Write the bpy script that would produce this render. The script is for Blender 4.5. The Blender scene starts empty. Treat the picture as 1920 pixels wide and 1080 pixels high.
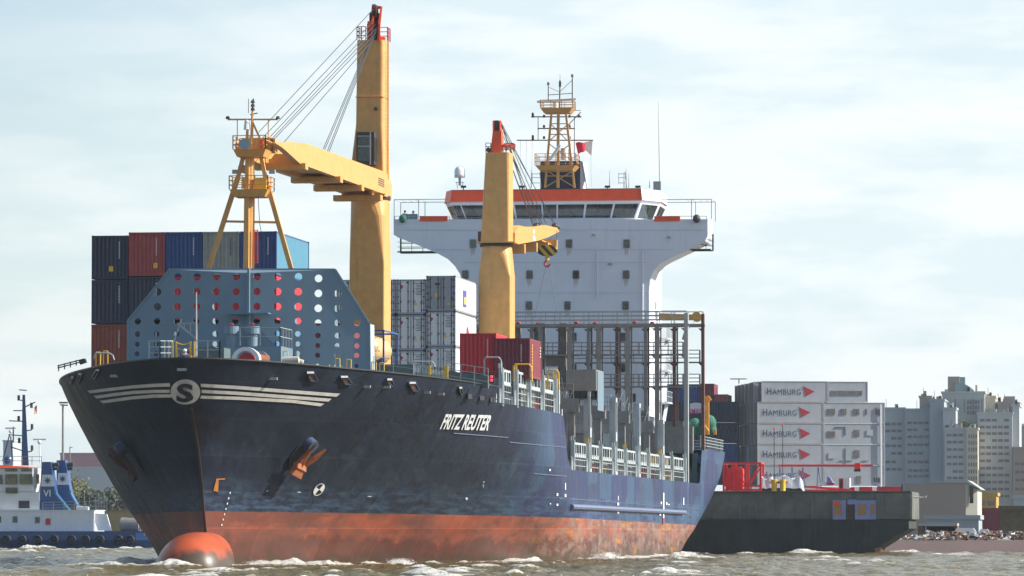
import bpy, bmesh, math, random
import numpy as np
from mathutils import Vector, Matrix
from mathutils.bvhtree import BVHTree
random.seed(7)
rng = np.random.default_rng(7)
R = math.radians
scene = bpy.context.scene
COL = scene.collection

# ------------------------------------------------------------ camera
FPX, PSI, HOR = 9162.44, 0.1354587, 998.0
CAM = Vector((57.488, -280.446, 1.9))
PHI = math.atan((HOR - 540) / FPX)
FW = Vector((-math.sin(PSI) * math.cos(PHI), math.cos(PSI) * math.cos(PHI), math.sin(PHI)))
RT = Vector((math.cos(PSI), math.sin(PSI), 0))
UP = RT.cross(FW)
cd = bpy.data.cameras.new('camera')
cam = bpy.data.objects.new('camera', cd)
COL.objects.link(cam)
cd.sensor_width = 36
cd.lens = 36 * FPX / 1920
cd.clip_start = 1
cd.clip_end = 60000
cam.matrix_world = Matrix(((RT.x, UP.x, -FW.x, CAM.x), (RT.y, UP.y, -FW.y, CAM.y), (RT.z, UP.z, -FW.z, CAM.z), (0, 0, 0, 1)))
scene.camera = cam

# ------------------------------------------------------------ world, sun, exposure
SUN_EL, SUN_AZ = 34, 3          # azimuth measured from +X towards +Y
w = bpy.data.worlds.new("World")
scene.world = w
w.use_nodes = True
nt = w.node_tree
nt.nodes.clear()
N = nt.nodes.new
out = N('ShaderNodeOutputWorld')
bg = N('ShaderNodeBackground')
sky = N('ShaderNodeTexSky')
sky.sky_type = 'NISHITA'
sky.sun_disc = False
sky.sun_elevation = R(SUN_EL)
sky.sun_rotation = R(90 - SUN_AZ)
sky.air_density = 1.0
sky.dust_density = 1.0
sky.ozone_density = 2.0
tc = N('ShaderNodeTexCoord')
mp = N('ShaderNodeMapping')
mp.inputs['Scale'].default_value = (5, 5, 17)
mp.inputs['Location'].default_value = (1.3, 0.2, 0.7)
no = N('ShaderNodeTexNoise')
no.inputs['Scale'].default_value = 1.5
no.inputs['Detail'].default_value = 9
no.inputs['Roughness'].default_value = 0.5
no.inputs['Distortion'].default_value = 0.35
cr = N('ShaderNodeValToRGB')
cr.color_ramp.elements[0].position = 0.3
cr.color_ramp.elements[0].color = (.7, .7, .7, 1)
cr.color_ramp.elements[1].position = 0.6
cr.color_ramp.elements[1].color = (.92, .92, .92, 1)
mp2 = N('ShaderNodeMapping')
mp2.inputs['Scale'].default_value = (11, 11, 45)
mp2.inputs['Location'].default_value = (5.3, 2.2, 1.7)
no2 = N('ShaderNodeTexNoise')
no2.inputs['Scale'].default_value = 2.0
no2.inputs['Detail'].default_value = 8
no2.inputs['Roughness'].default_value = 0.55
cc = N('ShaderNodeValToRGB')      # cloud tone, lighter and greyer patches
cc.color_ramp.elements[0].position = 0.42
cc.color_ramp.elements[0].color = (5.2, 6.0, 6.3, 1)
cc.color_ramp.elements[1].position = 0.6
cc.color_ramp.elements[1].color = (6.5, 6.85, 6.95, 1)
mx = N('ShaderNodeMix')
mx.data_type = 'RGBA'
L = nt.links.new
L(tc.outputs['Generated'], mp.inputs[0]); L(mp.outputs[0], no.inputs[0]); L(no.outputs[0], cr.inputs[0])
L(tc.outputs['Generated'], mp2.inputs[0]); L(mp2.outputs[0], no2.inputs[0]); L(no2.outputs[0], cc.inputs[0])
vd = N('ShaderNodeVectorMath')
vd.operation = 'DISTANCE'
_r = (FW * FPX + RT * (-260 - 960) - UP * (-160 - 540)).normalized()
vd.inputs[1].default_value = _r
L(tc.outputs['Generated'], vd.inputs[0])
vr = N('ShaderNodeMapRange')
vr.inputs[1].default_value = .0
vr.inputs[2].default_value = .13
vr.inputs[3].default_value = .25
vr.inputs[4].default_value = 1.0
vr.interpolation_type = 'SMOOTHSTEP'
L(vd.outputs['Value'], vr.inputs[0])
vm = N('ShaderNodeMath')
vm.operation = 'MULTIPLY'
sy = N('ShaderNodeSeparateXYZ')
L(tc.outputs['Generated'], sy.inputs[0])
ya = N('ShaderNodeMapRange')
ya.inputs[1].default_value = .15
ya.inputs[2].default_value = .85
ya.inputs[3].default_value = .03
ya.inputs[4].default_value = 1.0
L(sy.outputs[1], ya.inputs[0])
vn = N('ShaderNodeMath')
vn.operation = 'MULTIPLY'
L(cr.outputs[0], vn.inputs[0]); L(ya.outputs[0], vn.inputs[1])
L(vn.outputs[0], vm.inputs[0]); L(vr.outputs[0], vm.inputs[1])
L(vm.outputs[0], mx.inputs[0]); L(sky.outputs[0], mx.inputs[6]); L(cc.outputs[0], mx.inputs[7])
L(mx.outputs[2], bg.inputs[0]); L(bg.outputs[0], out.inputs[0])
bg.inputs[1].default_value = 0.1
sd = bpy.data.lights.new('sun', 'SUN')
sd.energy = 4.6
sd.angle = R(0.5)
sd.color = (1, .95, .86)
so = bpy.data.objects.new('sun', sd)
COL.objects.link(so)
so.location = (200, 0, 200)
sdir = Vector((math.cos(R(SUN_EL)) * math.cos(R(SUN_AZ)), math.cos(R(SUN_EL)) * math.sin(R(SUN_AZ)), math.sin(R(SUN_EL))))
so.rotation_euler = sdir.to_track_quat('Z', 'Y').to_euler()
scene.view_settings.view_transform = 'Standard'
scene.view_settings.look = 'None'
scene.view_settings.gamma = 1
scene.view_settings.exposure = 0.68
scene.cycles.max_bounces = 6
scene.cycles.volume_bounces = 0
scene.cycles.volume_max_steps = 64
scene.cycles.use_denoising = True


# ------------------------------------------------------------ measuring helpers
def ray(px, py):
    return (FW * FPX + RT * (px - 960) - UP * (py - 540))


def at(px, py, Y=None, X=None, Z=None):
    r = ray(px, py)
    t = (Y - CAM.y) / r.y if Y is not None else ((X - CAM.x) / r.x if X is not None else (Z - CAM.z) / r.z)
    return CAM + r * t


def xpx(x, y, z=15):
    d = Vector((x, y, z)) - CAM
    return 960 + FPX * d.dot(RT) / d.dot(FW)


# ------------------------------------------------------------ materials
def srgb(r, g, b):
    f = lambda c: ((c / 255) / 12.92 if c <= 10 else (((c / 255) + .055) / 1.055) ** 2.4)
    return (f(r), f(g), f(b), 1)


def mat(name, col, rough=.5, metal=0, var=.18, scale=1.5, streak=.0, streak_col=(.18, .08, .03, 1), bump=0.0, spec=.5):
    m = bpy.data.materials.new(name)
    m.use_nodes = True
    t = m.node_tree
    n = t.nodes.new
    l = t.links.new
    b = t.nodes['Principled BSDF']
    b.inputs['Roughness'].default_value = rough
    b.inputs['Metallic'].default_value = metal
    b.inputs['Specular IOR Level'].default_value = spec
    col = (*col[:3], 1)
    c = n('ShaderNodeTexCoord')
    nz = n('ShaderNodeTexNoise')
    nz.inputs['Scale'].default_value = scale
    nz.inputs['Detail'].default_value = 6
    nz.inputs['Roughness'].default_value = .65
    l(c.outputs['Object'], nz.inputs[0])
    mr = n('ShaderNodeMapRange')
    mr.inputs[1].default_value = .25
    mr.inputs[2].default_value = .75
    mr.inputs[3].default_value = 1 - var
    mr.inputs[4].default_value = 1 + var
    l(nz.outputs[0], mr.inputs[0])
    mu = n('ShaderNodeMix')
    mu.data_type = 'RGBA'
    mu.blend_type = 'MULTIPLY'
    mu.inputs[0].default_value = 1
    mu.inputs[6].default_value = col
    l(mr.outputs[0], mu.inputs[7])
    last = mu.outputs[2]
    if streak > 0:
        mp = n('ShaderNodeMapping')
        mp.inputs['Scale'].default_value = (2.2, 2.2, .18)
        l(c.outputs['Object'], mp.inputs[0])
        n2 = n('ShaderNodeTexNoise')
        n2.inputs['Scale'].default_value = 1.6
        n2.inputs['Detail'].default_value = 5
        l(mp.outputs[0], n2.inputs[0])
        r2 = n('ShaderNodeMapRange')
        r2.inputs[1].default_value = .55
        r2.inputs[2].default_value = .78
        r2.inputs[4].default_value = streak
        l(n2.outputs[0], r2.inputs[0])
        m2 = n('ShaderNodeMix')
        m2.data_type = 'RGBA'
        m2.inputs[7].default_value = (*streak_col[:3], 1)
        l(r2.outputs[0], m2.inputs[0])
        l(last, m2.inputs[6])
        last = m2.outputs[2]
    l(last, b.inputs['Base Color'])
    if bump:
        bp = n('ShaderNodeBump')
        bp.inputs['Strength'].default_value = bump
        bp.inputs['Distance'].default_value = .05
        l(nz.outputs[0], bp.inputs['Height'])
        l(bp.outputs[0], b.inputs['Normal'])
    return m


M = {}
M['yellow'] = mat('crane_yellow', (.64, .335, .095), .5, streak=.5, streak_col=(.34, .17, .05), var=.14)
M['orange'] = mat('signal_orange', (.82, .085, .012), .45, var=.12, streak=.2)
M['red'] = mat('red_paint', (.5, .02, .03), .45, var=.15, streak=.15, streak_col=(.15, .02, .02))
M['maroon'] = mat('maroon_paint', (.19, .025, .04), .5, var=.2, streak=.2, streak_col=(.08, .02, .02))
M['rustred'] = mat('faded_red_paint', (.36, .06, .055), .5, var=.25, streak=.35)
M['brick'] = mat('brick_red_paint', (.26, .055, .03), .5, var=.25, streak=.35)
M['navy'] = mat('navy_paint', (.022, .028, .055), .45, var=.2, streak=.2, streak_col=(.08, .05, .04))
M['blue'] = mat('blue_paint', (.02, .06, .2), .45, var=.2, streak=.15, streak_col=(.1, .06, .04))
M['lightblue'] = mat('light_blue_paint', (.075, .25, .36), .45, var=.12, streak=.15, streak_col=(.2, .1, .06))
M['beige'] = mat('weathered_grey_paint', (.30, .30, .27), .55, var=.2, streak=.5, streak_col=(.22, .13, .05))
M['white'] = mat('white_paint', (.70, .71, .73), .4, var=.06, scale=.6, streak=.16, streak_col=(.45, .38, .3))
M['wall_white'] = mat('superstructure_white', (.70, .74, .82), .4, var=.06, scale=.4, streak=.3, streak_col=(.52, .47, .42))
M['reefer'] = mat('reefer_white', (.66, .66, .66), .4, var=.1, streak=.3, streak_col=(.35, .3, .24))
M['reefer_grey'] = mat('reefer_grey', (.30, .31, .33), .4, var=.12, streak=.3, streak_col=(.2, .17, .14))
M['dark'] = mat('dark_steel', (.03, .032, .035), .5, var=.3)
M['black'] = mat('black_rubber', (.012, .012, .014), .6)
M['wire'] = mat('wire_rope', (.07, .075, .09), .4, metal=.4)
M['greyblue'] = mat('grey_blue_paint', (.15, .225, .285), .5, var=.1, scale=.5, streak=.14, streak_col=(.2, .14, .1))
M['deckgrey'] = mat('deck_grey', (.16, .17, .17), .6, var=.25, streak=.4, streak_col=(.16, .09, .05))
M['framegrey'] = mat('frame_grey', (.215, .21, .20), .6, var=.25, streak=.6, streak_col=(.13, .06, .035))
M['framerust'] = mat('frame_rust', (.12, .05, .04), .65, var=.3, streak=.5, streak_col=(.2, .06, .03))
M['railgrey'] = mat('rail_white', (.33, .36, .36), .5, var=.15, streak=.3)
M['stanchion'] = mat('stanchion_white', (.42, .47, .48), .5, var=.2, streak=.6, streak_col=(.16, .12, .09))
M['deckgreen'] = mat('deck_greenish', (.10, .14, .14), .6, var=.2)
M['rust'] = mat('rust', (.30, .10, .04), .7, var=.35, scale=3)
M['ropeyellow'] = mat('rail_yellow', (.75, .45, .04), .5)
M['green'] = mat('green_net', (.02, .13, .085), .8, var=.6, scale=5, bump=.9)
M['skin'] = mat('skin', (.45, .25, .18), .6, var=.05)
M['overall'] = mat('navy_overall', (.03, .04, .10), .8)
M['hivis'] = mat('orange_jacket', (.9, .16, .03), .7)
M['plastic_white'] = mat('white_plastic', (.8, .8, .8), .35, var=.03)
M['tugblue'] = mat('tug_blue', (.025, .075, .22), .35, var=.12, streak=.15)
M['tugwhite'] = mat('tug_white', (.66, .68, .68), .4, var=.07, streak=.2, streak_col=(.3, .2, .15))
M['tarp'] = mat('white_tarp', (.62, .64, .68), .6, var=.1, bump=.6)
M['bargehull'] = mat('barge_hull', (.035, .037, .035), .8, var=.45, scale=.5, streak=.35, streak_col=(.085, .08, .07))
M['bargewall'] = mat('barge_concrete', (.12, .125, .11), .75, var=.5, scale=.5, streak=.75, streak_col=(.04, .045, .04))
M['boothblue'] = mat('booth_blue', (.22, .27, .50), .6)
M['brown'] = mat('brown_door', (.06, .03, .025), .6)
M['tan'] = mat('tan_blind', (.35, .2, .09), .7)
M['beigewall'] = mat('beige_wall', (.32, .26, .21), .7, var=.05, scale=.2)
M['cream'] = mat('cream_wall', (.48, .46, .38), .7, var=.06)
M['mudwall'] = mat('mud_wall', (.13, .10, .055), .8, var=.3, streak=.4, streak_col=(.05, .04, .03))
M['concrete'] = mat('grey_concrete', (.39, .42, .43), .8, var=.08, scale=.08)
M['concrete_blue'] = mat('blue_grey_panel', (.31, .35, .38), .8, var=.07, scale=.08)
M['concrete_light'] = mat('light_concrete', (.36, .37, .34), .8, var=.08, scale=.1)
M['citycream'] = mat('cream_block', (.52, .47, .36), .8, var=.06)
M['winband'] = mat('window_band', (.17, .145, .13), .4, var=.5, scale=1.2)
M['ochre'] = mat('ochre_wall', (.45, .27, .05), .7)
M['quay'] = mat('quay_brown', (.14, .095, .085), .85, var=.15, scale=.3)
M['wood'] = mat('old_wood', (.13, .085, .05), .85, var=.3)
M['glassgrey'] = mat('roof_glass', (.2, .28, .3), .25, var=.1)


def glass(name, col, rough=.08):
    m = bpy.data.materials.new(name)
    m.use_nodes = True
    b = m.node_tree.nodes['Principled BSDF']
    b.inputs['Base Color'].default_value = (*col, 1)
    b.inputs['Roughness'].default_value = rough
    b.inputs['Specular IOR Level'].default_value = .8
    t = m.node_tree
    c = t.nodes.new('ShaderNodeTexCoord')
    nz = t.nodes.new('ShaderNodeTexNoise')
    nz.inputs['Scale'].default_value = .9
    nz.inputs['Detail'].default_value = 3
    t.links.new(c.outputs['Object'], nz.inputs[0])
    cr = t.nodes.new('ShaderNodeValToRGB')
    cr.color_ramp.elements[0].position = .42
    cr.color_ramp.elements[0].color = (*[v * .5 for v in col], 1)
    cr.color_ramp.elements[1].position = .6
    cr.color_ramp.elements[1].color = (*[v * 1.6 for v in col], 1)
    t.links.new(nz.outputs[0], cr.inputs[0])
    t.links.new(cr.outputs[0], b.inputs['Base Color'])
    return m


M['glass'] = glass('dark_glass', (.02, .03, .03))
M['port'] = glass('porthole_glass', (.035, .045, .05), .15)


def emit(name, col, s):
    m = bpy.data.materials.new(name)
    m.use_nodes = True
    b = m.node_tree.nodes['Principled BSDF']
    b.inputs['Base Color'].default_value = (*col, 1)
    b.inputs['Emission Color'].default_value = (*col, 1)
    b.inputs['Emission Strength'].default_value = s
    return m


M['redlamp'] = emit('red_lamp', (1, .02, .05), 2.0)


def stripes(name, c1, c2, freq, diag=True):
    m = bpy.data.materials.new(name)
    m.use_nodes = True
    t = m.node_tree
    c = t.nodes.new('ShaderNodeTexCoord')
    mp = t.nodes.new('ShaderNodeMapping')
    mp.inputs['Rotation'].default_value = (0, R(42), 0)
    wv = t.nodes.new('ShaderNodeTexWave')
    wv.inputs['Scale'].default_value = freq
    wv.bands_direction = 'X'
    cr = t.nodes.new('ShaderNodeValToRGB')
    cr.color_ramp.interpolation = 'CONSTANT'
    cr.color_ramp.elements[0].color = (*c1, 1)
    cr.color_ramp.elements[1].color = (*c2, 1)
    cr.color_ramp.elements[1].position = .5
    t.links.new(c.outputs['Object'], mp.inputs[0])
    t.links.new(mp.outputs[0], wv.inputs[0])
    t.links.new(wv.outputs[0], cr.inputs[0])
    t.links.new(cr.outputs[0], t.nodes['Principled BSDF'].inputs['Base Color'])
    return m


# ------------------------------------------------------------ mesh helpers
class MB:
    def __init__(s):
        s.v = []
        s.f = []
        s.r = []

    def add(s, vs, fs):
        k = len(s.v)
        s.r.append((k, k + len(vs), len(s.f), len(s.f) + len(fs)))
        s.v += [tuple(v) for v in vs]
        s.f += [tuple(i + k for i in f) for f in fs]
        return s

    def box(s, x0, x1, y0, y1, z0, z1):
        return s.add([(x0, y0, z0), (x1, y0, z0), (x1, y1, z0), (x0, y1, z0), (x0, y0, z1), (x1, y0, z1), (x1, y1, z1), (x0, y1, z1)],
                     [(0, 3, 2, 1), (4, 5, 6, 7), (0, 1, 5, 4), (1, 2, 6, 5), (2, 3, 7, 6), (3, 0, 4, 7)])

    def bar(s, p, q, w, h=None):
        p = Vector(p); q = Vector(q)
        h = h or w
        d = (q - p)
        if d.length < 1e-6:
            return s
        d.normalize()
        a = Vector((0, 0, 1)) if abs(d.z) < .9 else Vector((0, 1, 0))
        u = d.cross(a).normalized() * (w / 2)
        v = u.cross(d).normalized() * (h / 2)
        vs = [p - u - v, p + u - v, p + u + v, p - u + v, q - u - v, q + u - v, q + u + v, q - u + v]
        return s.add(vs, [(0, 1, 2, 3), (7, 6, 5, 4), (0, 4, 5, 1), (1, 5, 6, 2), (2, 6, 7, 3), (3, 7, 4, 0)])

    def tube(s, p, q, r, r2=None, n=8):
        p = Vector(p); q = Vector(q)
        r2 = r if r2 is None else r2
        d = (q - p).normalized()
        a = Vector((0, 0, 1)) if abs(d.z) < .9 else Vector((0, 1, 0))
        u = d.cross(a).normalized()
        v = u.cross(d).normalized()
        vs = []
        for c, rr in ((p, r), (q, r2)):
            for i in range(n):
                t = 2 * math.pi * i / n
                vs.append(c + (u * math.cos(t) + v * math.sin(t)) * rr)
        fs = [(i, (i + 1) % n, n + (i + 1) % n, n + i) for i in range(n)]
        fs += [tuple(range(n))[::-1], tuple(range(n, 2 * n))]
        return s.add(vs, fs)

    def path(s, pts, r, n=6):
        for a, b in zip(pts[:-1], pts[1:]):
            s.tube(a, b, r, n=n)
        return s

    def prism(s, pts, off):
        n = len(pts)
        off = Vector(off)
        vs = [Vector(p) for p in pts] + [Vector(p) + off for p in pts]
        fs = [tuple(range(n)), tuple(range(n, 2 * n))[::-1]] + [(i, n + i, n + (i + 1) % n, (i + 1) % n) for i in range(n)]
        return s.add(vs, fs)

    def ball(s, c, rx, ry=None, rz=None, nu=14, nv=9):
        ry = ry or rx
        rz = rz or rx
        vs = [(c[0], c[1], c[2] - rz)]
        for j in range(1, nv):
            a = -math.pi / 2 + math.pi * j / nv
            for i in range(nu):
                t = 2 * math.pi * i / nu
                vs.append((c[0] + rx * math.cos(a) * math.cos(t), c[1] + ry * math.cos(a) * math.sin(t), c[2] + rz * math.sin(a)))
        vs.append((c[0], c[1], c[2] + rz))
        fs = [(0, 1 + (i + 1) % nu, 1 + i) for i in range(nu)]
        for j in range(nv - 2):
            for i in range(nu):
                a = 1 + j * nu
                fs.append((a + i, a + (i + 1) % nu, a + nu + (i + 1) % nu, a + nu + i))
        a = 1 + (nv - 2) * nu
        fs += [(a + i, a + (i + 1) % nu, len(vs) - 1) for i in range(nu)]
        return s.add(vs, fs)

    def loft(s, rings, caps=True):
        n = len(rings[0])
        vs = [p for r in rings for p in r]
        fs = []
        for j in range(len(rings) - 1):
            for i in range(n):
                fs.append((j * n + i, j * n + (i + 1) % n, (j + 1) * n + (i + 1) % n, (j + 1) * n + i))
        if caps:
            fs.append(tuple(range(n))[::-1])
            fs.append(tuple(range((len(rings) - 1) * n, len(rings) * n)))
        return s.add(vs, fs)

    def rail(s, pts, h=1.1, n=3, step=1.5, r=.03):
        pts = [Vector(p) for p in pts]
        for a, b in zip(pts[:-1], pts[1:]):
            k = max(1, round((b - a).length / step))
            for i in range(k + 1):
                p = a.lerp(b, i / k)
                s.bar(p, p + Vector((0, 0, h)), r * 2)
            for j in range(1, n + 1):
                o = Vector((0, 0, h * j / n))
                s.bar(a + o, b + o, r * 1.7)
        return s

    def split(s, name, m, parent=None, tol=.02, **kw):
        """one object per cluster of touching pieces"""
        V = np.array(s.v)
        bbx = [(V[a:b].min(0) - tol, V[a:b].max(0) + tol) for a, b, _, _ in s.r]
        n = len(bbx)
        par = list(range(n))

        def find(i):
            while par[i] != i:
                i = par[i]
            return i
        for i in range(n):
            for j in range(i + 1, n):
                if (bbx[i][0] <= bbx[j][1]).all() and (bbx[j][0] <= bbx[i][1]).all():
                    par[find(i)] = find(j)
        gr = {}
        for i in range(n):
            gr.setdefault(find(i), []).append(i)
        res = []
        for g in gr.values():
            q = MB()
            for i in g:
                a, b, c, d = s.r[i]
                q.add(s.v[a:b], [tuple(k - a for k in f) for f in s.f[c:d]])
            res.append(q.build(name, m, parent, **kw))
        return res

    def build(s, name, m, parent=None, smooth=False, bevel=0, label=None, recalc=True):
        off = Vector((0, 0, 0))
        q = parent
        while q is not None:
            off += Vector(q.location)
            q = q.parent
        me = bpy.data.meshes.new(name)
        me.from_pydata([(v[0] - off.x, v[1] - off.y, v[2] - off.z) for v in s.v], [], s.f)
        if recalc:
            bm = bmesh.new()
            bm.from_mesh(me)
            bmesh.ops.recalc_face_normals(bm, faces=bm.faces)
            if bevel:
                bmesh.ops.bevel(bm, geom=[e for e in bm.edges if len(e.link_faces) == 2 and e.calc_face_angle(0) > .6], offset=bevel, segments=2, affect='EDGES')
            bm.to_mesh(me)
            bm.free()
        if smooth:
            for p in me.polygons:
                p.use_smooth = True
        me.materials.append(M[m] if isinstance(m, str) else m)
        me.update()
        o = bpy.data.objects.new(name, me)
        COL.objects.link(o)
        if parent is not None:
            o.parent = parent
        if label:
            o['label'] = label
        return o


def thing(name, label, cat, loc, group=None):
    o = bpy.data.objects.new(name, None)
    COL.objects.link(o)
    o.location = loc
    o.empty_display_size = .5
    o['label'] = label
    o['category'] = cat
    if group:
        o['group'] = group
    return o


def tag(o, label, cat, group=None):
    o['label'] = label
    o['category'] = cat
    if group:
        o['group'] = group
    return o


def struct(o):
    o['kind'] = 'structure'
    return o


def recenter(o):
    """put a single mesh thing's origin at its base"""
    me = o.data
    n = len(me.vertices)
    a = np.empty(n * 3)
    me.vertices.foreach_get('co', a)
    a = a.reshape(-1, 3)
    c = Vector(((a[:, 0].min() + a[:, 0].max()) / 2, (a[:, 1].min() + a[:, 1].max()) / 2, a[:, 2].min()))
    me.transform(Matrix.Translation(-c))
    o.location = c
    return o


def copy_tree(o, parent=None):
    c = o.copy()
    COL.objects.link(c)
    c.parent = parent
    for ch in list(o.children):
        copy_tree(ch, c)
    return c


def text_mesh(s, bold=0.0, spacing=1.0):
    """outline of s as 2D triangles, cap height about .7; returns verts, faces, width"""
    cu = bpy.data.curves.new('t', 'FONT')
    cu.body = s
    cu.offset = bold
    cu.space_character = spacing
    cu.resolution_u = 3
    o = bpy.data.objects.new('t', cu)
    COL.objects.link(o)
    dg = bpy.context.evaluated_depsgraph_get()
    me = bpy.data.meshes.new_from_object(o.evaluated_get(dg))
    vs = [(v.co.x, v.co.y) for v in me.vertices]
    fs = [tuple(p.vertices) for p in me.polygons]
    bpy.data.objects.remove(o)
    bpy.data.curves.remove(cu)
    bpy.data.meshes.remove(me)
    xs = [v[0] for v in vs]
    ys = [v[1] for v in vs]
    x0, x1, y0, y1 = min(xs), max(xs), min(ys), max(ys)
    return [((x - x0) / (x1 - x0), (y - y0) / (y1 - y0)) for x, y in vs], fs, (x1 - x0) / (y1 - y0)


def text_on(s, origin, right, up, h, name, m, parent, bold=0, width=None, label=None, spacing=1.0):
    vs, fs, asp = text_mesh(s, bold, spacing)
    o = Vector(origin)
    right = Vector(right).normalized() * (width or asp * h)
    up = Vector(up).normalized() * h
    return MB().add([o + right * u + up * v for u, v in vs], fs).build(name, m, parent, recalc=False, label=label)


# ============================================================ SHIP
ship = thing('container_ship', 'large dark blue container ship with red underbody and two yellow deck cranes', 'ship', (0, 90, 0))

HB = 15.0
# level: z, stem Y, starboard silhouette px at this level, exponents a,b, start of the run aft, deck end
LV = [(-2.0, 7.5, 318, 1.6, .95, 120, 165),
      (0.0, 7.0, 300, 1.6, .95, 131, 172),
      (1.2, 6.5, 283, 1.65, .93, 138, 176),
      (2.2, 6.0, 264, 1.7, .92, 146, 179),
      (3.3, 5.4, 243, 1.7, .9, 153, 182),
      (5.0, 4.8, 212, 1.75, .85, 164, 184.5),
      (7.0, 3.7, 178, 1.8, .78, 174, 185.5),
      (9.0, 1.9, 146, 1.9, .7, 179, 186.5),
      (10.6, .9, 122, 1.95, .65, 181, 187),
      (12.4, -.2, 100, 2.0, .6, 181, 187)]


def bfun(t, a, b):
    t = min(max(t, 0), 1)
    return HB * (1 - (1 - t) ** a) ** b


LVX = []
for z, st, sil, a, b, ya, ye in LV:
    lo, hi = 15., 160.
    for _ in range(40):
        Lm = (lo + hi) / 2
        mn = min(xpx(-bfun(u / 60, a, b), st + Lm * u / 60, z) for u in range(61))
        if mn < sil:
            lo = Lm
        else:
            hi = Lm
    LVX.append((z, st, Lm, a, b, ya, ye))


def lv(z):
    zs = [q[0] for q in LVX]
    z = min(max(z, zs[0]), zs[-1])
    for i in range(len(zs) - 1):
        if z <= zs[i + 1]:
            t = (z - zs[i]) / (zs[i + 1] - zs[i])
            return [LVX[i][k] * (1 - t) + LVX[i + 1][k] * t for k in range(7)]


def beam_at(Y, z):
    _, st, Ln, a, b, ya, ye = lv(z)
    if Y < st:
        return 0
    v = bfun((Y - st) / Ln, a, b)
    if Y > ya:
        v = min(v, HB * max(0, 1 - ((Y - ya) / (ye - ya + 14)) ** 2.2))
    return v


lo_, hi_ = 15., 56.
for _ in range(40):
    YSTEP = (lo_ + hi_) / 2
    if xpx(beam_at(YSTEP, 11), YSTEP, 11) < 930:
        lo_ = YSTEP
    else:
        hi_ = YSTEP
print('step', YSTEP, [round(xpx(beam_at(y, 10), y, 10)) for y in (10, 20, 30, 40, 50, 56)])


def ztop(Y):
    pts = [(0, 12.06), (8, 11.72), (15, 11.55), (22, 11.4), (YSTEP - .1, 11.22), (YSTEP + .1, 10.27), (YSTEP + 12, 10.15), (56.2, 10.12), (58.0, 9.9), (59.4, 8.4), (60.2, 7.2), (62.4, 6.3), (155.2, 6.25), (156.6, 6.4), (158.0, 9.3), (158.4, 9.45), (190, 9.5)]
    for (a, za), (b, zb) in zip(pts[:-1], pts[1:]):
        if Y <= b:
            return za + (zb - za) * (Y - a) / (b - a)
    return 9.5


ys = sorted(set([0, .25, .6, 1.1, 1.8, 2.6, 3.6, 4.8, 6, 7.5, 9, 11, 13, 15, 17, 19, 21, 23.0, YSTEP - 1, YSTEP - .1, YSTEP + .1, 25, 27.5, 36, 40, 45, 50, 56.2, 57.2, 58, 58.8, 59.4, 60.2, 61.2, 62.4,
                 66, 72, 80, 90, 100, 110, 120, 128, 136, 142, 148, 152, 155.2, 156.6, 157.3, 158.0, 158.4, 161, 164, 167, 170, 173, 176, 179, 181, 183, 185, 186, 187]))
NZ = 26


def hull_pt(Y, j, side, inset=0):
    zt = ztop(Y)
    z = -2 + (zt + 2) * j / NZ
    _, st, Ln, a, b, ya, ye = lv(z)
    u = Y
    if Y < 60:
        Yr = st + (60 - st) * (Y / 60)
    elif Y > 140:
        Yr = 140 + (ye - 140) * (Y - 140) / 47
    else:
        Yr = Y
    B = beam_at(Yr, z)
    return Vector((side * max(B - inset, 0), Yr, z))


hv, hf = [], []
for side in (1, -1):
    base = len(hv)
    for Y in ys:
        for j in range(NZ + 1):
            hv.append(hull_pt(Y, j, side))
    for i in range(len(ys) - 1):
        for j in range(NZ):
            a = base + i * (NZ + 1) + j
            q = (a, a + NZ + 1, a + NZ + 2, a + 1)
            hf.append(q if side == 1 else q[::-1])
nn = len(ys) * (NZ + 1)
last = (len(ys) - 1) * (NZ + 1)
for j in range(NZ):
    hf.append((last + j, nn + last + j, nn + last + j + 1, last + j + 1))


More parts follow.
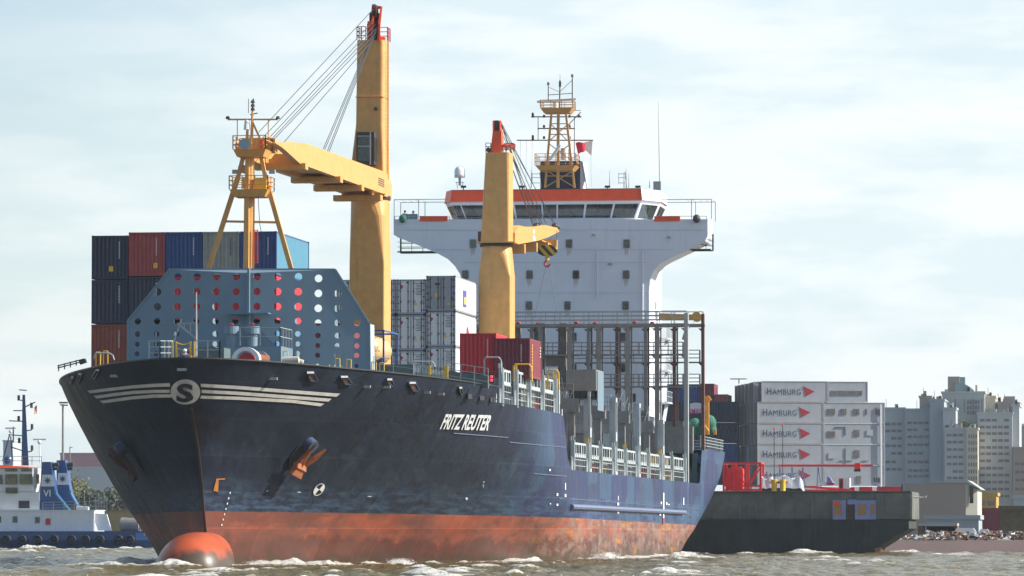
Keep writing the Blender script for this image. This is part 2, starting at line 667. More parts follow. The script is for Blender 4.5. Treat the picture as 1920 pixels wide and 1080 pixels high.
def hull_material():
    m = bpy.data.materials.new('hull_paint')
    m.use_nodes = True
    t = m.node_tree
    n = t.nodes.new
    l = t.links.new
    b = t.nodes['Principled BSDF']
    c = n('ShaderNodeTexCoord')
    sep = n('ShaderNodeSeparateXYZ')
    l(c.outputs['Object'], sep.inputs[0])

    def noise(scale, map_scale, detail=6, rough=.6, loc=(0, 0, 0)):
        mp = n('ShaderNodeMapping')
        mp.inputs['Scale'].default_value = map_scale
        mp.inputs['Location'].default_value = loc
        l(c.outputs['Object'], mp.inputs[0])
        z = n('ShaderNodeTexNoise')
        z.inputs['Scale'].default_value = scale
        z.inputs['Detail'].default_value = detail
        z.inputs['Roughness'].default_value = rough
        l(mp.outputs[0], z.inputs[0])
        return z.outputs[0]

    def ramp(v, lo, hi, a=0., bb=1.):
        r = n('ShaderNodeMapRange')
        r.inputs[1].default_value = lo
        r.inputs[2].default_value = hi
        r.inputs[3].default_value = a
        r.inputs[4].default_value = bb
        l(v, r.inputs[0])
        return r.outputs[0]

    def mix(f, a, bb, typ='MIX'):
        x = n('ShaderNodeMix')
        x.data_type = 'RGBA'
        x.blend_type = typ
        for sock, v in ((0, f), (6, a), (7, bb)):
            if isinstance(v, (int, float)):
                x.inputs[sock].default_value = v
            elif isinstance(v, tuple):
                x.inputs[sock].default_value = (*v, 1)
            else:
                l(v, x.inputs[sock])
        return x.outputs[2]

    def math_(op, a, bb):
        x = n('ShaderNodeMath')
        x.operation = op
        for i, v in enumerate((a, bb)):
            if isinstance(v, (int, float)):
                x.inputs[i].default_value = v
            else:
                l(v, x.inputs[i])
        return x.outputs[0]

    # --- topsides: navy, faded where the plating is patched and scuffed, sunlight painted in amidships
    streaks = noise(1.2, (1, .55, .12), 7, .7)
    patch = noise(.35, (1, .2, .8), 3, .4, (3, 1, 2))
    blk = n('ShaderNodeTexVoronoi')
    blk.distance = 'CHEBYCHEV'
    blk.inputs['Scale'].default_value = .22
    mpb = n('ShaderNodeMapping')
    mpb.inputs['Scale'].default_value = (.01, .8, 1.1)
    l(c.outputs['Object'], mpb.inputs[0])
    l(mpb.outputs[0], blk.inputs[0])
    bcol = n('ShaderNodeSeparateColor')
    l(blk.outputs['Color'], bcol.inputs[0])
    navy = mix(ramp(streaks, .35, .7), (.012, .014, .026), (.024, .036, .06))
    navy = mix(ramp(patch, .42, .68, 0, .5), navy, (.02, .026, .05))
    mid = ramp(sep.outputs[1], -55, -35)           # painted sunlight: lighter blue along the parallel body, darker forward
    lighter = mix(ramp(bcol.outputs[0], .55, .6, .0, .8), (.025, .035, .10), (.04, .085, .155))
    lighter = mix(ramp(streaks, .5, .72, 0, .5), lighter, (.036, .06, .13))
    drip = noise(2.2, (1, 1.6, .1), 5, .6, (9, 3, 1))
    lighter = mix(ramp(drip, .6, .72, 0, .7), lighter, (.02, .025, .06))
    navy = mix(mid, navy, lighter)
    tl_ = noise(.8, (1.2, .25, .6), 8, .72, (5, 2, 8))
    navy = mix(math_('MULTIPLY', ramp(tl_, .5, .66, 0, .55), ramp(sep.outputs[2], 9.5, 6)), navy, (.045, .075, .095))
    br_ = noise(.6, (1, .3, .45), 8, .75, (1, 6, 8))
    navy = mix(ramp(br_, .56, .7, 0, .4), navy, (.055, .05, .042))
    # scuffs from the fenders, near the boot top
    sc = noise(1.5, (1, .14, 2.2), 7, .7, (0, 4, 4))
    band = math_('MULTIPLY', ramp(sep.outputs[2], 5.2, 3.4), ramp(sc, .45, .6))
    navy = mix(math_('MULTIPLY', band, .55), navy, (.07, .13, .21))
    fl = noise(.9, (1, 1.2, .35), 8, .75, (2, 0, 7))
    navy = mix(ramp(fl, .66, .74, 0, .35), navy, (.15, .12, .10))
    # welded plate seams, barely visible
    cxy = n('ShaderNodeCombineXYZ')
    l(sep.outputs[1], cxy.inputs[0])
    l(sep.outputs[2], cxy.inputs[1])
    bk_ = n('ShaderNodeTexBrick')
    bk_.inputs['Scale'].default_value = 1
    bk_.inputs['Brick Width'].default_value = 7.5
    bk_.inputs['Row Height'].default_value = 2.15
    bk_.inputs['Mortar Size'].default_value = .03
    bk_.inputs['Color1'].default_value = (.72, .72, .74, 1)
    bk_.inputs['Color2'].default_value = (1.15, 1.15, 1.14, 1)
    bk_.inputs['Mortar'].default_value = (1.6, 1.55, 1.5, 1)
    l(cxy.outputs[0], bk_.inputs['Vector'])
    navy = mix(.75, navy, mix(1.0, navy, bk_.outputs['Color'], 'MULTIPLY'))
    # --- boot top
    red = mix(ramp(noise(.7, (1, .5, 1), 6, .65, (1, 1, 9)), .35, .65), (.29, .07, .04), (.38, .11, .06))
    dirt = noise(.6, (1, .22, 1.1), 7, .7, (6, 1, 3))
    wl = math_('ADD', sep.outputs[2], ramp(noise(.9, (1, .35, .5), 7, .7, (4, 4, 1)), .3, .7, -.6, .6))
    low = ramp(wl, 1.6, 1.2)
    red = mix(math_('MULTIPLY', low, .8), red, (.085, .035, .028))
    red = mix(ramp(dirt, .46, .62, 0, .7), red, (.17, .075, .055))
    big = noise(.2, (1, .45, 1.6), 6, .62, (1, 7, 3))
    red = mix(ramp(big, .47, .56, 0, .65), red, (.11, .05, .04))
    aft = ramp(sep.outputs[1], -40, -25)
    scr = noise(2.2, (1, .2, .6), 8, .8, (8, 2, 5))
    red = mix(math_('MULTIPLY', aft, ramp(scr, .46, .56, 0, .8)), red, (.26, .19, .15))
    yl = noise(.8, (1, .12, 1.5), 5, .6, (11, 5, 0))
    red = mix(math_('MULTIPLY', aft, ramp(yl, .59, .64, 0, .7)), red, (.45, .19, .04))
    weed = math_('MULTIPLY', ramp(wl, .7, .2), .7)
    red = mix(weed, red, (.06, .05, .03))
    red = mix(.6, red, mix(1.0, red, bk_.outputs['Color'], 'MULTIPLY'))
    edge = math_('SUBTRACT', sep.outputs[2], math_('MULTIPLY', sep.outputs[1], -.0042))
    sel = ramp(edge, 2.78, 2.82)
    col = mix(sel, red, navy)
    # rust runs
    rr = noise(3.5, (1, 1, .07), 4, .5, (2, 9, 2))
    col = mix(ramp(rr, .7, .78, 0, .45), col, (.2, .09, .04))
    l(col, b.inputs['Base Color'])
    l(ramp(streaks, .3, .7, .38, .6), b.inputs['Roughness'])
    b.inputs['Specular IOR Level'].default_value = .28
    # plates dished between the frames
    bp = n('ShaderNodeBump')
    bp.inputs['Strength'].default_value = .35
    bp.inputs['Distance'].default_value = .08
    l(noise(.5, (1, 1, 1), 3, .5), bp.inputs['Height'])
    wv = n('ShaderNodeTexWave')
    wv.bands_direction = 'Y'
    wv.inputs['Scale'].default_value = .42
    wv.inputs['Distortion'].default_value = .6
    l(c.outputs['Object'], wv.inputs[0])
    b2 = n('ShaderNodeBump')
    b2.inputs['Strength'].default_value = .22
    b2.inputs['Distance'].default_value = .018
    l(wv.outputs[0], b2.inputs['Height'])
    l(bp.outputs[0], b2.inputs['Normal'])
    l(b2.outputs[0], b.inputs['Normal'])
    return m


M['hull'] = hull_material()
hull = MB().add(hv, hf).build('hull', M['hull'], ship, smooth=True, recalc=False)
bvh = BVHTree.FromPolygons(hv, hf)


def hit(px, py, off=.04):
    r = ray(px, py).normalized()
    loc, nor, idx, d = bvh.ray_cast(CAM, r)
    if loc is None:
        return None, None
    if nor.dot(r) > 0:
        nor = -nor
    return loc + nor * off, nor


# inner bulwark and decks
dk = MB()
fy = [y for y in ys if y < YSTEP]
pl, pr = [], []
for Y in fy:
    B = beam_at(Y + .6, 11) - .12
    pl.append((-max(B, .02), Y + .9, 11.0 - .018 * Y))
    pr.append((max(B, .02), Y + .9, 11.0 - .018 * Y))
for i in range(len(fy) - 1):
    dk.add([pl[i], pr[i], pr[i + 1], pl[i + 1]], [(0, 1, 2, 3)])
fy2 = [y for y in np.arange(YSTEP, 57.1, 1.5)]
for a, b in zip(fy2[:-1], fy2[1:]):
    A, B = beam_at(a, 9.6) - .15, beam_at(b, 9.6) - .15
    dk.add([(-A, a, 10.05), (A, a, 10.05), (B, b, 10.05), (-B, b, 10.05)], [(0, 1, 2, 3)])
dk.box(-14.6, 14.6, 57, 158, 5.7, 6.1)
for a in range(158, 184, 2):
    A, B = beam_at(a, 9.0) - .15, beam_at(a + 2, 9.0) - .15
    dk.add([(-A, a, 9.3), (A, a, 9.3), (B, a + 2, 9.3), (-B, a + 2, 9.3)], [(0, 1, 2, 3)])
dk.box(-14.6, 14.6, 157.6, 158, 6.1, 9.0)
dk.build('deck', 'deckgreen', ship)
# bulwark capping rail
cp = MB()
for side in (1, -1):
    P = [hull_pt(Y, NZ, side, .05) + Vector((0, 0, .03)) for Y in ys if Y <= YSTEP - .09]
    for a, b in zip(P[:-1], P[1:]):
        cp.bar(a, b, .22, .08)
cp.build('bulwark_rail', 'dark', ship)

# bulbous bow
bb = MB()
rings = []
for k in range(19):
    t = k / 18
    y = -.6 + 10.6 * t
    s_ = math.sqrt(max(0.0, 1 - (1 - min((y + .6) / 3.6, 1)) ** 2)) if k else .02
    ww = 2.35 * s_ * (1 if y < 3.5 else 1 - .085 * (y - 3.5))
    hh = 2.5 * s_
    zc = -.6
    rings.append([(ww * math.cos(q * 2 * math.pi / 32), y, zc + hh * math.sin(q * 2 * math.pi / 32)) for q in range(32)])
bb.loft(rings)
bulbm = mat('bulb_paint', (.42, .085, .035), .3, var=.25, scale=.7, streak=0)
bulb = bb.build('bulbous_bow', bulbm, ship, smooth=True)
_t = bulbm.node_tree
_b = _t.nodes['Principled BSDF']
_c = _t.nodes.new('ShaderNodeTexCoord')
_n = _t.nodes.new('ShaderNodeTexNoise')
_n.inputs['Scale'].default_value = .7
_n.inputs['Detail'].default_value = 6
_t.links.new(_c.outputs['Object'], _n.inputs[0])
_s = _t.nodes.new('ShaderNodeSeparateXYZ')
_t.links.new(_c.outputs['Object'], _s.inputs[0])
_m = _t.nodes.new('ShaderNodeMath')
_m.operation = 'MULTIPLY_ADD'
_m.inputs[1].default_value = 2.2
_t.links.new(_n.outputs[0], _m.inputs[0])
_t.links.new(_s.outputs[2], _m.inputs[2])
_r = _t.nodes.new('ShaderNodeMapRange')
_r.inputs[1].default_value = 1.45
_r.inputs[2].default_value = 2.0
_t.links.new(_m.outputs[0], _r.inputs[0])
_x = _t.nodes.new('ShaderNodeMix')
_x.data_type = 'RGBA'
_x.inputs[6].default_value = (.085, .06, .04, 1)
_src = _b.inputs['Base Color'].links[0].from_socket
_t.links.new(_src, _x.inputs[7])
_t.links.new(_r.outputs[0], _x.inputs[0])
_t.links.new(_x.outputs[2], _b.inputs['Base Color'])
_b.inputs['Specular IOR Level'].default_value = .35
_b.inputs['Roughness'].default_value = .38


# ---- painted marks laid on the plating
def decal(polys, name, m, off=.05, label=None, split=False):
    mb = MB()
    for poly in polys:
        vs = []
        for px, py in poly:
            p, _ = hit(px, py, off)
            if p is None:
                break
            vs.append(p)
        else:
            mb.add(vs, [tuple(range(len(vs)))])
    return (mb.split if split else mb.build)(name, m, ship, recalc=False, label=label)


M['markwhite'] = mat('mark_white', (.62, .61, .58), .6, var=.2, scale=1.2, streak=.25, streak_col=(.3, .22, .1))
M['markdark'] = mat('mark_dark', (.02, .022, .03), .5)


def lerp_curve(pts, x):
    for (a, ya), (b, yb) in zip(pts[:-1], pts[1:]):
        if x <= b:
            t = (x - a) / (b - a)
            return ya + (yb - ya) * t
    return pts[-1][1]


def stripe(top, bot, x0t, x1t, x0b, x1b):
    qs = []
    n = 44
    for i in range(n):
        q = []
        for k, (crv, a, b) in ((0, (top, x0t, x1t)), (1, (bot, x0b, x1b))):
            xa = a + (b - a) * i / n
            xb = a + (b - a) * (i + 1) / n
            q.append(((xa, lerp_curve(crv, xa)), (xb, lerp_curve(crv, xb))))
        qs.append([q[0][0], q[0][1], q[1][1], q[1][0]])
    return qs


LS = [([(165, 731.5), (210, 726), (250, 721.5), (290, 718.5), (319, 717.5)], [(170, 736.5), (210, 732), (250, 727.5), (290, 725), (320, 724)], 165, 319, 170, 320),
      ([(176, 741.7), (215, 736), (250, 732), (290, 730), (319, 730)], [(183, 746.5), (215, 742), (250, 738), (290, 736), (319, 735.7)], 176, 319, 183, 319),
      ([(188, 750.8), (220, 746), (250, 742), (290, 738.5), (321, 738.5)], [(195, 755.5), (220, 752), (250, 748), (290, 745), (323, 744.5)], 188, 321, 195, 323)]
RS = [([(376, 718.5), (447, 722.7), (547, 730.5), (637, 737.2)], [(377, 724.8), (447, 729), (547, 737), (630, 743)], 376, 637, 377, 630),
      ([(378, 730), (447, 733.5), (547, 741), (621, 746.7)], [(378, 736), (447, 739.8), (547, 747.3), (615, 752.2)], 378, 621, 378, 615),
      ([(377, 741), (447, 743), (547, 748.5), (607, 756)], [(375, 746.5), (447, 749), (547, 754.5), (600, 761)], 377, 607, 375, 600)]
polys = []
for s_ in LS + RS:
    polys += stripe(*s_)
decal(polys, 'emblem_stripe', 'markwhite', split=True)


def ringpoly(cx, cy, r0x, r0y, r1x, r1y, n=40, rot=0):
    out_ = []
    for i in range(n):
        a, b = 2 * math.pi * i / n, 2 * math.pi * (i + 1) / n
        out_.append([(cx + r0x * math.cos(a), cy + r0y * math.sin(a)), (cx + r1x * math.cos(a), cy + r1y * math.sin(a)),
                     (cx + r1x * math.cos(b), cy + r1y * math.sin(b)), (cx + r0x * math.cos(b), cy + r0y * math.sin(b))])
    return out_


decal(sum([ringpoly(348, 734, 27.2 * k / 5, 23.6 * k / 5, 27.2 * (k + 1) / 5, 23.6 * (k + 1) / 5) for k in range(1, 5)], []) +
      [[(348 + 5.44 * math.cos(i * math.pi / 10), 734 + 4.72 * math.sin(i * math.pi / 10)) for i in range(20)]], 'emblem_disc', 'markwhite', .06)
vs_, fs_, _ = text_mesh('S', .035)
decal([[(334 + 28 * vs_[i][0], 751.5 - 35 * vs_[i][1]) for i in f] for f in fs_], 'emblem_letter', 'markdark', .2)
# ship name
vs_, fs_, _ = text_mesh('FRITZ REUTER', .028, 1.0)


def nm(u, v):
    return (823 + 90 * u + 12 * v - 2 * u * v, 804 - 28.5 * v + 3.0 * u * (1) - 0.5 * u * v)


M['namewhite'] = mat('name_white', (.72, .74, .76), .6, var=.1)
decal([[nm(*vs_[i]) for i in f] for f in fs_], 'ship_name', 'namewhite', .06)
# thruster symbol
c0 = (597, 917)
q = []
ang = R(-50)
pt = lambda u, v: (c0[0] + u * 13.5 * math.cos(ang) - v * 8.0 * math.sin(ang), c0[1] + u * 13.5 * math.sin(ang) + v * 8.0 * math.cos(ang))
for i in range(32):
    a, b = 2 * math.pi * i / 32, 2 * math.pi * (i + 1) / 32
    q.append([pt(.88 * math.cos(a), .88 * math.sin(a)), pt(math.cos(a), math.sin(a)), pt(math.cos(b), math.sin(b)), pt(.88 * math.cos(b), .88 * math.sin(b))])
for a0 in (45, 225):
    q.append([pt(0, 0)] + [pt(.9 * math.cos(R(a0 + k * 10 - 45 + 0)), .9 * math.sin(R(a0 + k * 10 - 45))) for k in range(10)])
decal(q, 'thruster_mark', 'markwhite', .06)
q = []
for (x, y, ww, hh) in [(906, 903, 2.5, 1.5), (874, 934, 4, 4), (1044, 927, 3, 5), (1059, 912, 1.6, 12), (1059, 929, 3, 5), (1044, 946, 3, 4), (1031, 944, 2, 2), (1158, 945, 3, 5), (1158, 961, 3, 3), (1158, 934, 1, 8),
                       (1239, 943, 2, 5), (1249, 944, 2, 5), (1253, 946, 3, 2), (1237, 965, 3, 3), (1281, 940, 1.5, 14), (1280, 966, 2, 2), (905, 910, .8, 6), (1030, 881, 3, 4), (560, 922, 6, 1.2), (692, 930, 7, 1.2), (500, 920, 4, 1)]:
    q.append([(x - ww / 2, y - hh / 2), (x + ww / 2, y - hh / 2), (x + ww / 2, y + hh / 2), (x - ww / 2, y + hh / 2)])
for i in range(7):
    x0 = 430 - i * 2.6
    y0 = 922 + i * 10
    q.append([(x0, y0), (x0 + 1.6, y0), (x0 + .8, y0 + 3.5), (x0 - .8, y0 + 3.5)])
decal(q, 'draught_mark', 'namewhite', .05, split=True)
decal([[(1241.6, 924), (1244, 924), (1244, 971), (1241.6, 971)]], 'load_line_strip', 'namewhite', .07)
decal([[(1241.6, 971), (1244, 971), (1244, 983), (1241.6, 983)]], 'load_line_strip', 'red', .07)
decal([[(399, 920), (405, 897), (409, 899), (408, 922)], [(405, 897), (421, 896), (421, 898.5), (409, 899)]], 'primer_patch', mat('primer_orange', (.42, .15, .03), .6, var=.4, scale=3), .05)

# fender bar along the side and two plate seams
fb = MB()
P = [hit(1069 + (1282 - 1069) * i / 10, 950 + (961 - 950) * i / 10, .1)[0] for i in range(11)]
for a, b in zip(P[:-1], P[1:]):
    fb.tube(a, b, .19, n=8)
fb.build('fender_bar', mat('fender_steel', (.13, .16, .26), .4, streak=.4), ship)
for (a, b) in [((955, 829), (1061, 839)), ((1048, 934), (1310, 954)), ((1000, 888), (1062, 893)), ((850, 812), (952, 820))]:
    sm = MB()
    P = [hit(a[0] + (b[0] - a[0]) * i / 8, a[1] + (b[1] - a[1]) * i / 8, .02)[0] for i in range(9)]
    P = [p for p in P if p is not None]
    for c1, c2 in zip(P[:-1], P[1:]):
        sm.bar(c1, c2, .05)
    sm.build('plate_seam', mat('seam_paint', (.10, .13, .2), .5), ship)

# hawse fairleads: recessed dark openings with light lips
for (x, y, ww, hh, sk) in [(137, 712, 3, 12, 5), (151, 708, 5, 16, 6), (182, 700, 6, 15, 9), (583, 705, 13, 16, -8), (647, 712, 13, 14, -9), (730, 716, 9, 12, -6), (774, 724, 12, 15, -8), (877, 742, 0, 0, 0), (862, 732, 5, 12, -4)]:
    if ww == 0:
        continue
    P = [(x - ww / 2 + sk / 2, y - hh / 2), (x + ww / 2 + sk / 2, y - hh / 2), (x + ww / 2 - sk / 2, y + hh / 2), (x - ww / 2 - sk / 2, y + hh / 2)]
    H = [hit(*p, .02)[0] for p in P]
    if any(h is None for h in H):
        continue
    m1 = MB()
    nrm = hit(x, y)[1]
    m1.prism(H, nrm * .06)
    fo = m1.build('fairlead', 'framerust', ship)
    m2 = MB()
    for a, b in zip(H, H[1:] + H[:1]):
        m2.bar(a + nrm * .05, b + nrm * .05, .1)
    m2.build('fairlead_lip', 'hull', fo)
    m3 = MB()
    m3.bar(H[0] + nrm * .07, H[1] + nrm * .07, .14, .12)
    m3.build('fairlead_roller', 'railgrey', fo)
for (x, y) in [(342, 692), (217, 704), (510, 709), (685, 724), (722, 725), (797, 735), (823, 738)]:
    p, nrm = hit(x, y, .06)
    if p is not None:
        m1 = MB()
        m1.bar(p - Vector((.28, 0, 0)), p + Vector((.28, 0, 0)), .2, .16)
        m1.build('bow_light', 'railgrey', ship)
for (x, y) in [(877, 743), (900, 746), (920, 749)]:
    p, nrm = hit(x, y, .03)
    if p is None:
        continue
    m1 = MB()
    m1.bar(p - Vector((.12, .2, 0)), p + Vector((.12, .2, 0)), .3, .3)
    m1.build('freeing_port', 'dark', ship)


# ---- anchors
def anchor(px, py, sx):
    p, nrm = hit(px, py, .25)
    down = Vector((0, -.25, -1)).normalized()
    down = (down - nrm * down.dot(nrm)).normalized()
    side = down.cross(nrm).normalized()
    an = MB()
    f = lambda a, b, c: p + side * a + down * b + nrm * c
    an.bar(f(0, -1.3, .1), f(0, .5, .35), .3, .3)                # shank
    an.bar(f(-.55, .55, .35), f(.55, .55, .35), .36, .4)        # crown
    for s in (-1, 1):
        an.prism([f(s * .22, .6, .15), f(s * .5, .5, .2), f(s * .66, -.4, .5), f(s * .62, -1.25, .6), f(s * .36, -.4, .4)], nrm * .2)
    an.prism([f(-.4, .5, .5), f(.4, .5, .5), f(.6, 1.15, .62), f(-.6, 1.15, .62)], nrm * -.35)
    a = an.build('anchor', M['anchor_lit'] if sx > 0 else M['anchor_shaded'], ship, bevel=.03)
    bo = MB()
    bo.tube(f(0, -.9, -1.2), f(0, -.9, .3), .52, .42, n=18)
    bo.build('hawse_pipe', M['hawse'], a, smooth=False)
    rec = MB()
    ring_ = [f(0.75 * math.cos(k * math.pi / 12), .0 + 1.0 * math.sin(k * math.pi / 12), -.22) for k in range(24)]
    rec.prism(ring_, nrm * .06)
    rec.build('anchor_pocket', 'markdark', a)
    return a


M['anchor_shaded'] = mat('anchor_rust_shaded', (.10, .045, .025), .7, var=.35, scale=4)  # anchor rust with the starboard side's shade painted in as darker brown
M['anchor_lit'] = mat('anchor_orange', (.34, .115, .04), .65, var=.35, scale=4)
M['hawse'] = mat('hawse_blue', (.06, .09, .15), .3)
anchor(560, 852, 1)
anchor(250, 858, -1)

# stem line
sm = MB()
P = [Vector((0, lv(z)[1] - .03, z)) for z in np.linspace(1.2, 9.2, 12)]
for a, b in zip(P[:-1], P[1:]):
    sm.bar(a, b, .14, .08)
sm.build('stem_bar', mat('stem_dark', (.04, .028, .025), .6), ship)

# ---- breakwater with round holes
YB = 20.0
outl = [at(x, y, Y=YB) for x, y in [(238, 700), (238, 600), (318, 505), (628, 505), (690, 605), (692, 700)]]
zlo = 10.2
outl = [(p.x, p.z) for p in outl]
outl[0] = (outl[0][0], zlo)
outl[-1] = (outl[-1][0], zlo)
holes = []
rowsy = [519, 547, 575, 602, 626, 645, 663, 683]
colx = [(258, 2.9), (295, 1.9), (333, 1.2), (370, .8), (407, .6), (445, .3), (484, .0), (522, -.3), (560, -.3), (597, 0), (633, 0), (669, 0)]
hx = {0: range(2, 10), 1: range(1, 11), 2: range(1, 11), 3: range(0, 12), 4: [0, 1, 2, 4, 7, 8, 9, 10, 11], 5: [0, 1, 4, 7, 8, 9, 10, 11], 6: [0, 1, 8, 9, 10, 11], 7: [9, 11]}
rad = [7.2, 7.2, 7.2, 6.2, 5.4, 5, 5, 4]
for r_, cols in hx.items():
    for c_ in cols:
        x = [258, 295, 333, 370, 407, 445, 484, 522, 560, 597, 633, 669][c_] - (r_ * .6 if c_ < 6 else r_ * .3)
        y = rowsy[r_] + (3 if (c_ >= 9) else 0)
        p = at(x, y, Y=YB)
        holes.append((p.x, p.z, rad[r_] / 30.0))
from mathutils.geometry import delaunay_2d_cdt
cv = [Vector(p) for p in outl]
ce = [(k, (k + 1) % len(outl)) for k in range(len(outl))]
for x, z, r_ in holes:
    b0 = len(cv)
    cv += [Vector((x + r_ * math.cos(k * math.pi / 10), z + r_ * math.sin(k * math.pi / 10))) for k in range(20)]
    ce += [(b0 + k, b0 + (k + 1) % 20) for k in range(20)]
ov, oe, of = delaunay_2d_cdt(cv, ce, [], 1, 1e-5)[:3]


def in_plate(x, z):
    c_ = False
    for (xa, za_), (xb, zb_) in zip(outl, outl[1:] + outl[:1]):
        if (za_ > z) != (zb_ > z) and x < (xb - xa) * (z - za_) / (zb_ - za_) + xa:
            c_ = not c_
    return c_ and all((x - hx_) ** 2 + (z - hz_) ** 2 > (r_ * .985) ** 2 for hx_, hz_, r_ in holes)


bw_m = bmesh.new()
bvs = [bw_m.verts.new((v.x, YB, v.y)) for v in ov]
for f in of:
    if in_plate(sum(ov[k].x for k in f) / len(f), sum(ov[k].y for k in f) / len(f)):
        bw_m.faces.new([bvs[k] for k in f])
ex = bmesh.ops.extrude_face_region(bw_m, geom=list(bw_m.faces))
bmesh.ops.translate(bw_m, verts=[g for g in ex['geom'] if isinstance(g, bmesh.types.BMVert)], vec=(0, .06, 0))
loose = [v for v in bw_m.verts if not v.link_faces]
bmesh.ops.delete(bw_m, geom=loose)
# slight rake in plan: sides swept aft from the centre fold
for v in bw_m.verts:
    v.co.y += abs(v.co.x) * .10 - .4
    v.co.y -= 90
bmesh.ops.recalc_face_normals(bw_m, faces=bw_m.faces)
me = bpy.data.meshes.new('breakwater')
bw_m.to_mesh(me)
bw_m.free()
me.materials.append(M['greyblue'])
bwo = bpy.data.objects.new('breakwater', me)
COL.objects.link(bwo)
bwo.parent = ship
tr = MB()
for a, b in zip(outl[:-1], outl[1:]):
    tr.bar((a[0], YB + abs(a[0]) * .1 - .38, a[1]), (b[0], YB + abs(b[0]) * .1 - .38, b[1]), .16, .12)
tr.bar((0, YB - .5, zlo), (0, YB - .5, outl[2][1]), .14, .3)
tr.build('edge_stiffener', M['greyblue'], bwo)
sg = MB()
sg.prism([at(684, 700, Y=20.6), at(693, 700, Y=20.6), at(692, 607, Y=20.6), at(690, 607, Y=20.6)], (0, 2.0, 0))
sg.build('side_gusset', 'stanchion', bwo)
for s in (-1, 1):
    for xx in (2.6, 5.2):
        br = MB()
        br.prism([(s * xx, 20.3, zlo), (s * xx, 23.5, zlo), (s * xx, 20.3, 17.5)], (.12, 0, 0))
        br.build('rear_brace', 'greyblue', bwo)

# ---- foremast
fm = thing_ = MB()
YF = 21.6
ft = lambda x, y, dy=0: at(x, y, Y=YF + dy)
fm.tube(ft(466, 520), ft(468, 355), .36, .34, n=14)
fm.tube(ft(468, 355), ft(469, 285), .34, .26, n=14)
fm.bar(ft(463, 520, -.5), ft(464, 285, -.5), .24, .3)
foremast = fm.build('foremast', 'yellow', ship, smooth=False)
lg = [((391, 504), (447, 330)), ((546, 504), (497, 330))]
for a, b in lg:
    MB().bar(ft(*a), ft(*b), .28).build('strut', 'yellow', foremast)
MB().bar(ft(447, 330), ft(457, 290), .24).bar(ft(497, 330), ft(488, 285), .24).bar(ft(456, 325), ft(460, 310), .2).split('strut', 'yellow', foremast)
MB().bar(ft(419, 415), ft(520, 417), .14).build('cross_bar', 'yellow', foremast)


def platform(x0, x1, y, name='platform', depth=2.2, par=foremast, Yc=YF, mt='yellow', h=26, zs=None):
    a = at(x0, y, Y=Yc)
    b = at(x1, y, Y=Yc)
    z = (a.z + b.z) / 2
    xm = (a.x + b.x) / 2
    d = depth / 2
    mb = MB()
    hw = (b.x - a.x) / 2
    rt = [(xm + sx * hw, Yc + sy * d, z) for sx, sy in ((-1, -1), (1, -1), (1, 1), (-1, 1))]
    rb = [(xm + sx * hw * .8, Yc + sy * d * .8, z - .45) for sx, sy in ((-1, -1), (1, -1), (1, 1), (-1, 1))]
    mb.loft([rb, rt])
    o = mb.build(name, mt, par)
    hh = h / (FPX / (Yc - CAM.y))
    r_ = MB()
    rr = rt + rt[:1]
    r_.rail(rr, hh, 3, .9, .028)
    r_.build('railing', mt, o if par.parent is None else par)
    return o


platform(443, 504, 282)
platform(436, 508, 357)
mm = MB()
mm.tube(ft(471, 285), ft(474, 195), .12, .06)
mm.bar(ft(474, 230), ft(497, 280), .12)
mm.bar(ft(427, 224), ft(521, 224), .1)
mm.bar(ft(445, 224), ft(445, 262), .05).bar(ft(503, 224), ft(503, 262), .05)
mm.tube(ft(463, 262), ft(464, 242), .09)
mm.build('topmast', 'yellow', foremast)
lt = MB()
for x, y in [(474, 190), (474, 197), (474, 204), (427, 220), (521, 220)]:
    lt.tube(ft(x, y + 3), ft(x, y - 2), .15, .1)
lt.tube(ft(472, 222), ft(475, 185), .05)
lt.bar(ft(469, 215), ft(483, 212), .06)
lt.tube(ft(466, 212), ft(466, 185), .02)
lt.build('signal_lights', 'dark', foremast)
MB().tube(ft(463, 243), ft(463, 232), .22, .18).ball(ft(463, 229), .17).build('fog_horn_lamp', 'white', foremast)
MB().tube(ft(458, 270, -1.3), ft(458, 271, -.3), .35, .3, n=16).build('air_horn', 'greyblue', foremast)
MB().bar(ft(436, 322), ft(446, 322), .3, .25).bar(ft(505, 322), ft(516, 322), .3, .25).bar(ft(447, 315), ft(452, 315), .25, .2).split('floodlight', 'railgrey', foremast)
MB().bar(ft(455, 343), ft(461, 343), .7).bar(ft(478, 345), ft(502, 346), .9, .7).split('mast_winch', 'ropeyellow', foremast)
MB().bar(ft(487, 270), ft(493, 270), .25, .6).build('life_jacket_box', 'orange', foremast)
ld = MB()
for s in (477, 483):
    ld.bar(ft(s, 494, -.3), ft(s, 430, -.3), .05)
for k in range(16):
    ld.bar(ft(477, 432 + k * 4, -.3), ft(483, 432 + k * 4, -.3), .04)
ld.build('ladder', 'orange', foremast)
MB().path([ft(484, 370), ft(487, 420), ft(504, 505)], .02).build('halyard', 'dark', foremast)


# ---- deck cranes
def sq_ring(cx, cy, z, hx_, hy_, c, n=5):
    """rounded rectangle ring; c = corner radius"""
    pts = []
    for (sx, sy, a0) in ((1, -1, -90), (1, 1, 0), (-1, 1, 90), (-1, -1, 180)):
        for k in range(n + 1):
            a = R(a0 + 90 * k / n)
            pts.append((cx + sx * (hx_ - c) + c * math.cos(a), cy + sy * (hy_ - c) + c * math.sin(a), z))
    return pts


def crane_zs(yc, *ypx):
    return [at(900 if yc > 100 else 690, y, Y=yc).z for y in ypx]


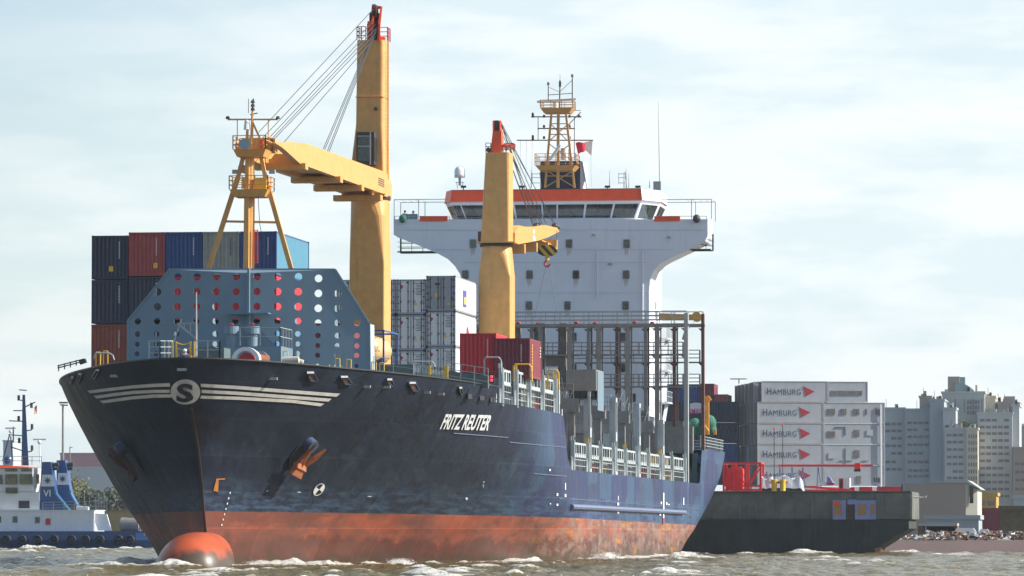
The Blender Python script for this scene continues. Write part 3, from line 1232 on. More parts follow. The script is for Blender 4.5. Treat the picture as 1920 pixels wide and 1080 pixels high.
Y1 = 65.4
z0, za, zb, zc_, zd = crane_zs(Y1, 700, 480, 405, 376, 371)
cx1 = (at(655, 600, Y=Y1 - 1.3).x + at(722, 600, Y=Y1 - 1.3).x) / 2
crane1 = MB()
crane1.loft([sq_ring(cx1, Y1, z0 - 6, 1.28, 1.45, .12), sq_ring(cx1, Y1, za - .5, 1.28, 1.45, .12), sq_ring(cx1, Y1, zb, 1.3, 1.42, .7), sq_ring(cx1, Y1, zc_, 1.4, 1.4, 1.38)])
crane1 = crane1.build('deck_crane', 'yellow', ship, label='tall forward yellow crane')
MB().tube((cx1, Y1, zc_), (cx1, Y1, zd + .1), 1.46, n=40).build('slewing_ring', 'black', crane1)


def cx_at(x0, x1, y, Yf):
    return (at(x0, y, Y=Yf).x + at(x1, y, Y=Yf).x) / 2


hs = MB()
zz = crane_zs(Y1, 371, 345, 330, 235, 77)
cxh = cx_at(669, 716, 200, Y1 - 1.2)
hs.loft([sq_ring(cx1, Y1, zz[0], 1.35, 1.45, .15), sq_ring(cx1, Y1, zz[1], 1.35, 1.45, .15), sq_ring(cx1 - .03, Y1 + .05, zz[2], 1.25, 1.35, .15), sq_ring(cxh, Y1 + .1, zz[3], 1.02, 1.2, .25), sq_ring(cxh, Y1 + .2, zz[4], 1.0, 1.0, .28)])
hs.build('crane_house', 'yellow', crane1)
cb = MB()
p = at(673, 250, Y=Y1 - 1.5)
p2 = at(706, 311, Y=Y1 - 1.5)
cb.box(p.x, p2.x, Y1 - 2.6, Y1 - 1.1, p2.z, p.z)
cab = cb.build('operator_cab', 'dark', crane1)
gl = MB()
gl.box(p.x + .12, p2.x - .3, Y1 - 2.64, Y1 - 2.61, p2.z + .25, p.z - .35)
gl.box(p2.x + .01, p2.x + .03, Y1 - 2.5, Y1 - 1.5, p2.z + .3, p.z - .4)
gl.build('cab_window', 'glass', crane1)
ff = MB()
for zq in (p.z - .3, (p.z + p2.z) / 2 + .15):
    ff.box(p.x + .1, p2.x - .2, Y1 - 2.7, Y1 - 2.66, zq - .04, zq + .04)
ff.box(p2.x - .3, p2.x - .22, Y1 - 2.72, Y1 - 2.66, p2.z, p.z)
ff.build('cab_frame', 'railgrey', crane1)
sm2 = MB()
for z in (zz[0] + 4.0, zz[0] + 7.2):
    sm2.loft([sq_ring(cxh - .01, Y1 + .1, z - .02, 1.06, 1.2, .25), sq_ring(cxh - .01, Y1 + .1, z + .02, 1.06, 1.2, .25)])
sm2.split('weld_seam', 'yellow', crane1)
sm2 = MB()
for z in (z0 + .8, z0 + 4.4, za - 1.0):
    sm2.loft([sq_ring(cx1, Y1, z - .02, 1.29, 1.46, .12), sq_ring(cx1, Y1, z + .02, 1.29, 1.46, .12)])
sm2.split('weld_seam', 'yellow', crane1)
ld2 = MB()
for sx in (-.2, .2):
    ld2.bar((cxh + 1.16, Y1 + sx, zz[1]), (cxh + 1.16, Y1 + sx, zz[4]), .05)
for k in range(34):
    zr_ = zz[1] + .3 + k * .28
    ld2.bar((cxh + 1.16, Y1 - .2, zr_), (cxh + 1.16, Y1 + .2, zr_), .04)
ld2.build('side_ladder', 'yellow', crane1)
MB().box(cx1 - .9, cx1 - .3, Y1 - 1.47, Y1 - 1.44, z0 + 1.0, z0 + 2.5).build('access_door', 'yellow', crane1)
MB().box(cxh + .35, cxh + .55, Y1 - 1.16, Y1 - 1.02, zz[3] + 1, zz[3] + 1.2).build('work_lamp', 'dark', crane1)
# crane head
hd = MB()
for (x0, x1) in ((694, 697), (707, 712)):
    a = at(x0, 77, Y=Y1)
    hd.prism([at(x0, 77, Y=Y1 - .9), at(x0 + 2, 45, Y=Y1 - .9), at(x0 + 6, 12, Y=Y1 - .3), at(x0 + 6, 12, Y=Y1 + .5), at(x0, 77, Y=Y1 + .8)], (.16, 0, 0))
hd.bar(at(698, 14, Y=Y1 + .3), at(714, 14, Y=Y1 + .3), .2)
hd.bar(at(690, 48, Y=Y1 - .6), at(701, 48, Y=Y1 - .6), .5, .6)
hd.prism([at(688, 77, Y=Y1 - .5), at(688, 45, Y=Y1 - .5), at(692, 40, Y=Y1 - .5), at(692, 77, Y=Y1 - .5)], (0, .8, 0))
hd.bar(at(709, 75, Y=Y1), at(722, 75, Y=Y1), .5, .4)
hd.build('crane_head', 'orange', crane1)
shv = MB()
for x, y in [(700, 22), (703, 22), (706, 24), (699, 50), (702, 58), (705, 60)]:
    c = at(x, y, Y=Y1 - .2)
    shv.tube(c - Vector((.05, 0, 0)), c + Vector((.05, 0, 0)), .55, n=20)
shv.box(at(692, 60, Y=Y1 - .3).x, at(708, 60, Y=Y1 - .3).x, Y1 - .2, Y1 + .5, at(700, 76, Y=Y1).z, at(700, 24, Y=Y1).z)
shv.build('sheaves', mat('sheave_dark', (.07, .015, .012), .6), crane1)
rl = MB()
zt_ = zz[4]
rl.rail([(cxh - .95, Y1 - .95, zt_), (cxh - .3, Y1 - .95, zt_)], .95, 3, .4, .03)
rl.rail([(cxh - .95, Y1 - .95, zt_), (cxh - .95, Y1 + .9, zt_)], .95, 3, .9, .03)
rl.rail([(cxh + .6, Y1 - .2, zt_), (cxh + 1.15, Y1 - .2, zt_), (cxh + 1.15, Y1 + 1, zt_)], .95, 3, .5, .03)
rl.build('head_railing', 'red', crane1)
# jib: two box girders with cross beams
jb = MB()
for X, w_ in ((1.4, -.42), (-1.4, .42)):
    P = [at(516, 268, X=1.4), at(545, 266, X=1.4), at(575, 269, X=1.4), at(726, 324, X=1.4), at(731, 361, X=1.4), at(718, 363, X=1.4), at(563, 307, X=1.4), at(540, 286, X=1.4), at(530, 277, X=1.4)]
    P = [Vector((X, v.y, v.z)) for v in P]
    if X < 0:
        P = [Vector((X, 22.0, 26.4)), Vector((X, 25, 27.0)), Vector((X, 31, 27.15)), Vector((X, 64.8, 27.65)), Vector((X, 66, 26.3)), Vector((X, 63, 26.0)), Vector((X, 31, 25.55)), Vector((X, 22.5, 25.7))]
    jb.prism(P, (w_, 0, 0))
jib1 = jb.split('jib_girder', 'yellow', crane1)[0]
cbm = MB()
for Yc, zc2 in ((30.5, 25.6), (43.8, 25.7), (52.5, 25.75), (60.5, 25.6)):
    cbm.box(-1.7, 1.7, Yc - .5, Yc + .5, zc2 - .25, zc2 + .15)
    for X in (-1.0, 1.0):
        cbm.box(X - .1, X + .1, Yc - .5, Yc + .5, zc2 + .12, zc2 + 1.3)
    cbm.prism([(-.9, Yc + .1, zc2 + .15), (.9, Yc + .1, zc2 + .15), (.45, Yc + .1, zc2 + .8), (-.45, Yc + .1, zc2 + .8)], (0, .1, 0))
cbm.box(-1.0, 1.0, 23, 23.9, 25.9, 26.8)
cbm.box(-1.0, 1.0, 64, 66.5, 25.9, 26.6)
cbm.box(-1, 1, 31, 63, 26.05, 26.12)
cbm.split('jib_cross_beam', 'yellow', crane1)
tip = MB()
for x in (505, 509, 513):
    c = at(x, 270, Y=23.5)
    tip.tube(c - Vector((.06, 0, 0)), c + Vector((.06, 0, 0)), .34, n=18)
tip.bar(at(507, 262, Y=23.4), at(512, 285, Y=23.4), .18)
tip.build('jib_sheaves', 'dark', crane1)
fw_ = MB()
for (x1, y1, x2, y2, xx) in [(700, 17, 486, 247, 24), (700, 40, 493, 258, 24), (705, 45, 506, 257, 24.5), (706, 52, 512, 258, 24.5), (706, 60, 514, 261, 25), (705, 68, 533, 266, 27), (700, 60, 606, 279, 44), (702, 60, 609, 280, 44), (706, 50, 614, 283, 46), (708, 50, 617, 284, 46)]:
    fw_.tube(at(x1, y1, Y=Y1 - .6), at(x2, y2, Y=xx), .028, n=5)
fw_.build('luffing_wires', 'wire', crane1)
mk = MB()
for k in range(4):
    a = at(716, 336 + k * 4, X=1.43)
    mk.box(1.402, 1.42, a.y - 1.4, a.y + 1.2, a.z - .04, a.z + .03)
mk.build('capacity_text', 'dark', crane1)

Y2 = 131.9
z0, za, zb, zc_, zd = crane_zs(Y2, 640, 520, 480, 463, 457)
cx2 = cx_at(899, 956, 600, Y2 - 1.3)
c2 = MB()
c2.loft([sq_ring(cx2, Y2, z0 - 12, 1.38, 1.45, .12), sq_ring(cx2, Y2, za, 1.38, 1.45, .12), sq_ring(cx2, Y2, zb, 1.3, 1.32, .75), sq_ring(cx2, Y2, zc_, 1.3, 1.3, 1.28)])
crane2 = c2.build('deck_crane', 'yellow', ship, label='shorter aft yellow crane with its jib pointing to the bridge')
MB().tube((cx2, Y2, zc_), (cx2, Y2, zd), 1.45, n=40).build('slewing_ring', 'black', crane2)
zz = crane_zs(Y2, 457, 440, 288)
hs = MB()
cxa = cx_at(904, 948, 440, Y2 - 1.2)
cxb = cx_at(909, 952, 300, Y2 - 1.2)
hs.loft([sq_ring(cxa + .1, Y2, zz[0], 1.22, 1.4, .1, 2), sq_ring(cxb + .1, Y2, zz[2], 1.05, 1.2, .25, 2)])
hs.build('crane_house', 'yellow', crane2)
zf = zz[0]
MB().box(cx2 - 1.55, cx2 + 1.75, Y2 - 1.5, Y2 + 1.5, zf - .0, zf + .1).build('house_platform', 'yellow', crane2)
MB().box(cx2 - 1.5, cx2 - 1.15, Y2 - .9, Y2 + .9, zf + .1, zf + 1.0).build('switch_box', 'framerust', crane2)
hd = MB()
hd.prism([at(919, 288, Y=Y2 - .5), at(941, 288, Y=Y2 - .5), at(940, 245, Y=Y2 - .5), at(924, 245, Y=Y2 - .5)], (0, 1.3, 0))
for x in (923.5, 936):
    hd.prism([at(x, 246, Y=Y2 - .5), at(x + 2.5, 246, Y=Y2 - .5), at(x + 2.5, 226, Y=Y2 - .3), at(x, 226, Y=Y2 - .3)], (0, 1.1, 0))
hd.build('crane_head', 'orange', crane2)
MB().box(at(927, 240, Y=Y2).x, at(935, 240, Y=Y2).x, Y2 - .2, Y2 + .9, at(930, 245, Y=Y2).z, at(930, 226, Y=Y2).z).bar(at(914, 285, Y=Y2 - .8), at(919, 278, Y=Y2 - .8), .4).split('sheave', 'dark', crane2)
rl = MB()
rl.rail([at(911, 288, Y=Y2 - .9), at(920, 288, Y=Y2 - .9)], .9, 3, .4)
rl.rail([at(942, 284, Y=Y2 - .5), at(964, 284, Y=Y2 + .9)], .55, 3, .5)
rl.build('head_railing', 'dark', crane2)
MB().bar(at(945, 273, Y=Y2 + .3), at(963, 275, Y=Y2 + 1.2), .5, .3).build('boom_stop', 'red', crane2)
jb = MB()
P = [at(966, 436, X=1.4), at(972, 425, X=1.4), at(1005, 425, X=1.4), at(1022, 422, X=1.4), at(1045, 427, X=1.4), at(1049, 434, X=1.4), at(1030, 444, X=1.4), at(1010, 451, X=1.4), at(966, 459, X=1.4)]
jb.prism(P, (-.4, 0, 0))
jb.prism([Vector((-1.4, p_.y, p_.z)) for p_ in P], (.4, 0, 0))
jb.split('jib_girder', 'yellow', crane2)
cbm = MB()
for Yc, zq in ((138, 26.5), (146, 27.1), (154, 27.6), (160, 28.2)):
    cbm.box(-1.6, 1.6, Yc - .35, Yc + .35, zq - .5, zq + .3)
cbm.box(-1.1, 1.1, 133, 162, 28.0, 28.1)
cbm.split('jib_cross_beam', 'yellow', crane2)
sb = MB()
for x, y in [(1005, 424), (1012, 424), (1040, 424), (1044, 426)]:
    c = at(x, y, X=.9)
    sb.ball(c, .3)
sb.split('jib_sheave', 'dark', crane2)
fw_ = MB()
for (x1, y1, x2, y2, Yq) in [(938, 228, 1004, 423, 148), (939, 232, 1008, 423, 149), (940, 236, 1014, 422, 151), (937, 240, 1018, 422, 152), (938, 226, 1040, 424, 161), (939, 230, 1024, 420, 154), (936, 250, 1002, 425, 147), (938, 234, 1044, 426, 162), (940, 260, 1000, 425, 146)]:
    fw_.tube(at(x1, y1, Y=Y2 - .1), at(x2, y2, Y=Yq), .03, n=5)
fw_.build('luffing_wires', 'wire', crane2)
mk = MB()
a = at(1001, 441, X=1.41)
mk.box(1.405, 1.43, a.y - .8, a.y + .8, a.z - .5, a.z - .05)
mk.box(1.405, 1.43, a.y - .5, a.y + .5, a.z + .1, a.z + .5)
mk.build('capacity_text', 'white', crane2)

# hook block hanging from the aft crane
hc = at(1026, 470, Y=149.5)
hook = thing('hook_block', 'yellow and black striped crane hook block hanging from the aft crane', 'hook block', hc)
hb = MB()
oval = [(hc.x + .9 * math.cos(k * math.pi / 12), hc.y - .3, hc.z + .5 * (math.sin(k * math.pi / 12))) for k in range(24)]
hb.prism(oval, (0, .6, 0))
hb.build('block', stripes('hazard_stripes', (.03, .03, .02), (.55, .42, .03), .55), hook)
k_ = MB()
k_.tube(hc + Vector((0, 0, -.5)), hc + Vector((0, 0, -.85)), .18)
k_.build('swivel', 'ropeyellow', hook)
k_ = MB()
for i in range(7):
    a, b = R(100 + i * 36), R(100 + (i + 1) * 36)
    k_.tube(hc + Vector((.26 * math.cos(a), 0, -1.15 + .26 * math.sin(a))), hc + Vector((.26 * math.cos(b), 0, -1.15 + .26 * math.sin(b))), .09)
k_.build('hook', 'red', hook)
k_ = MB()
k_.tube(at(1009, 461, Y=149.5), at(1009, 450, Y=149.5), .025).tube(at(1043, 461, Y=149.5), at(1044, 432, Y=149.5), .025)
k_.tube(hc + Vector((-.1, 0, -1.35)), at(1001, 600, Y=146.5), .025).tube(hc + Vector((.1, 0, -1.35)), at(1048, 600, Y=146.5), .025)
k_.build('sling_wire', 'wire', hook)

# ---- transverse container frames ahead of the bridge
def frame(Yf, xs, ztop_, levels, name, mt, w=.34, depth=1.0, zbot=6.1, depth_last=True):
    o = MB().box(xs[0] - w / 2, xs[-1] + w / 2, Yf - .0, Yf + depth, ztop_ - .28, ztop_).build(name, 'framegrey', ship)
    for i, x in enumerate(xs):
        m_ = mt[i % len(mt)]
        if abs(x - xs[-1]) < .01:
            m_ = 'railgrey' if depth_last else 'framerust'
        MB().box(x - w / 2, x + w / 2, Yf - .02, Yf + depth * .7, zbot, ztop_ - .28 if i < len(xs) - 1 else ztop_ + .9).build('frame_post', m_, o)
    for z in levels:
        mb = MB()
        mb.box(xs[0], xs[-1] - w / 2, Yf + .1, Yf + depth - .1, z - .12, z)
        mb.build('walkway', 'framegrey', o)
        r_ = MB()
        r_.rail([(xs[0], Yf + .12, z), (xs[-1] - .3, Yf + .12, z)], 1.05, 3, 1.3, .035)
        r_.rail([(xs[0], Yf + depth - .12, z), (xs[-1] - .3, Yf + depth - .12, z)], 1.05, 3, 2.0, .03)
        r_.build('walkway_railing', 'framegrey', o)
    for x in xs[:-1]:
        MB().box(x + w * .6, x + w * .6 + .12, Yf + depth * .75, Yf + depth * .95, zbot, ztop_ - .29).build('rear_post', mt[0], o)
    for x in xs[1:]:
        mb = MB()
        for z in levels + [ztop_ - .28]:
            for sg_ in (-1, 1):
                if x + sg_ * w * .5 < xs[-1]:
                    mb.prism([(x + sg_ * w * .5, Yf + .2, z - .13), (x + sg_ * (w * .5 + .3), Yf + .2, z - .13), (x + sg_ * w * .5, Yf + .2, z - .4)], (0, .1, 0))
        mb.split('post_gusset', mt[0], o)
    r_ = MB()
    r_.rail([(xs[0], Yf + .12, ztop_), (xs[-1], Yf + .12, ztop_)], 1.1, 3, 1.3, .028)
    r_.rail([(xs[0], Yf + .9, ztop_), (xs[-1], Yf + .9, ztop_)], 1.1, 3, 2.6, .02)
    r_.build('walkway_railing', 'railgrey', o)
    for x in xs[1:-1:2]:
        MB().ball((x + .6, Yf + .3, ztop_ + .12), .22, .22, .12).build('twistlock', 'red', o)
    return o


xsA = [14.76 - 2.58 * k for k in range(12)][::-1]
xsB = [15.02 - 2.6 * k for k in range(12)][::-1]
zA = at(1286, 606, Y=146).z
zB = at(1318, 607, Y=158.5).z
frA = frame(146, xsA, zA, [at(1200, 664, Y=146).z, at(1200, 724, Y=146).z], 'container_frame', ['framegrey', 'framegrey'], .36)
frB = frame(158.5, xsB, zB, [at(1300, 678, Y=158.5).z, at(1300, 723, Y=158.5).z], 'container_frame', ['framerust', 'framegrey'], .26, zbot=9.3, depth_last=False)
# solid panels (stair towers) on the starboard half of the forward frame
for (x0, x1, y0, y1) in [(975, 1012, 612, 668), (965, 976, 606, 800), (1004, 1022, 606, 800), (1050, 1062, 606, 800)]:
    a = at(x0, y0, Y=147.2)
    b = at(x1, y1, Y=147.2)
    if x1 - x0 > 20:
        continue
    MB().box(a.x, b.x, 147.2, 147.6, b.z, a.z).build('frame_panel', 'framegrey', frA)
for y in (668, 728):
    a = at(965, y, Y=147.1)
    b = at(1060, y, Y=147.1)
    MB().box(a.x, b.x, 147.05, 147.5, a.z - .9, a.z).build('frame_panel', 'framegrey', frA)
# lit open side posts get slots
for px_, Yp, zt2 in ((1107, 75.3, 12.2), (1155, 91.8, 12.2), (1199, 108.3, 12.2)):
    pass


def slotted_post(Yp, z0_, z1_, x=14.75, w_=.55, name='side_post'):
    o = MB()
    z = z0_
    # web with slots
    o.box(x - .1, x + .1, Yp - w_ / 2, Yp - w_ / 2 + .14, z0_, z1_)
    o.box(x - .1, x + .1, Yp + w_ / 2 - .14, Yp + w_ / 2, z0_, z1_)
    n = max(2, int((z1_ - z0_) / 2))
    for k in range(n + 1):
        zc3 = z0_ + (z1_ - z0_) * k / n
        o.box(x - .098, x + .098, Yp - w_ / 2 + .139, Yp + w_ / 2 - .139, max(z0_, zc3 - .35), min(z1_, zc3 + .35))
    o.box(x - .45, x - .1, Yp - .06, Yp + .06, z0_, z1_)
    o.box(x - .5, x - .12, Yp - w_ / 2, Yp + w_ / 2, z0_, z0_ + 2.0)
    return o.build(name, 'stanchion', ship)


for Yp, zt2 in ((75.3, 12.2), (91.8, 12.2), (108.3, 12.2), (126.5, 11.3)):
    slotted_post(Yp, 6.2, zt2, w_=1.0)

# transverse lashing bridges over the hatches
for i, (Yp, zt2) in enumerate(((63.5, 12.0), (75.3, 11.7), (91.8, 11.6), (108.3, 11.6), (126.5, 11.2))):
    lb = MB()
    lb.box(-14.5, 14.0, Yp - .5, Yp + .5, zt2 - 1.0, zt2)
    lbo = lb.build('lashing_bridge', 'framegrey', ship)
    for k in range(11):
        x = 13.4 - 2.6 * k
        mb = MB()
        mb.box(x - .25, x + .25, Yp - .35, Yp + .35, 6.1, zt2 - 1.0)
        mb.build('bridge_leg', 'framegrey', lbo)
    r_ = MB()
    r_.rail([(-14, Yp - .45, zt2), (13.6, Yp - .45, zt2)], 1.1, 3, 1.3, .026)
    for k in range(64):
        xx = random.uniform(0, 13.5)
        r_.tube((xx, Yp - .3, zt2 - random.uniform(0, 1.5)), (xx + random.uniform(-.9, .9), Yp - .2, zt2 + random.uniform(.8, 1.6)), .035)
    r_.build('lashing_rods', 'railgrey', lbo)
    MB().box(6.5, 8.0, Yp - .2, Yp + .2, 6.1, zt2 - 1.0).box(1, 2.0, Yp - .2, Yp + .2, 6.1, zt2 - 1.0).build('end_panel', 'framegrey', lbo)

# hatch covers
for (ya, yb, zt2) in ((64.5, 74.5, 8.4), (76.5, 90.8, 8.2), (93, 107, 8.2), (109.5, 125.5, 8.2), (134, 145, 8.2)):
    h_ = MB().box(-13.0, 12.8, ya, yb, 6.1, zt2 - .6).build('hatch_coaming', 'framegrey', ship)
    MB().box(-13.3, 13.1, ya - .1, yb + .1, zt2 - .6, zt2).build('hatch_cover', 'deckgrey', h_)
h_ = MB().box(-12.5, 12.2, 35, 61, 9.9, 11.0).build('hatch_coaming', 'deckgrey', ship)
MB().box(-12.7, 12.4, 34.8, 61.2, 11.0, 11.7).build('hatch_cover', 'deckgreen', h_)

# control house on the lashing bridge
a = at(1062, 693, Y=75)
b = at(1118, 733, Y=75)
bx = MB().box(a.x, b.x, 75, 79.6, b.z, a.z).build('control_house', mat('house_grey', (.25, .245, .22), .6, var=.15, streak=.2), ship, bevel=.04)
MB().box(a.x + .2, b.x - .2, 75.1, 79.4, 11.7, b.z).build('house_support', 'dark', bx)
MB().box(b.x + .001, b.x + .06, 75.4, 79.2, b.z - 1.4, a.z - .1).build('side_panel', 'greyblue', bx)

# ---- side stanchions with lashing bins and rails
def side_gallery(ylist, zd, ztp, name):
    prev = None
    for i, Yp in enumerate(ylist):
        x = min(14.72, beam_at(Yp, zd) - .12)
        st = MB()
        st.box(x - .16, x + .12, Yp - .26, Yp - .13, zd - .1, ztp)
        st.box(x - .16, x + .12, Yp + .13, Yp + .26, zd - .1, ztp)
        st.box(x - .1, x + .08, Yp - .14, Yp + .14, zd - .1, zd + .7)
        st.box(x - .1, x + .08, Yp - .14, Yp + .14, ztp - .55, ztp)
        st.prism([(x - .1, Yp - .25, zd), (x - .1, Yp - .75, zd), (x - .1, Yp - .25, zd + 1.1)], (.1, 0, 0))
        s_ = st.build('container_pedestal', 'stanchion', ship)
        MB().bar((x, Yp - .2, ztp), (x, Yp - .2, ztp + .35), .12).bar((x - .2, Yp + .2, ztp), (x - .2, Yp + .2, ztp + .3), .12).split('lashing_eye', 'ropeyellow' if i % 3 == 1 else 'stanchion', s_)
        if prev is not None:
            ya, yb = prev + .35, Yp - .35
            px_ = min(14.6, beam_at((ya + yb) / 2, zd) - .25)
            bn = MB()
            zt2, zb2 = ztp - .1, ztp - 1.15
            bn.box(px_ - .05, px_, ya, yb, zb2, zb2 + .28)
            bn.box(px_ - .05, px_, ya, yb, zt2 - .15, zt2)
            nb = max(3, int((yb - ya) / 1.3))
            for k in range(nb + 1):
                yy = ya + (yb - ya) * k / nb
                bn.box(px_ - .05, px_ - .001, yy - .09, yy + .09 + (.25 if k % 3 == 1 else 0), zb2 + .27, zt2 - .14)
            bo_ = bn.build('lashing_bin', 'stanchion', ship)
            g = MB()
            for k in range(int((yb - ya) * 1.6)):
                yy = random.uniform(ya, yb)
                g.bar((px_ - .3, yy, zb2 + .1), (px_ - .25, yy + random.uniform(-.3, .3), zt2 + random.uniform(-.1, .25)), .09)
            g.split('lashing_gear', random.choice(['ropeyellow', 'dark', 'railgrey', 'dark']), bo_)
            r_ = MB()
            r_.rail([(px_, ya, zd), (px_, yb, zd)], 1.3, 3, 1.2, .03)
            r_.build('side_railing', 'railgrey', ship)
            mc = MB()
            for k in range(3):
                yy = random.uniform(ya, yb)
                mc.box(px_ - 1.1, px_ - .7, yy - .1, yy + .1, zd, zd + random.uniform(.6, 1.1))
            mc.split('deck_fitting', random.choice(['red', 'ropeyellow', 'white', 'red', 'plastic_white']), ship)
        prev = Yp


def y_for(px, z):
    lo, hi = 26., 160.
    for _ in range(40):
        m_ = (lo + hi) / 2
        if xpx(beam_at(m_, z) - .12, m_, z) < px:
            lo = m_
        else:
            hi = m_
    return lo


side_gallery([y_for(x, 6.3) for x in (1079, 1107, 1131, 1155, 1177, 1199, 1220, 1243, 1264, 1288)], 6.25, 8.45, 'a')
side_gallery([y_for(x, 10.1) for x in (940, 968, 995, 1022, 1046)], 10.15, 12.55, 'b')
# forecastle break post
MB().box(14.6, 14.8, 57.0, 57.4, 8.0, 12.4).box(14.6, 14.8, 58.6, 59.0, 6.2, 10.5).build('corner_post', 'stanchion', ship)

# gallery between the breakwater and the break of the bulwark
gp = MB()
a = at(697, 690, Y=23.5)
gpo = MB()
gpo.prism([at(697, 700, Y=26), at(697, 683, Y=26), at(775, 683, Y=26), at(775, 705, Y=26)], (0, .4, 0))
gpo.build('bulwark_screen', 'deckgreen', ship)
g2 = MB()
g2.prism([at(838, 716, Y=27), at(838, 695, Y=27), at(915, 705, Y=27), at(915, 728, Y=27)], (0, .4, 0))
g2.build('bulwark_screen', 'deckgreen', ship)
bn = MB()
for k in range(10):
    x = 780 + k * 5.6
    bn.prism([at(x, 704, Y=24), at(x, 685 + k * .6, Y=24), at(x + 2.4, 685 + k * .6, Y=24), at(x + 2.4, 706, Y=24)], (0, .15, 0))
bn.prism([at(778, 688, Y=24), at(778, 683, Y=24), at(836, 690, Y=24), at(836, 695, Y=24)], (0, .12, 0))
bn.prism([at(778, 702, Y=24), at(778, 698, Y=24), at(836, 705, Y=24), at(836, 709, Y=24)], (0, .12, 0))
bn.build('lashing_bin', 'stanchion', ship)
yv = MB()
for x in (806, 834, 838):
    yv.bar(at(x, 710, Y=23.8), at(x, 686, Y=23.8), .14)
yv.split('rail_post', 'ropeyellow', ship)
rr = MB()
rr.rail([at(838, 716, Y=24.5), at(915, 728, Y=24.5)], 1.25, 3, .8, .03)
rr.rail([at(700, 694, Y=22), at(775, 704, Y=22)], .85, 2, 1.2, .02)
rr.split('forward_railing', 'railgrey', ship)
for (x0, x1, y0, yb, m_) in ((908, 940, 670, 705, 'railgrey'), (963, 997, 683, 715, 'ropeyellow'), (768, 815, 678, 690, 'railgrey'), (1027, 1048, 693, 730, 'ropeyellow')):
    hp = MB()
    Yq = 30 if x0 < 1000 else 50
    hp.path([at(x0, yb, Y=Yq), at(x0, y0 + 5, Y=Yq), at(x0 + 3, y0, Y=Yq), at(x1 - 5, y0, Y=Yq), at(x1 - 1, y0 + 5, Y=Yq), at(x1, yb, Y=Yq)], .06)
    hp.build('hoop_rail', m_, ship)
sgn = MB()
a = at(917, 702, Y=25)
b = at(926, 718, Y=25)
sgn.box(a.x, b.x, 25, 25.25, b.z, a.z)
sg_ = sgn.build('side_light', 'black', ship)
for y in (706.5, 713):
    p = at(921.5, y, Y=24.95)
    MB().ball(p, .09).build('lamp', 'redlamp', sg_)

# ---- forecastle deck gear
YW = 10
wn = MB()


def on(x, y, Y):
    return at(x, y, Y=Y)


# light mast with diagonal stays
lm = MB()
lm.tube(on(368, 672, 6), on(368, 548, 6), .07, .04)
lm.bar(on(332, 606, 6), on(366, 634, 6), .08)
lm.bar(on(326, 640, 6), on(340, 598, 6), .07)
lm.bar(on(333, 607, 6), on(368, 605, 6), .06)
lm.bar(on(345, 607, 6), on(345, 618, 6), .05).bar(on(357, 607, 6), on(357, 628, 6), .05)
lm.build('light_mast', 'railgrey', ship)
# lookout platform rails
rp = MB()
rp.rail([on(279, 673, 5), on(300, 673, 5), on(324, 673, 7)], 1.08, 3, .6, .03)
rp.rail([on(366, 673, 5), on(412, 673, 5), on(412, 673, 9)], 1.08, 2, .7, .035)
rp.split('bow_railing', 'railgrey', ship)
yr = MB()
for x in (323, 331, 357, 364):
    yr.bar(on(x, 673, 4.5), on(x - (1 if x < 340 else 0), 640, 4.5), .09)
for y in (642, 652, 664):
    P = [on(331 + k * 4.3, y + 4 * math.sin(math.pi * k / 6), 4.5) for k in range(7)]
    yr.path(P, .03)
yr.build('yellow_gate', 'ropeyellow', ship)
# windlass body and drums
wb = MB()
a = on(370, 674, 9)
b = on(420, 652, 9)
wb.box(a.x, b.x, 9, 11, a.z - .4, b.z)
wb.prism([on(382, 653, 9.2), on(388, 649, 9.2), on(400, 649, 9.2), on(408, 653, 9.2)], (0, 1, 0))
wb.build('windlass', 'deckgreen', ship)
dr = MB()
c = on(462, 673, 7.5)
for k in range(14):
    a0, a1 = math.pi * k / 14, math.pi * (k + 1) / 14
    for (r0, r1, yy, d) in ((.62, .85, 7.2, .5),):
        q_ = [(c.x + r_ * math.cos(t), yy, c.z - .1 + r_ * 0.95 * math.sin(t)) for r_, t in ((r0, a0), (r1, a0), (r1, a1), (r0, a1))]
        dr.prism(q_, (0, d, 0))
dw = dr.build('mooring_drum', 'white', ship)
MB().tube((c.x, 7.6, c.z - .1), (c.x, 7.9, c.z - .1), .5, n=20).build('drum_core', 'red', dw)
d2 = MB()
c2_ = on(474, 676, 10)
d2.tube((c2_.x, 9.5, c2_.z), (c2_.x + .1, 9.7, c2_.z), .62, n=20).tube((c2_.x + .3, 10.5, c2_.z), (c2_.x + .3, 10.7, c2_.z), .6, n=20)
d2o = d2.build('mooring_drum', 'railgrey', ship)
MB().tube((c2_.x + .05, 9.8, c2_.z), (c2_.x + .9, 10.2, c2_.z - .1), .42, n=16).build('mooring_rope', 'rust', d2o)
# vents
for x in (434, 473):
    v = MB()
    p = on(x, 660, 16)
    v.tube((p.x, 16, 11), (p.x, 16, on(x, 626, 16).z), .33, n=16)
    v.tube((p.x, 16, on(x, 626, 16).z), (p.x, 16, on(x, 612, 16).z), .47, n=16)
    vo = v.build('mushroom_vent', 'greyblue', ship)
    MB().tube((p.x, 16, on(x, 612, 16).z), (p.x, 16, on(x, 609, 16).z), .05).ball((p.x, 16, on(x, 608, 16).z), .16, .16, .05).build('handwheel', 'red', vo)
bxs = MB()
a = on(418, 690, 15)
b = on(527, 649, 15)
bxs.box(a.x, b.x, 15, 19, 10.7, b.z)
bxs.build('mast_house', 'greyblue', ship)
MB().box(on(425, 589, 19).x, on(505, 589, 19).x, 18.6, 19.6, on(425, 589, 19).z, on(425, 587, 19).z).build('crow_step', 'greyblue', ship)
rp = MB()
zz_ = b.z
rp.rail([on(450, 648, 14.8), on(525, 648, 14.8), (on(525, 648, 14.8).x, 18.8, on(525, 648, 14.8).z)], 1.12, 2, 1.0, .025)
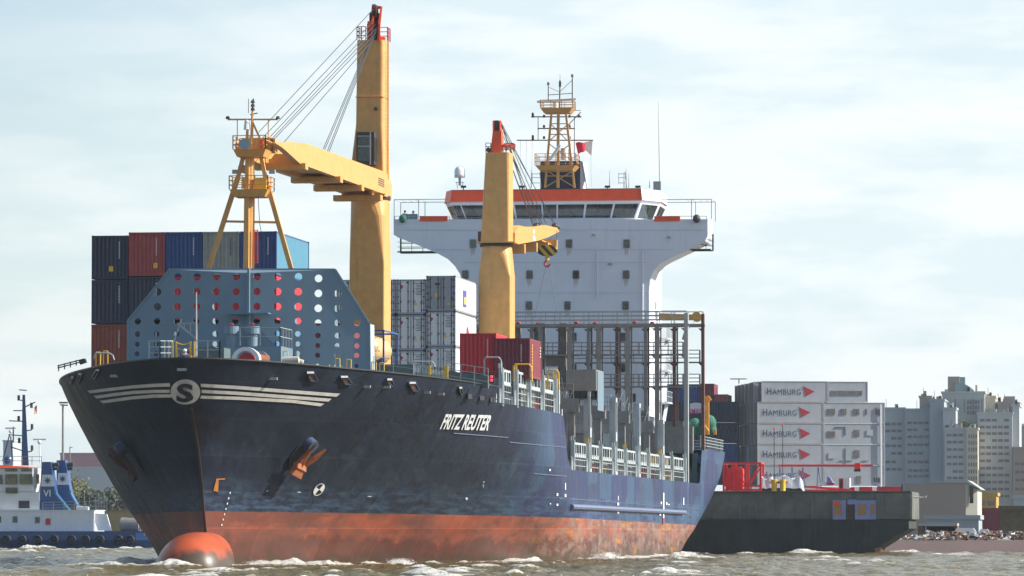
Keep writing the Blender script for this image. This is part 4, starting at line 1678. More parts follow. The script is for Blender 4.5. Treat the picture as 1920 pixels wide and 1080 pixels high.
rp.build('house_railing', 'railgrey', ship)
ms = MB()
for k in range(16):
    x = 497 + k * 11
    Yq = 5 + k * .8
    p = on(x, 684 + k * .9, Yq)
    ms.tube(p - Vector((0, 0, .4)), p + Vector((random.uniform(-.1, .1), 0, random.uniform(.1, .35))), .06)
ms.split('deck_fitting', 'railgrey', ship)
ms = MB()
for x in (498, 516, 545):
    p = on(x, 679, 8)
    ms.ball(p, .16, .16, .05).tube(p - Vector((0, 0, .5)), p, .04)
ms.split('valve_wheel', 'red', ship)
ms = MB()
for x in (280, 288, 616, 646, 698, 712):
    pass
for (x, y, Yq) in ((531, 672, 9), (629, 686, 15), (650, 688, 16), (697, 692, 18), (712, 694, 19), (194, 672, 12), (180, 674, 14)):
    p = on(x, y, Yq)
    q_ = on(x + 8, y, Yq)
    ms.path([p - Vector((0, 0, .5)), p + Vector((0, 0, .45)), q_ + Vector((0, 0, .45)), q_ - Vector((0, 0, .5))], .035)
ms.split('yellow_hoop', 'ropeyellow', ship)
ms = MB()
c = on(545, 676, 8)
ms.tube(c + Vector((-.5, 0, 0)), c + Vector((.5, 0, .05)), .22, n=12).tube(on(552, 676, 9), on(568, 681, 9), .2, n=12)
ms.build('mooring_rope', 'cream', ship)
hp = MB()
hp.path([on(176, 673, 8), on(178, 664, 8), on(182, 662, 8), on(205, 662, 8), on(211, 666, 8), on(214, 675, 8)], .05)
hp.bar(on(190, 662, 8), on(190, 676, 8), .05)
hp.build('hoop_rail', 'railgrey', ship)
# boom stowed on the starboard bulwark
bmz = MB()
bmz.bar(on(108, 690, 16), on(158, 677, 16), .07).bar(on(108, 686, 16), on(158, 673, 16), .07)
for k in range(4):
    bmz.bar(on(110 + k * 11, 696 - k * 3.5, 16), on(110 + k * 11, 684 - k * 3, 16), .06)
bmz.bar(on(150, 680, 16), on(161, 676, 16), .4, .25)
bmz.build('gangway_boom', 'dark', ship)

# ---- accommodation block and bridge
M['rustrun'] = mat('rust_run', (.52, .50, .50), .5, var=.1)
YS = 169.5
S_ = lambda x, y, d=0: at(x, y, Y=YS + d)
ss = MB()
prof = [(738, 411), (738, 440), (748, 446), (790, 462), (822, 476), (840, 486), (853, 499), (862, 513), (868, 532), (868, 780), (1217, 780), (1217, 545), (1219, 525), (1226, 507), (1238, 494), (1252, 486), (1290, 468), (1322, 452), (1327, 441), (1327, 411)]
ss.prism([S_(*p) for p in prof], (0, 4.6, 0))
acc = ss.build('accommodation_block', 'wall_white', ship)
a = S_(868, 520)
b = S_(1217, 520)
zt_ = S_(1000, 413).z
MB().box(a.x + .01, b.x - .01, YS + 4.6, YS + 11.2, 5.9, zt_).build('deckhouse', 'wall_white', acc)
# deck seams on the front
for y in (431, 468, 492, 549):
    e = MB()
    x0, x1 = (748, 1325) if y < 440 else ((812, 1262) if y < 470 else (869, 1216))
    e.bar(S_(x0, y, -.02), S_(x1, y, -.02), .04, .035)
    e.build('deck_seam', mat('seam_shade', (.55, .56, .6), .5), acc)
# wing bulwark tops
# windows
wins = [(887, 457), (1067, 457), (1175, 457), (872.5, 515), (993, 515), (1080, 515), (1174, 515), (992, 573), (1064, 573), (1173, 573), (1168, 632), (1167, 690), (1186, 746), (1075, 632), (1075, 690)]
for x, y in wins:
    p = S_(x, y)
    hw, hh = .27, .37
    fr = MB()
    ring_ = [(p.x + (hw + .06 - .1) * sx + .1 * math.cos(R(a_)), YS - .06, p.z + (hh + .06 - .1) * sz + .1 * math.sin(R(a_))) for sx, sz, a0 in ((1, -1, -90), (1, 1, 0), (-1, 1, 90), (-1, -1, 180)) for a_ in (a0, a0 + 45, a0 + 90)]
    fr.prism(ring_, (0, .055, 0))
    fo = fr.build('window', 'railgrey', acc)
    g = MB()
    ring_ = [(p.x + (hw - .1) * sx + .1 * math.cos(R(a_)), YS - .075, p.z + (hh - .1) * sz + .1 * math.sin(R(a_))) for sx, sz, a0 in ((1, -1, -90), (1, 1, 0), (-1, 1, 90), (-1, -1, 180)) for a_ in (a0, a0 + 45, a0 + 90)]
    g.prism(ring_, (0, .01, 0))
    go = g.build('window_pane', 'port', acc)
for x0_, y0_, y1_ in ((1120, 470, 560), (905, 500, 560), (1205, 470, 600)):
    MB().tube(S_(x0_, y0_, -.1), S_(x0_, y1_, -.1), .06).build('wall_pipe', 'wall_white', acc)
for x0_, y0_ in ((900, 440), (1030, 440), (1110, 440), (1250, 445), (1140, 495), (940, 560)):
    p = S_(x0_, y0_, -.2)
    MB().bar(p, p + Vector((.35, 0, 0)), .2, .16).build('wall_lamp', 'railgrey', acc)
for x, y in wins[:10]:
    p = S_(x, y)
    MB().prism([(p.x - .25, YS - .012, p.z - .46), (p.x + .22, YS - .012, p.z - .46), (p.x + .1, YS - .012, p.z - 1.1), (p.x - .02, YS - .012, p.z - .8), (p.x - .12, YS - .012, p.z - 1.25)], (0, .008, 0)).build('rust_run', M['rustrun'], acc)
# side ladders, name letters on the lit side wall
sw = MB()
xw = b.x
for z in np.arange(8, 22, 3):
    sw.box(xw + .0, xw + 1.2, YS + 5, YS + 10, z, z + .1)
for k in range(4):
    sw.bar((xw + .6, YS + 5.2, 8 + 3 * k), (xw + .6, YS + 9.8, 11 + 3 * k), .3, .1)
swo = sw.build('outside_stairs', 'white', acc)
r_ = MB()
for z in np.arange(8.1, 22.2, 3):
    r_.rail([(xw + 1.15, YS + 5, z), (xw + 1.15, YS + 10, z)], 1.0, 2, 1.2)
r_.rail([(xw + .1, YS + 5, 8.1), (xw + 1.15, YS + 5, 8.1)], 1, 2, 1)
r_.build('stair_railing', 'railgrey', acc)
for y, s in ((515, 'H'), (570, 'W'), (587, 'V')):
    p = at(1224, y, X=xw + .0)
    MB().box(xw + .0, xw + .03, YS + 5.5, YS + 6.3, p.z - .4, p.z + .3).build('side_window', 'port', acc)
# wheelhouse
zt0 = S_(1000, 411).z
zt1 = S_(1000, 377).z
xl, xr = S_(848, 400, 2).x, S_(1203, 400, 2).x
plan = [(xl - .9, YS + 4.0), (xl, YS + 1.6), (xr, YS + 1.6), (xr + 1.5, YS + 4.6), (xr + 1.5, YS + 10), (xl - .9, YS + 10)]
cx0 = (xl + xr) / 2


def shrink(f):
    return [(cx0 + (x - cx0) * (1 - f * .075), y + (f * .55 if y < YS + 9 else -f * .3)) for x, y in plan]


wh = MB()
rings = [[(x, y, zt0 - .05) for x, y in shrink(1)], [(x, y, zt1) for x, y in shrink(0)]]
wh.loft(rings)
who = wh.build('wheelhouse', 'wall_white', ship)
# panes
lo, hi = shrink(1), shrink(0)


def pane(i, t0, t1, v0=.12, v1=.86):
    A = Vector((*lo[i], zt0)); B = Vector((*lo[i + 1], zt0)); C_ = Vector((*hi[i], zt1)); D = Vector((*hi[i + 1], zt1))
    P = []
    for t, v in ((t0, v0), (t1, v0), (t1, v1), (t0, v1)):
        P.append((A.lerp(B, t)).lerp(C_.lerp(D, t), v))
    nrm = (P[1] - P[0]).cross(P[3] - P[0]).normalized()
    if nrm.y > 0 and i < 3:
        nrm = -nrm
    if i == 3 and nrm.x < 0:
        nrm = -nrm
    m_ = MB()
    m_.prism([p_ + nrm * .03 for p_ in P], nrm * .02)
    m_.build('bridge_window', 'glass', who)
    wp = MB()
    wp.bar(P[3] + nrm * .12 + (P[2] - P[3]) * .45, P[0].lerp(P[3], .35) + nrm * .06 + (P[1] - P[0]) * .5, .04)
    wp.build('wiper', 'dark', who)


edges = [865, 905, 918, 962, 966, 1016, 1019, 1045, 1048, 1098, 1102, 1152, 1156, 1200]
x_a, x_b = 848, 1203
for k in range(0, len(edges), 2):
    pane(1, (edges[k] - x_a - 0) / (x_b - x_a), (edges[k + 1] - x_a) / (x_b - x_a))
pane(1, .0, .04)
pane(0, .08, .92)
pane(2, .1, .9)
pane(3, .08, .45)
pane(3, .52, .9)
# orange fascia
zo0, zo1 = S_(1000, 375).z, S_(1000, 353.5).z
fa = MB()
pl_o = [(x + (.12 if x > cx0 else -.12), y - .25) for x, y in plan]
up_ = [(cx0 + (x - cx0) * .985, y + .15) for x, y in pl_o]
fa.loft([[(x, y, zo0) for x, y in pl_o], [(x, y, zo1) for x, y in up_]])
fa.build('roof_fascia', 'orange', who)
MB().loft([[(x, y, zo1 + .02) for x, y in up_], [(x, y, zo1 + .05) for x, y in up_]]).build('roof_deck', 'deckgrey', who)
fa = MB()
for i in (2,):
    A = [Vector((*pl_o[2], zo0)), Vector((*pl_o[3], zo0)), Vector((*up_[3], zo1)), Vector((*up_[2], zo1))]
    nrm = (A[1] - A[0]).cross(A[3] - A[0]).normalized()
    nrm = nrm if nrm.x > 0 else -nrm
    fa.prism([p_ + nrm * .01 for p_ in A], nrm * .02)
    A = [Vector((*pl_o[3], zo0)), Vector((*pl_o[4], zo0)), Vector((*up_[4], zo1)), Vector((*up_[3], zo1))]
    fa.prism([p_ + Vector((.02, 0, 0)) for p_ in A], Vector((.02, 0, 0)))
fa.build('fascia_end', 'wall_white', who)
ev = MB()
ev.loft([[(x, y - .1, zt1) for x, y in plan], [(x, y - .1, zo0) for x, y in plan]])
ev.build('eave', 'wall_white', who)
# wing rails, awning frames, orange boxes
r_ = MB()
zr = zt_
for (x0, x1) in ((740, 843), (1250, 1325)):
    P = S_(x0, 411, .2)
    Q = S_(x1, 411, .2)
    r_.rail([P, Q], .28, 1, 1.2, .025)
r_.rail([S_(838, 411, .1), S_(1255, 411, .1)], .12, 1, 2.2, .025)
r_.build('wing_railing', 'railgrey', acc)
aw = MB()
for (x0, x1, xm) in ((739, 842, 784), (1240, 1334, 1296)):
    a, b = S_(x0, 411, .3), S_(x1, 411, .3)
    zt3 = S_(x0, 374).z
    for yy in (YS + .3, YS + 4.2):
        aw.bar((a.x, yy, zt3), (b.x, yy, zt3), .06)
        for xx in ((a.x, S_(xm, 411).x) if x0 < 1000 else (S_(xm, 411).x, b.x)):
            aw.bar((xx, yy, a.z), (xx, yy, zt3), .06)
    for k in range(9):
        xx = a.x + (b.x - a.x) * k / 8
        if (x0 < 1000 and k > 4) or (x0 > 1000 and k < 4):
            continue
        aw.bar((xx, YS + .3, zt3), (xx, YS + 4.2, zt3), .035)
aw.split('awning_frame', 'railgrey', acc)
for x0, x1 in ((787, 839), (1227, 1275)):
    a, b = S_(x0, 415), S_(x1, 405)
    MB().box(a.x, b.x, YS - .08, YS + .3, a.z, b.z).build('wing_screen', 'orange', acc)
for x in (755, 1306):
    p = S_(x, 410, -.3)
    MB().ball(p, .36, .36, .4).build('searchlight', 'green' if x < 800 else 'dark', acc)
hg = MB()
for (xa, xb) in ((742, 815), (1331, 1285)):
    za_, zb_ = S_(0, 446).z, S_(0, 477).z
    A, B = S_(xa, 450).x, S_(xb, 450).x
    for k in range(4):
        z = zb_ + (za_ - zb_) * k / 3.4
        sh = 1 - (k / 3.4) * .75
        hg.bar((A, YS + 3, z), (A + (B - A) * sh, YS + 3, z), .07 if k else .12)
        hg.bar((A, YS + 1, z), (A + (B - A) * sh, YS + 1, z), .04 if k else .12)
    for k in range(4):
        t = k / 3.5
        hg.bar((A + (B - A) * t, YS + 3, zb_), (A + (B - A) * t, YS + 3, zb_ + (za_ - zb_) * (1 - t * .95)), .05 if k else .14)
hg.split('under_wing_platform', 'dark', acc)
for x in (760, 776):
    pass

# radar mast
YR = 176
RM = lambda x, y, d=0: at(x, y, Y=YR + d)
rm = MB()
for d in (-.9, .9):
    for (xa, xb) in ((1022, 1034), (1077, 1061)):
        rm.bar(RM(xa, 352, d), RM(xb, 212, d), .2)
rm.bar(RM(1046, 352, -1.0), RM(1047, 212, -1.0), .26)
radar = rm.build('radar_mast', 'yellow', ship)
br = MB()
for d in (-.9, .9):
    for (p_, q_) in [((1024, 350), (1075, 320)), ((1076, 350), (1025, 320)), ((1022, 330), (1077, 330)), ((1028, 300), (1070, 270)), ((1070, 300), (1030, 270)), ((1030, 264), (1066, 232)), ((1032, 232), (1062, 262)), ((1031, 242), (1066, 242)), ((1030, 252), (1066, 252)), ((1031, 232), (1064, 232))]:
        br.bar(RM(*p_, d), RM(*q_, d), .085)
br.split('bracing', 'yellow', radar)
platform(1007, 1083, 312, par=radar, Yc=YR, h=22, depth=3)
platform(1016, 1076, 204, par=radar, Yc=YR, h=15, depth=2.4)
yd = MB()
for (xa, xb, y) in ((969, 1112, 263), (996, 1090, 219), (1008, 1078, 241)):
    yd.bar(RM(xa, y), RM(xb, y), .1)
yd.bar(RM(1009, 219), RM(1009, 263), .06).bar(RM(1077, 219), RM(1077, 300), .06)
yd.bar(RM(1062, 238), RM(1089, 210), .07).bar(RM(1076, 207), RM(1089, 207), .05)
yd.bar(RM(1049, 212), RM(1050, 150), .1).bar(RM(1028, 190), RM(1028, 160), .08).bar(RM(1073, 190), RM(1073, 145), .09)
yd.bar(RM(1028, 178), RM(1073, 175), .06).bar(RM(1030, 164), RM(1050, 173), .04).bar(RM(1050, 172), RM(1073, 150), .04)
yd.tube(RM(1050, 150), RM(1050, 138), .015)
yd.build('yardarms', mat('yard_brown', (.12, .05, .04), .5), radar)
li = MB()
for x, y in [(999, 218), (999, 214), (1086, 218), (999, 260), (999, 256), (1050, 160), (1050, 155), (1020, 218), (1020, 237), (1020, 258), (1068, 218), (1068, 237), (1068, 258), (1073, 142), (1028, 157)]:
    p = RM(x, y)
    li.tube(p - Vector((0, 0, .12)), p + Vector((0, 0, .14)), .13, .09, n=10)
li.split('navigation_light', mat('lamp_dark', (.07, .015, .02), .4), radar)
sc_ = MB()
sc_.bar(RM(1007, 191, -.6), RM(1080, 186, -.6), .16, .2)
sc_.tube(RM(1042, 202), RM(1042, 192), .28, n=14)
sc_.split('radar_scanner', 'plastic_white', radar)
sc_ = MB()
sc_.bar(RM(1031, 300, -1.6), RM(1050, 272, -1.6), .25, .25)
sc_.tube(RM(1058, 300, -.3), RM(1058, 278, -.3), .35, n=14).tube(RM(1070, 298, .3), RM(1068, 280, .3), .3, n=14)
sc_.split('radar_scanner', 'plastic_white', radar)
MB().tube(RM(1107, 263), RM(1109, 350), .012).tube(RM(976, 263), RM(975, 350), .012).tube(RM(987, 263), RM(986, 340), .012).tube(RM(998, 263), RM(997, 340), .012).build('signal_halyards', 'railgrey', radar)
# monkey island fittings
dm = MB()
p = S_(862, 322, 5)
dm.ball(p, .52, .52, .55)
dm.tube(p + Vector((0, 0, -.55)), p + Vector((0, 0, .05)), .5, .51, n=16)
dome = dm.build('satellite_dome', 'plastic_white', ship, smooth=True)
MB().tube(p - Vector((0, 0, 1.3)), p - Vector((0, 0, .5)), .12).bar(p + Vector((-.3, 0, -1)), p + Vector((-.2, 0, -1.6)), .05).bar(p + Vector((.3, 0, -1)), p + Vector((.2, 0, -1.6)), .05).bar(p + Vector((-.4, 0, -1)), p + Vector((.4, 0, -1)), .05).build('dome_stand', 'railgrey', dome)
an = MB()
for (x, y0_, y1_) in ((1237, 350, 190), (1174, 352, 315), (1170, 352, 322), (1143, 352, 320), (996, 352, 318), (1218, 352, 338), (1179, 352, 325)):
    an.tube(S_(x, y0_, 6), S_(x - (3 if y1_ < 200 else 0), y1_, 6), .045 if y1_ > 200 else .05, .015)
for (x, w_) in ((1160, 12), (998, 14)):
    for y in (326, 333, 343):
        an.bar(S_(x, y, 6), S_(x + w_, y, 6), .05)
    an.bar(S_(x, 324, 6), S_(x, 345, 6), .04)
    an.bar(S_(x + w_, 322, 6), S_(x + w_ + 3, 353, 6), .05)
an.split('whip_antenna', 'railgrey', ship)
fl = MB()
for x in (869, 1139, 1196, 979):
    p = S_(x, 350, 4.5)
    fl.bar(p - Vector((.25, 0, 0)), p + Vector((.25, 0, 0)), .25, .2).tube(p - Vector((0, 0, .3)), p, .05)
fl.split('roof_floodlight', 'dark', ship)
MB().box(S_(1227, 350, 6).x, S_(1241, 350, 6).x, YS + 5, YS + 6, S_(1227, 352, 5).z - .6, S_(1227, 340, 5).z).build('roof_locker', 'railgrey', ship)
# funnel
FY = 181
fn = MB()
a, b = at(1013, 302, Y=FY), at(1088, 352, Y=FY)
fn.box(a.x, b.x, FY, FY + 5, 25, a.z)
fno = fn.build('funnel', mat('funnel_blue', (.018, .022, .04), .5), ship)
fs2 = MB()
fs2.prism([(b.x + .01, FY + 1.0, a.z), (b.x + .01, FY + 5, a.z), (b.x + .01, FY + 5, a.z - 2.5), (b.x + .01, FY + 3, a.z - 1.2)], (.1, 0, 0))
fs2.prism([(b.x + .01, FY + .8, 26), (b.x + .01, FY + 5, 26), (b.x + .01, FY + 5, a.z - 3), (b.x + .01, FY + 3, a.z - 1.8), (b.x + .01, FY + .8, a.z - 3)], (.1, 0, 0))
fs2.build('funnel_side', 'reefer', fno)

# ---- stern fittings
sr = MB()
P = [Vector((min(14.7, beam_at(y, 9.5) - .15), y, 9.5)) for y in (159.5, 165, 172, 178, 182.5)]
P.append(Vector((8, 183, 9.5)))
sr.rail(P, 1.1, 4, 1.0, .03)
sr.build('stern_railing', 'railgrey', ship)
gc = MB()
for (x, y, r_) in ((1304, 800, .7), (1329, 794, .72), (1333, 805, .55), (1312, 808, .5), (1325, 785, .4)):
    p = at(x, y, Y=176)
    gc.ball(p, r_, r_ * 1.2, r_ * 1.15, nu=16, nv=10)
gco = gc.build('covered_winch', 'green', ship)
MB().bar(at(1326, 815, Y=174), at(1326, 742, Y=174), .35).bar(at(1326, 745, Y=174), at(1331, 752, Y=174), .4).bar(at(1318, 808, Y=173), at(1326, 803, Y=173), .7).bar(at(1340, 806, Y=173), at(1341, 815, Y=173), .25).build('rescue_davit', mat('davit_orange', (.8, .35, .03), .5), ship)
pc = MB()
Yq = 160.5
pc.prism([at(1235, 587, Y=Yq), at(1235, 599, Y=Yq), at(1260, 598, Y=Yq), at(1296, 600, Y=Yq), at(1310, 602, Y=Yq), at(1310, 590, Y=Yq), at(1260, 588, Y=Yq)], (0, .5, 0))
p = at(1306, 594, Y=Yq)
pc.tube(p - Vector((0, .1, 0)), p + Vector((0, .6, 0)), .45, n=18)
pc.bar(at(1281, 637, Y=Yq), at(1284, 626, Y=Yq), .25)
pc.tube(at(1284, 626, Y=Yq), at(1303, 602, Y=Yq), .02)
pc.build('provision_crane', mat('provision_yellow', (.75, .42, .06), .5), ship)
vb = MB()
a, b = at(1292, 868, X=13.8), at(1309, 884, X=13.8)
for k in range(5):
    z = b.z + (a.z - b.z) * k / 4
    vb.box(13.7, 14.0, a.y, b.y, z - .05, z + .05)
vb.box(13.5, 13.7, a.y, b.y, b.z, a.z)
vb.build('louvred_vent', 'railgrey', ship)
# dark deck equipment behind the frames near the stern
for (x0, x1, y0, y1, Yq, m_) in ((1210, 1300, 800, 880, 157.6, 'framegrey'), (1240, 1282, 790, 812, 165, 'framegrey'), (1150, 1215, 770, 860, 148.5, 'deckgrey')):
    a, b = at(x0, y0, Y=Yq), at(x1, y1, Y=Yq)
    MB().box(a.x, min(b.x, 14.2), Yq, Yq + 1.2, b.z, a.z).build('machinery_house', m_, ship, bevel=.03)

# ============================================================ CONTAINERS
def corrug(mb, p0, p1, z0, z1, nrm, depth=.05, pitch=.28):
    """corrugated wall strip from p0 to p1"""
    p0 = Vector(p0); p1 = Vector(p1)
    Ln = (p1 - p0).length
    d = (p1 - p0) / Ln
    n = max(2, int(Ln / pitch))
    st = Ln / n
    pts = []
    for k in range(n):
        for f, o in ((0, 0), (.3, 0), (.5, 1), (.8, 1)):
            pts.append(p0 + d * (st * (k + f)) - nrm * (depth * o))
    pts.append(p1)
    base = [Vector((p.x, p.y, z0)) for p in pts]
    top = [Vector((p.x, p.y, z1)) for p in pts]
    m = len(pts)
    mb.add(base + top, [(i, i + 1, m + i + 1, m + i) for i in range(m - 1)])


def container(Ln, H, col, endcol=None, idm='markwhite', door=False, label='', group=None, frame_col=None, sign=None):
    """origin at the centre of the base; y=-Ln/2 is the visible end"""
    W = 2.44
    t = thing('shipping_container', label, 'container', (0, 0, 0), group)
    x0, x1, y0, y1 = -W / 2, W / 2, -Ln / 2, Ln / 2
    bd = MB()
    inn = .03
    for s in (-1, 1):
        corrug(bd, (s * (W / 2 - inn), y0 + .15, 0), (s * (W / 2 - inn), y1 - .15, 0), .16, H - .1, Vector((s, 0, 0)))
    bd.add([(x0 + .05, y0 + .05, H - .04), (x1 - .05, y0 + .05, H - .04), (x1 - .05, y1 - .05, H - .04), (x0 + .05, y1 - .05, H - .04)], [(0, 1, 2, 3)])
    bd.add([(x0 + .05, y0 + .05, .1), (x1 - .05, y0 + .05, .1), (x1 - .05, y1 - .05, .1), (x0 + .05, y1 - .05, .1)], [(0, 3, 2, 1)])
    bd.add([(x0 + .1, y1 - .05, .1), (x1 - .1, y1 - .05, .1), (x1 - .1, y1 - .05, H - .05), (x0 + .1, y1 - .05, H - .05)], [(0, 1, 2, 3)])
    bd.build('side_walls', col, t, recalc=False)
    fr = MB()
    for sx in (x0, x1 - .12):
        for sy in (y0, y1 - .15):
            fr.box(sx, sx + .12, sy, sy + .15, 0, H)
        fr.box(sx, sx + .1, y0 + .151, y1 - .151, 0, .16)
        fr.box(sx, sx + .08, y0 + .151, y1 - .151, H - .1, H - .003)
    for sy in (y0, y1 - .12):
        fr.box(x0 + .121, x1 - .121, sy, sy + .12, 0, .15)
        fr.box(x0 + .121, x1 - .121, sy, sy + .1, H - .12, H - .003)
    fr.build('frame', frame_col or endcol or col, t)
    ec = endcol or col
    if not door:
        e = MB()
        corrug(e, (x0 + .12, y0 + .04, 0), (x1 - .12, y0 + .04, 0), .15, H - .12, Vector((0, -1, 0)), .05, .25)
        e.build('end_wall', ec, t, recalc=False)
        idt = MB()
        for k in range(9):
            z = H - .45 - k * .13
            idt.box(x1 - .62, x1 - .54, y0 + .022, y0 + .034, z - .04, z + .04)
        idt.build('code_text', idm, t)
    else:
        for s in (-1, 1):
            e = MB()
            xa, xb = (x0 + .121, -.01) if s < 0 else (.01, x1 - .121)
            e.box(xa, xb, y0 + .05, y0 + .1, .152, H - .122)
            eo = e.build('door', ec, t)
            for xx in (xa + .22, xb - .22):
                rd = MB()
                rd.tube((xx, y0 + .02, .1), (xx, y0 + .02, H - .06), .028, n=6)
                for zz2 in (.3, H * .33, H * .66, H - .3):
                    rd.box(xx - .06, xx + .06, y0 + .005, y0 + .048, zz2 - .04, zz2 + .04)
                rd.box(xx - .05, xx + .18, y0 - .01, y0 + .02, 1.05, 1.1)
                rd.build('lock_rod', 'dark', eo)
            hg_ = MB()
            for k in range(5):
                z = .35 + (H - .7) * k / 4
                xx = xa if s < 0 else xb
                hg_.box(xx - .1, xx + .1, y0 + .0, y0 + .048, z - .05, z + .05)
            hg_.build('hinges', 'dark', eo)
        gk = MB()
        gk.box(-.02, .02, y0 + .03, y0 + .06, .15, H - .12)
        gk.box(x0 + .12, x0 + .16, y0 + .03, y0 + .06, .15, H - .12)
        gk.box(x1 - .16, x1 - .12, y0 + .03, y0 + .06, .15, H - .12)
        gk.build('door_seal', 'dark', t)
        if sign == 'pennant':
            sgm = MB()
            zt3 = H - .45
            sgm.add([(-.98, y0 + .045, zt3 + .1), (-.62, y0 + .045, zt3 - .1), (-.82, y0 + .045, zt3 - .42)], [(0, 1, 2)])
            sgm.add([(-.52, y0 + .045, zt3 - .12), (-.25, y0 + .045, zt3 - .38), (-.42, y0 + .045, zt3 - .25)], [(0, 1, 2)])
            sgm.build('pennant_logo', 'red', t)
            tw = MB()
            tw.add([(.25, y0 + .044, .75), (.55, y0 + .044, .75), (.40, y0 + .044, 1.02)], [(0, 1, 2)])
            tw.add([(.75, y0 + .044, .8), (.92, y0 + .044, .8), (.92, y0 + .044, 1.1), (.75, y0 + .044, 1.1)], [(0, 1, 2, 3)])
            tw.build('warning_label', 'ropeyellow', t)
            tx = MB()
            for k in range(8):
                z = H - .35 - k * .13
                tx.box(.35 + (k % 3) * .06, .95, y0 + .042, y0 + .046, z - .022, z + .022)
            tx.box(-.4, -.25, y0 + .042, y0 + .046, H - .32, H - .2)
            tx.build('code_text', 'dark', t)
    cs = MB()
    for sx in (x0 - .004, x1 - .17):
        for sy in (y0 - .004, y1 - .17):
            for z in (-.004, H - .115):
                cs.box(sx, sx + .174, sy, sy + .174, z, z + .12)
    cs.build('corner_castings', 'dark' if door else (frame_col or ec), t)
    return t


GF = 'containers stacked behind the breakwater'
zb1, zb2, zb3 = 18.62, 15.7, 12.75
HC = 2.88
xf = [-12.52, -10.02, -7.52, -5.02, -2.52]
made = {}


def put(key, args, x, y, z, label, group=None):
    if key not in made:
        made[key] = container(*args[0], **args[1])
        o = made[key]
        o.location = (x, y, z)
    else:
        o = copy_tree(made[key])
        o.location = (x, y, z)
    o['label'] = label
    if group:
        o['group'] = group
    return o


FYc = 36 + 6.095
put('navy', ((12.19, HC, 'navy'), {}), xf[0], FYc, zb1 + .02, 'dark navy container on top of the outermost stack beside the faded red one', GF)
put('navy', None, xf[0], FYc, zb2, 'dark navy container in the middle of the outermost stack, above the brick red one', GF)
put('brick', ((12.19, HC, 'brick'), {}), xf[0], FYc, zb3, 'brick red container low in the outermost stack beside the breakwater', GF)
put('brick', None, xf[0], FYc, zb3 - 2.95, 'brick red container at the bottom of the outermost stack behind the bulwark', GF)
put('maroon20', None, 2.5, 39.03, zb3 - 2.35, 'dark maroon container at the bottom, beneath the one standing alone', GF) if False else None
put('rustred', ((12.19, HC, 'rustred'), {}), xf[1], FYc, zb1 + .22, 'faded red container on top, between a navy and a blue one', GF)
put('navy', None, xf[1], FYc, zb2 + .2, 'dark navy container directly under the faded red one', GF)
put('blue', ((12.19, HC, 'blue'), {}), xf[2], FYc, zb1 + .22, 'royal blue container on top, between the faded red and the weathered grey ones', GF)
put('beige', ((12.19, HC, 'beige'), {'idm': 'dark'}), xf[3], FYc, zb1 + .22, 'weathered grey container with rust stains on top, behind a foremast strut', GF)
put('bluelight', ((12.19, HC, 'lightblue'), {'endcol': 'blue', 'frame_col': 'blue'}), xf[4], FYc, zb1 + .22, 'container with dark blue end and pale blue side, on top behind the foremast', GF)
put('red', ((12.19, HC, 'red'), {}), xf[2], FYc, zb2 + .2, 'bright red container under the royal blue one, seen through the breakwater holes', GF)
put('red', None, xf[3], FYc, zb2 + .2, 'bright red container under the weathered grey one, seen through the breakwater holes', GF)
put('red', None, xf[4], FYc, zb2 + .2, 'bright red container under the blue and pale blue one, seen through the breakwater holes', GF)
for i in (1, 2, 3):
    put('navy', None, xf[i], FYc, zb3, 'navy container low behind the breakwater, under the %s column' % ['', 'faded red', 'royal blue', 'weathered grey'][i], GF)
put('bluelight', None, xf[4], FYc, zb3, 'blue container low in the stack, its pale side seen through the lower holes', GF)
put('maroon20', ((6.06, 2.6, 'maroon'), {}), 2.5, 39.03, zb3 + .28, 'dark maroon container standing alone behind the breakwater beside the forward crane', GF)
for key_, xx_, z_, sx_ in (('a', xf[0], zb1 + .02, -.05), ('b', xf[1], zb1 + .22, .45), ('c', xf[1], zb2 + .2, .2)):
    own = [o_ for o_ in COL.objects if o_.get('category') == 'container' and abs(o_.location.x - xx_) < .01 and abs(o_.location.z - z_) < .01 and abs(o_.location.y - FYc) < .01][0]
    MB().box(xx_ + sx_, xx_ + sx_ + .28, 35.99, 36.03, z_ + .5, z_ + .85).build('yellow_label', 'ropeyellow', own)
# two red ones outboard on the port side
o = put('red20', ((6.06, 2.6, 'red'), {}), 0, 0, 0, 'bright red container on the port side next to the maroon one')
p = at(862, 625, Y=40)
o.location = (p.x + 1.22, 40 + 3.03, p.z - 2.6)
o = put('maroon20', ((6.06, 2.6, 'maroon'), {}), 0, 0, 0, 'dark maroon container at the ship\'s side with yellow and white codes')
p = at(994, 634, Y=40)
mz = p.z - 2.6
o.location = (p.x - 1.24, 40 + 3.03, mz)
sm_ = MB()
xx = p.x
for k in range(9):
    sm_.box(xx - .045, xx - .01, 41.0, 41.35, mz + 2.1 - k * .2, mz + 2.22 - k * .2)
sm_.build('side_code', 'ropeyellow', o)
sm_ = MB()
for k in range(4):
    sm_.box(xx - .045, xx - .01, 45.2, 45.5, mz + 2.1 - k * .2, mz + 2.2 - k * .2)
sm_.build('side_code', 'white', o)
# platform under them
MB().box(9.2, 14.4, 39.8, 47, 10.05, mz - .02).build('container_support', 'deckgrey', ship)

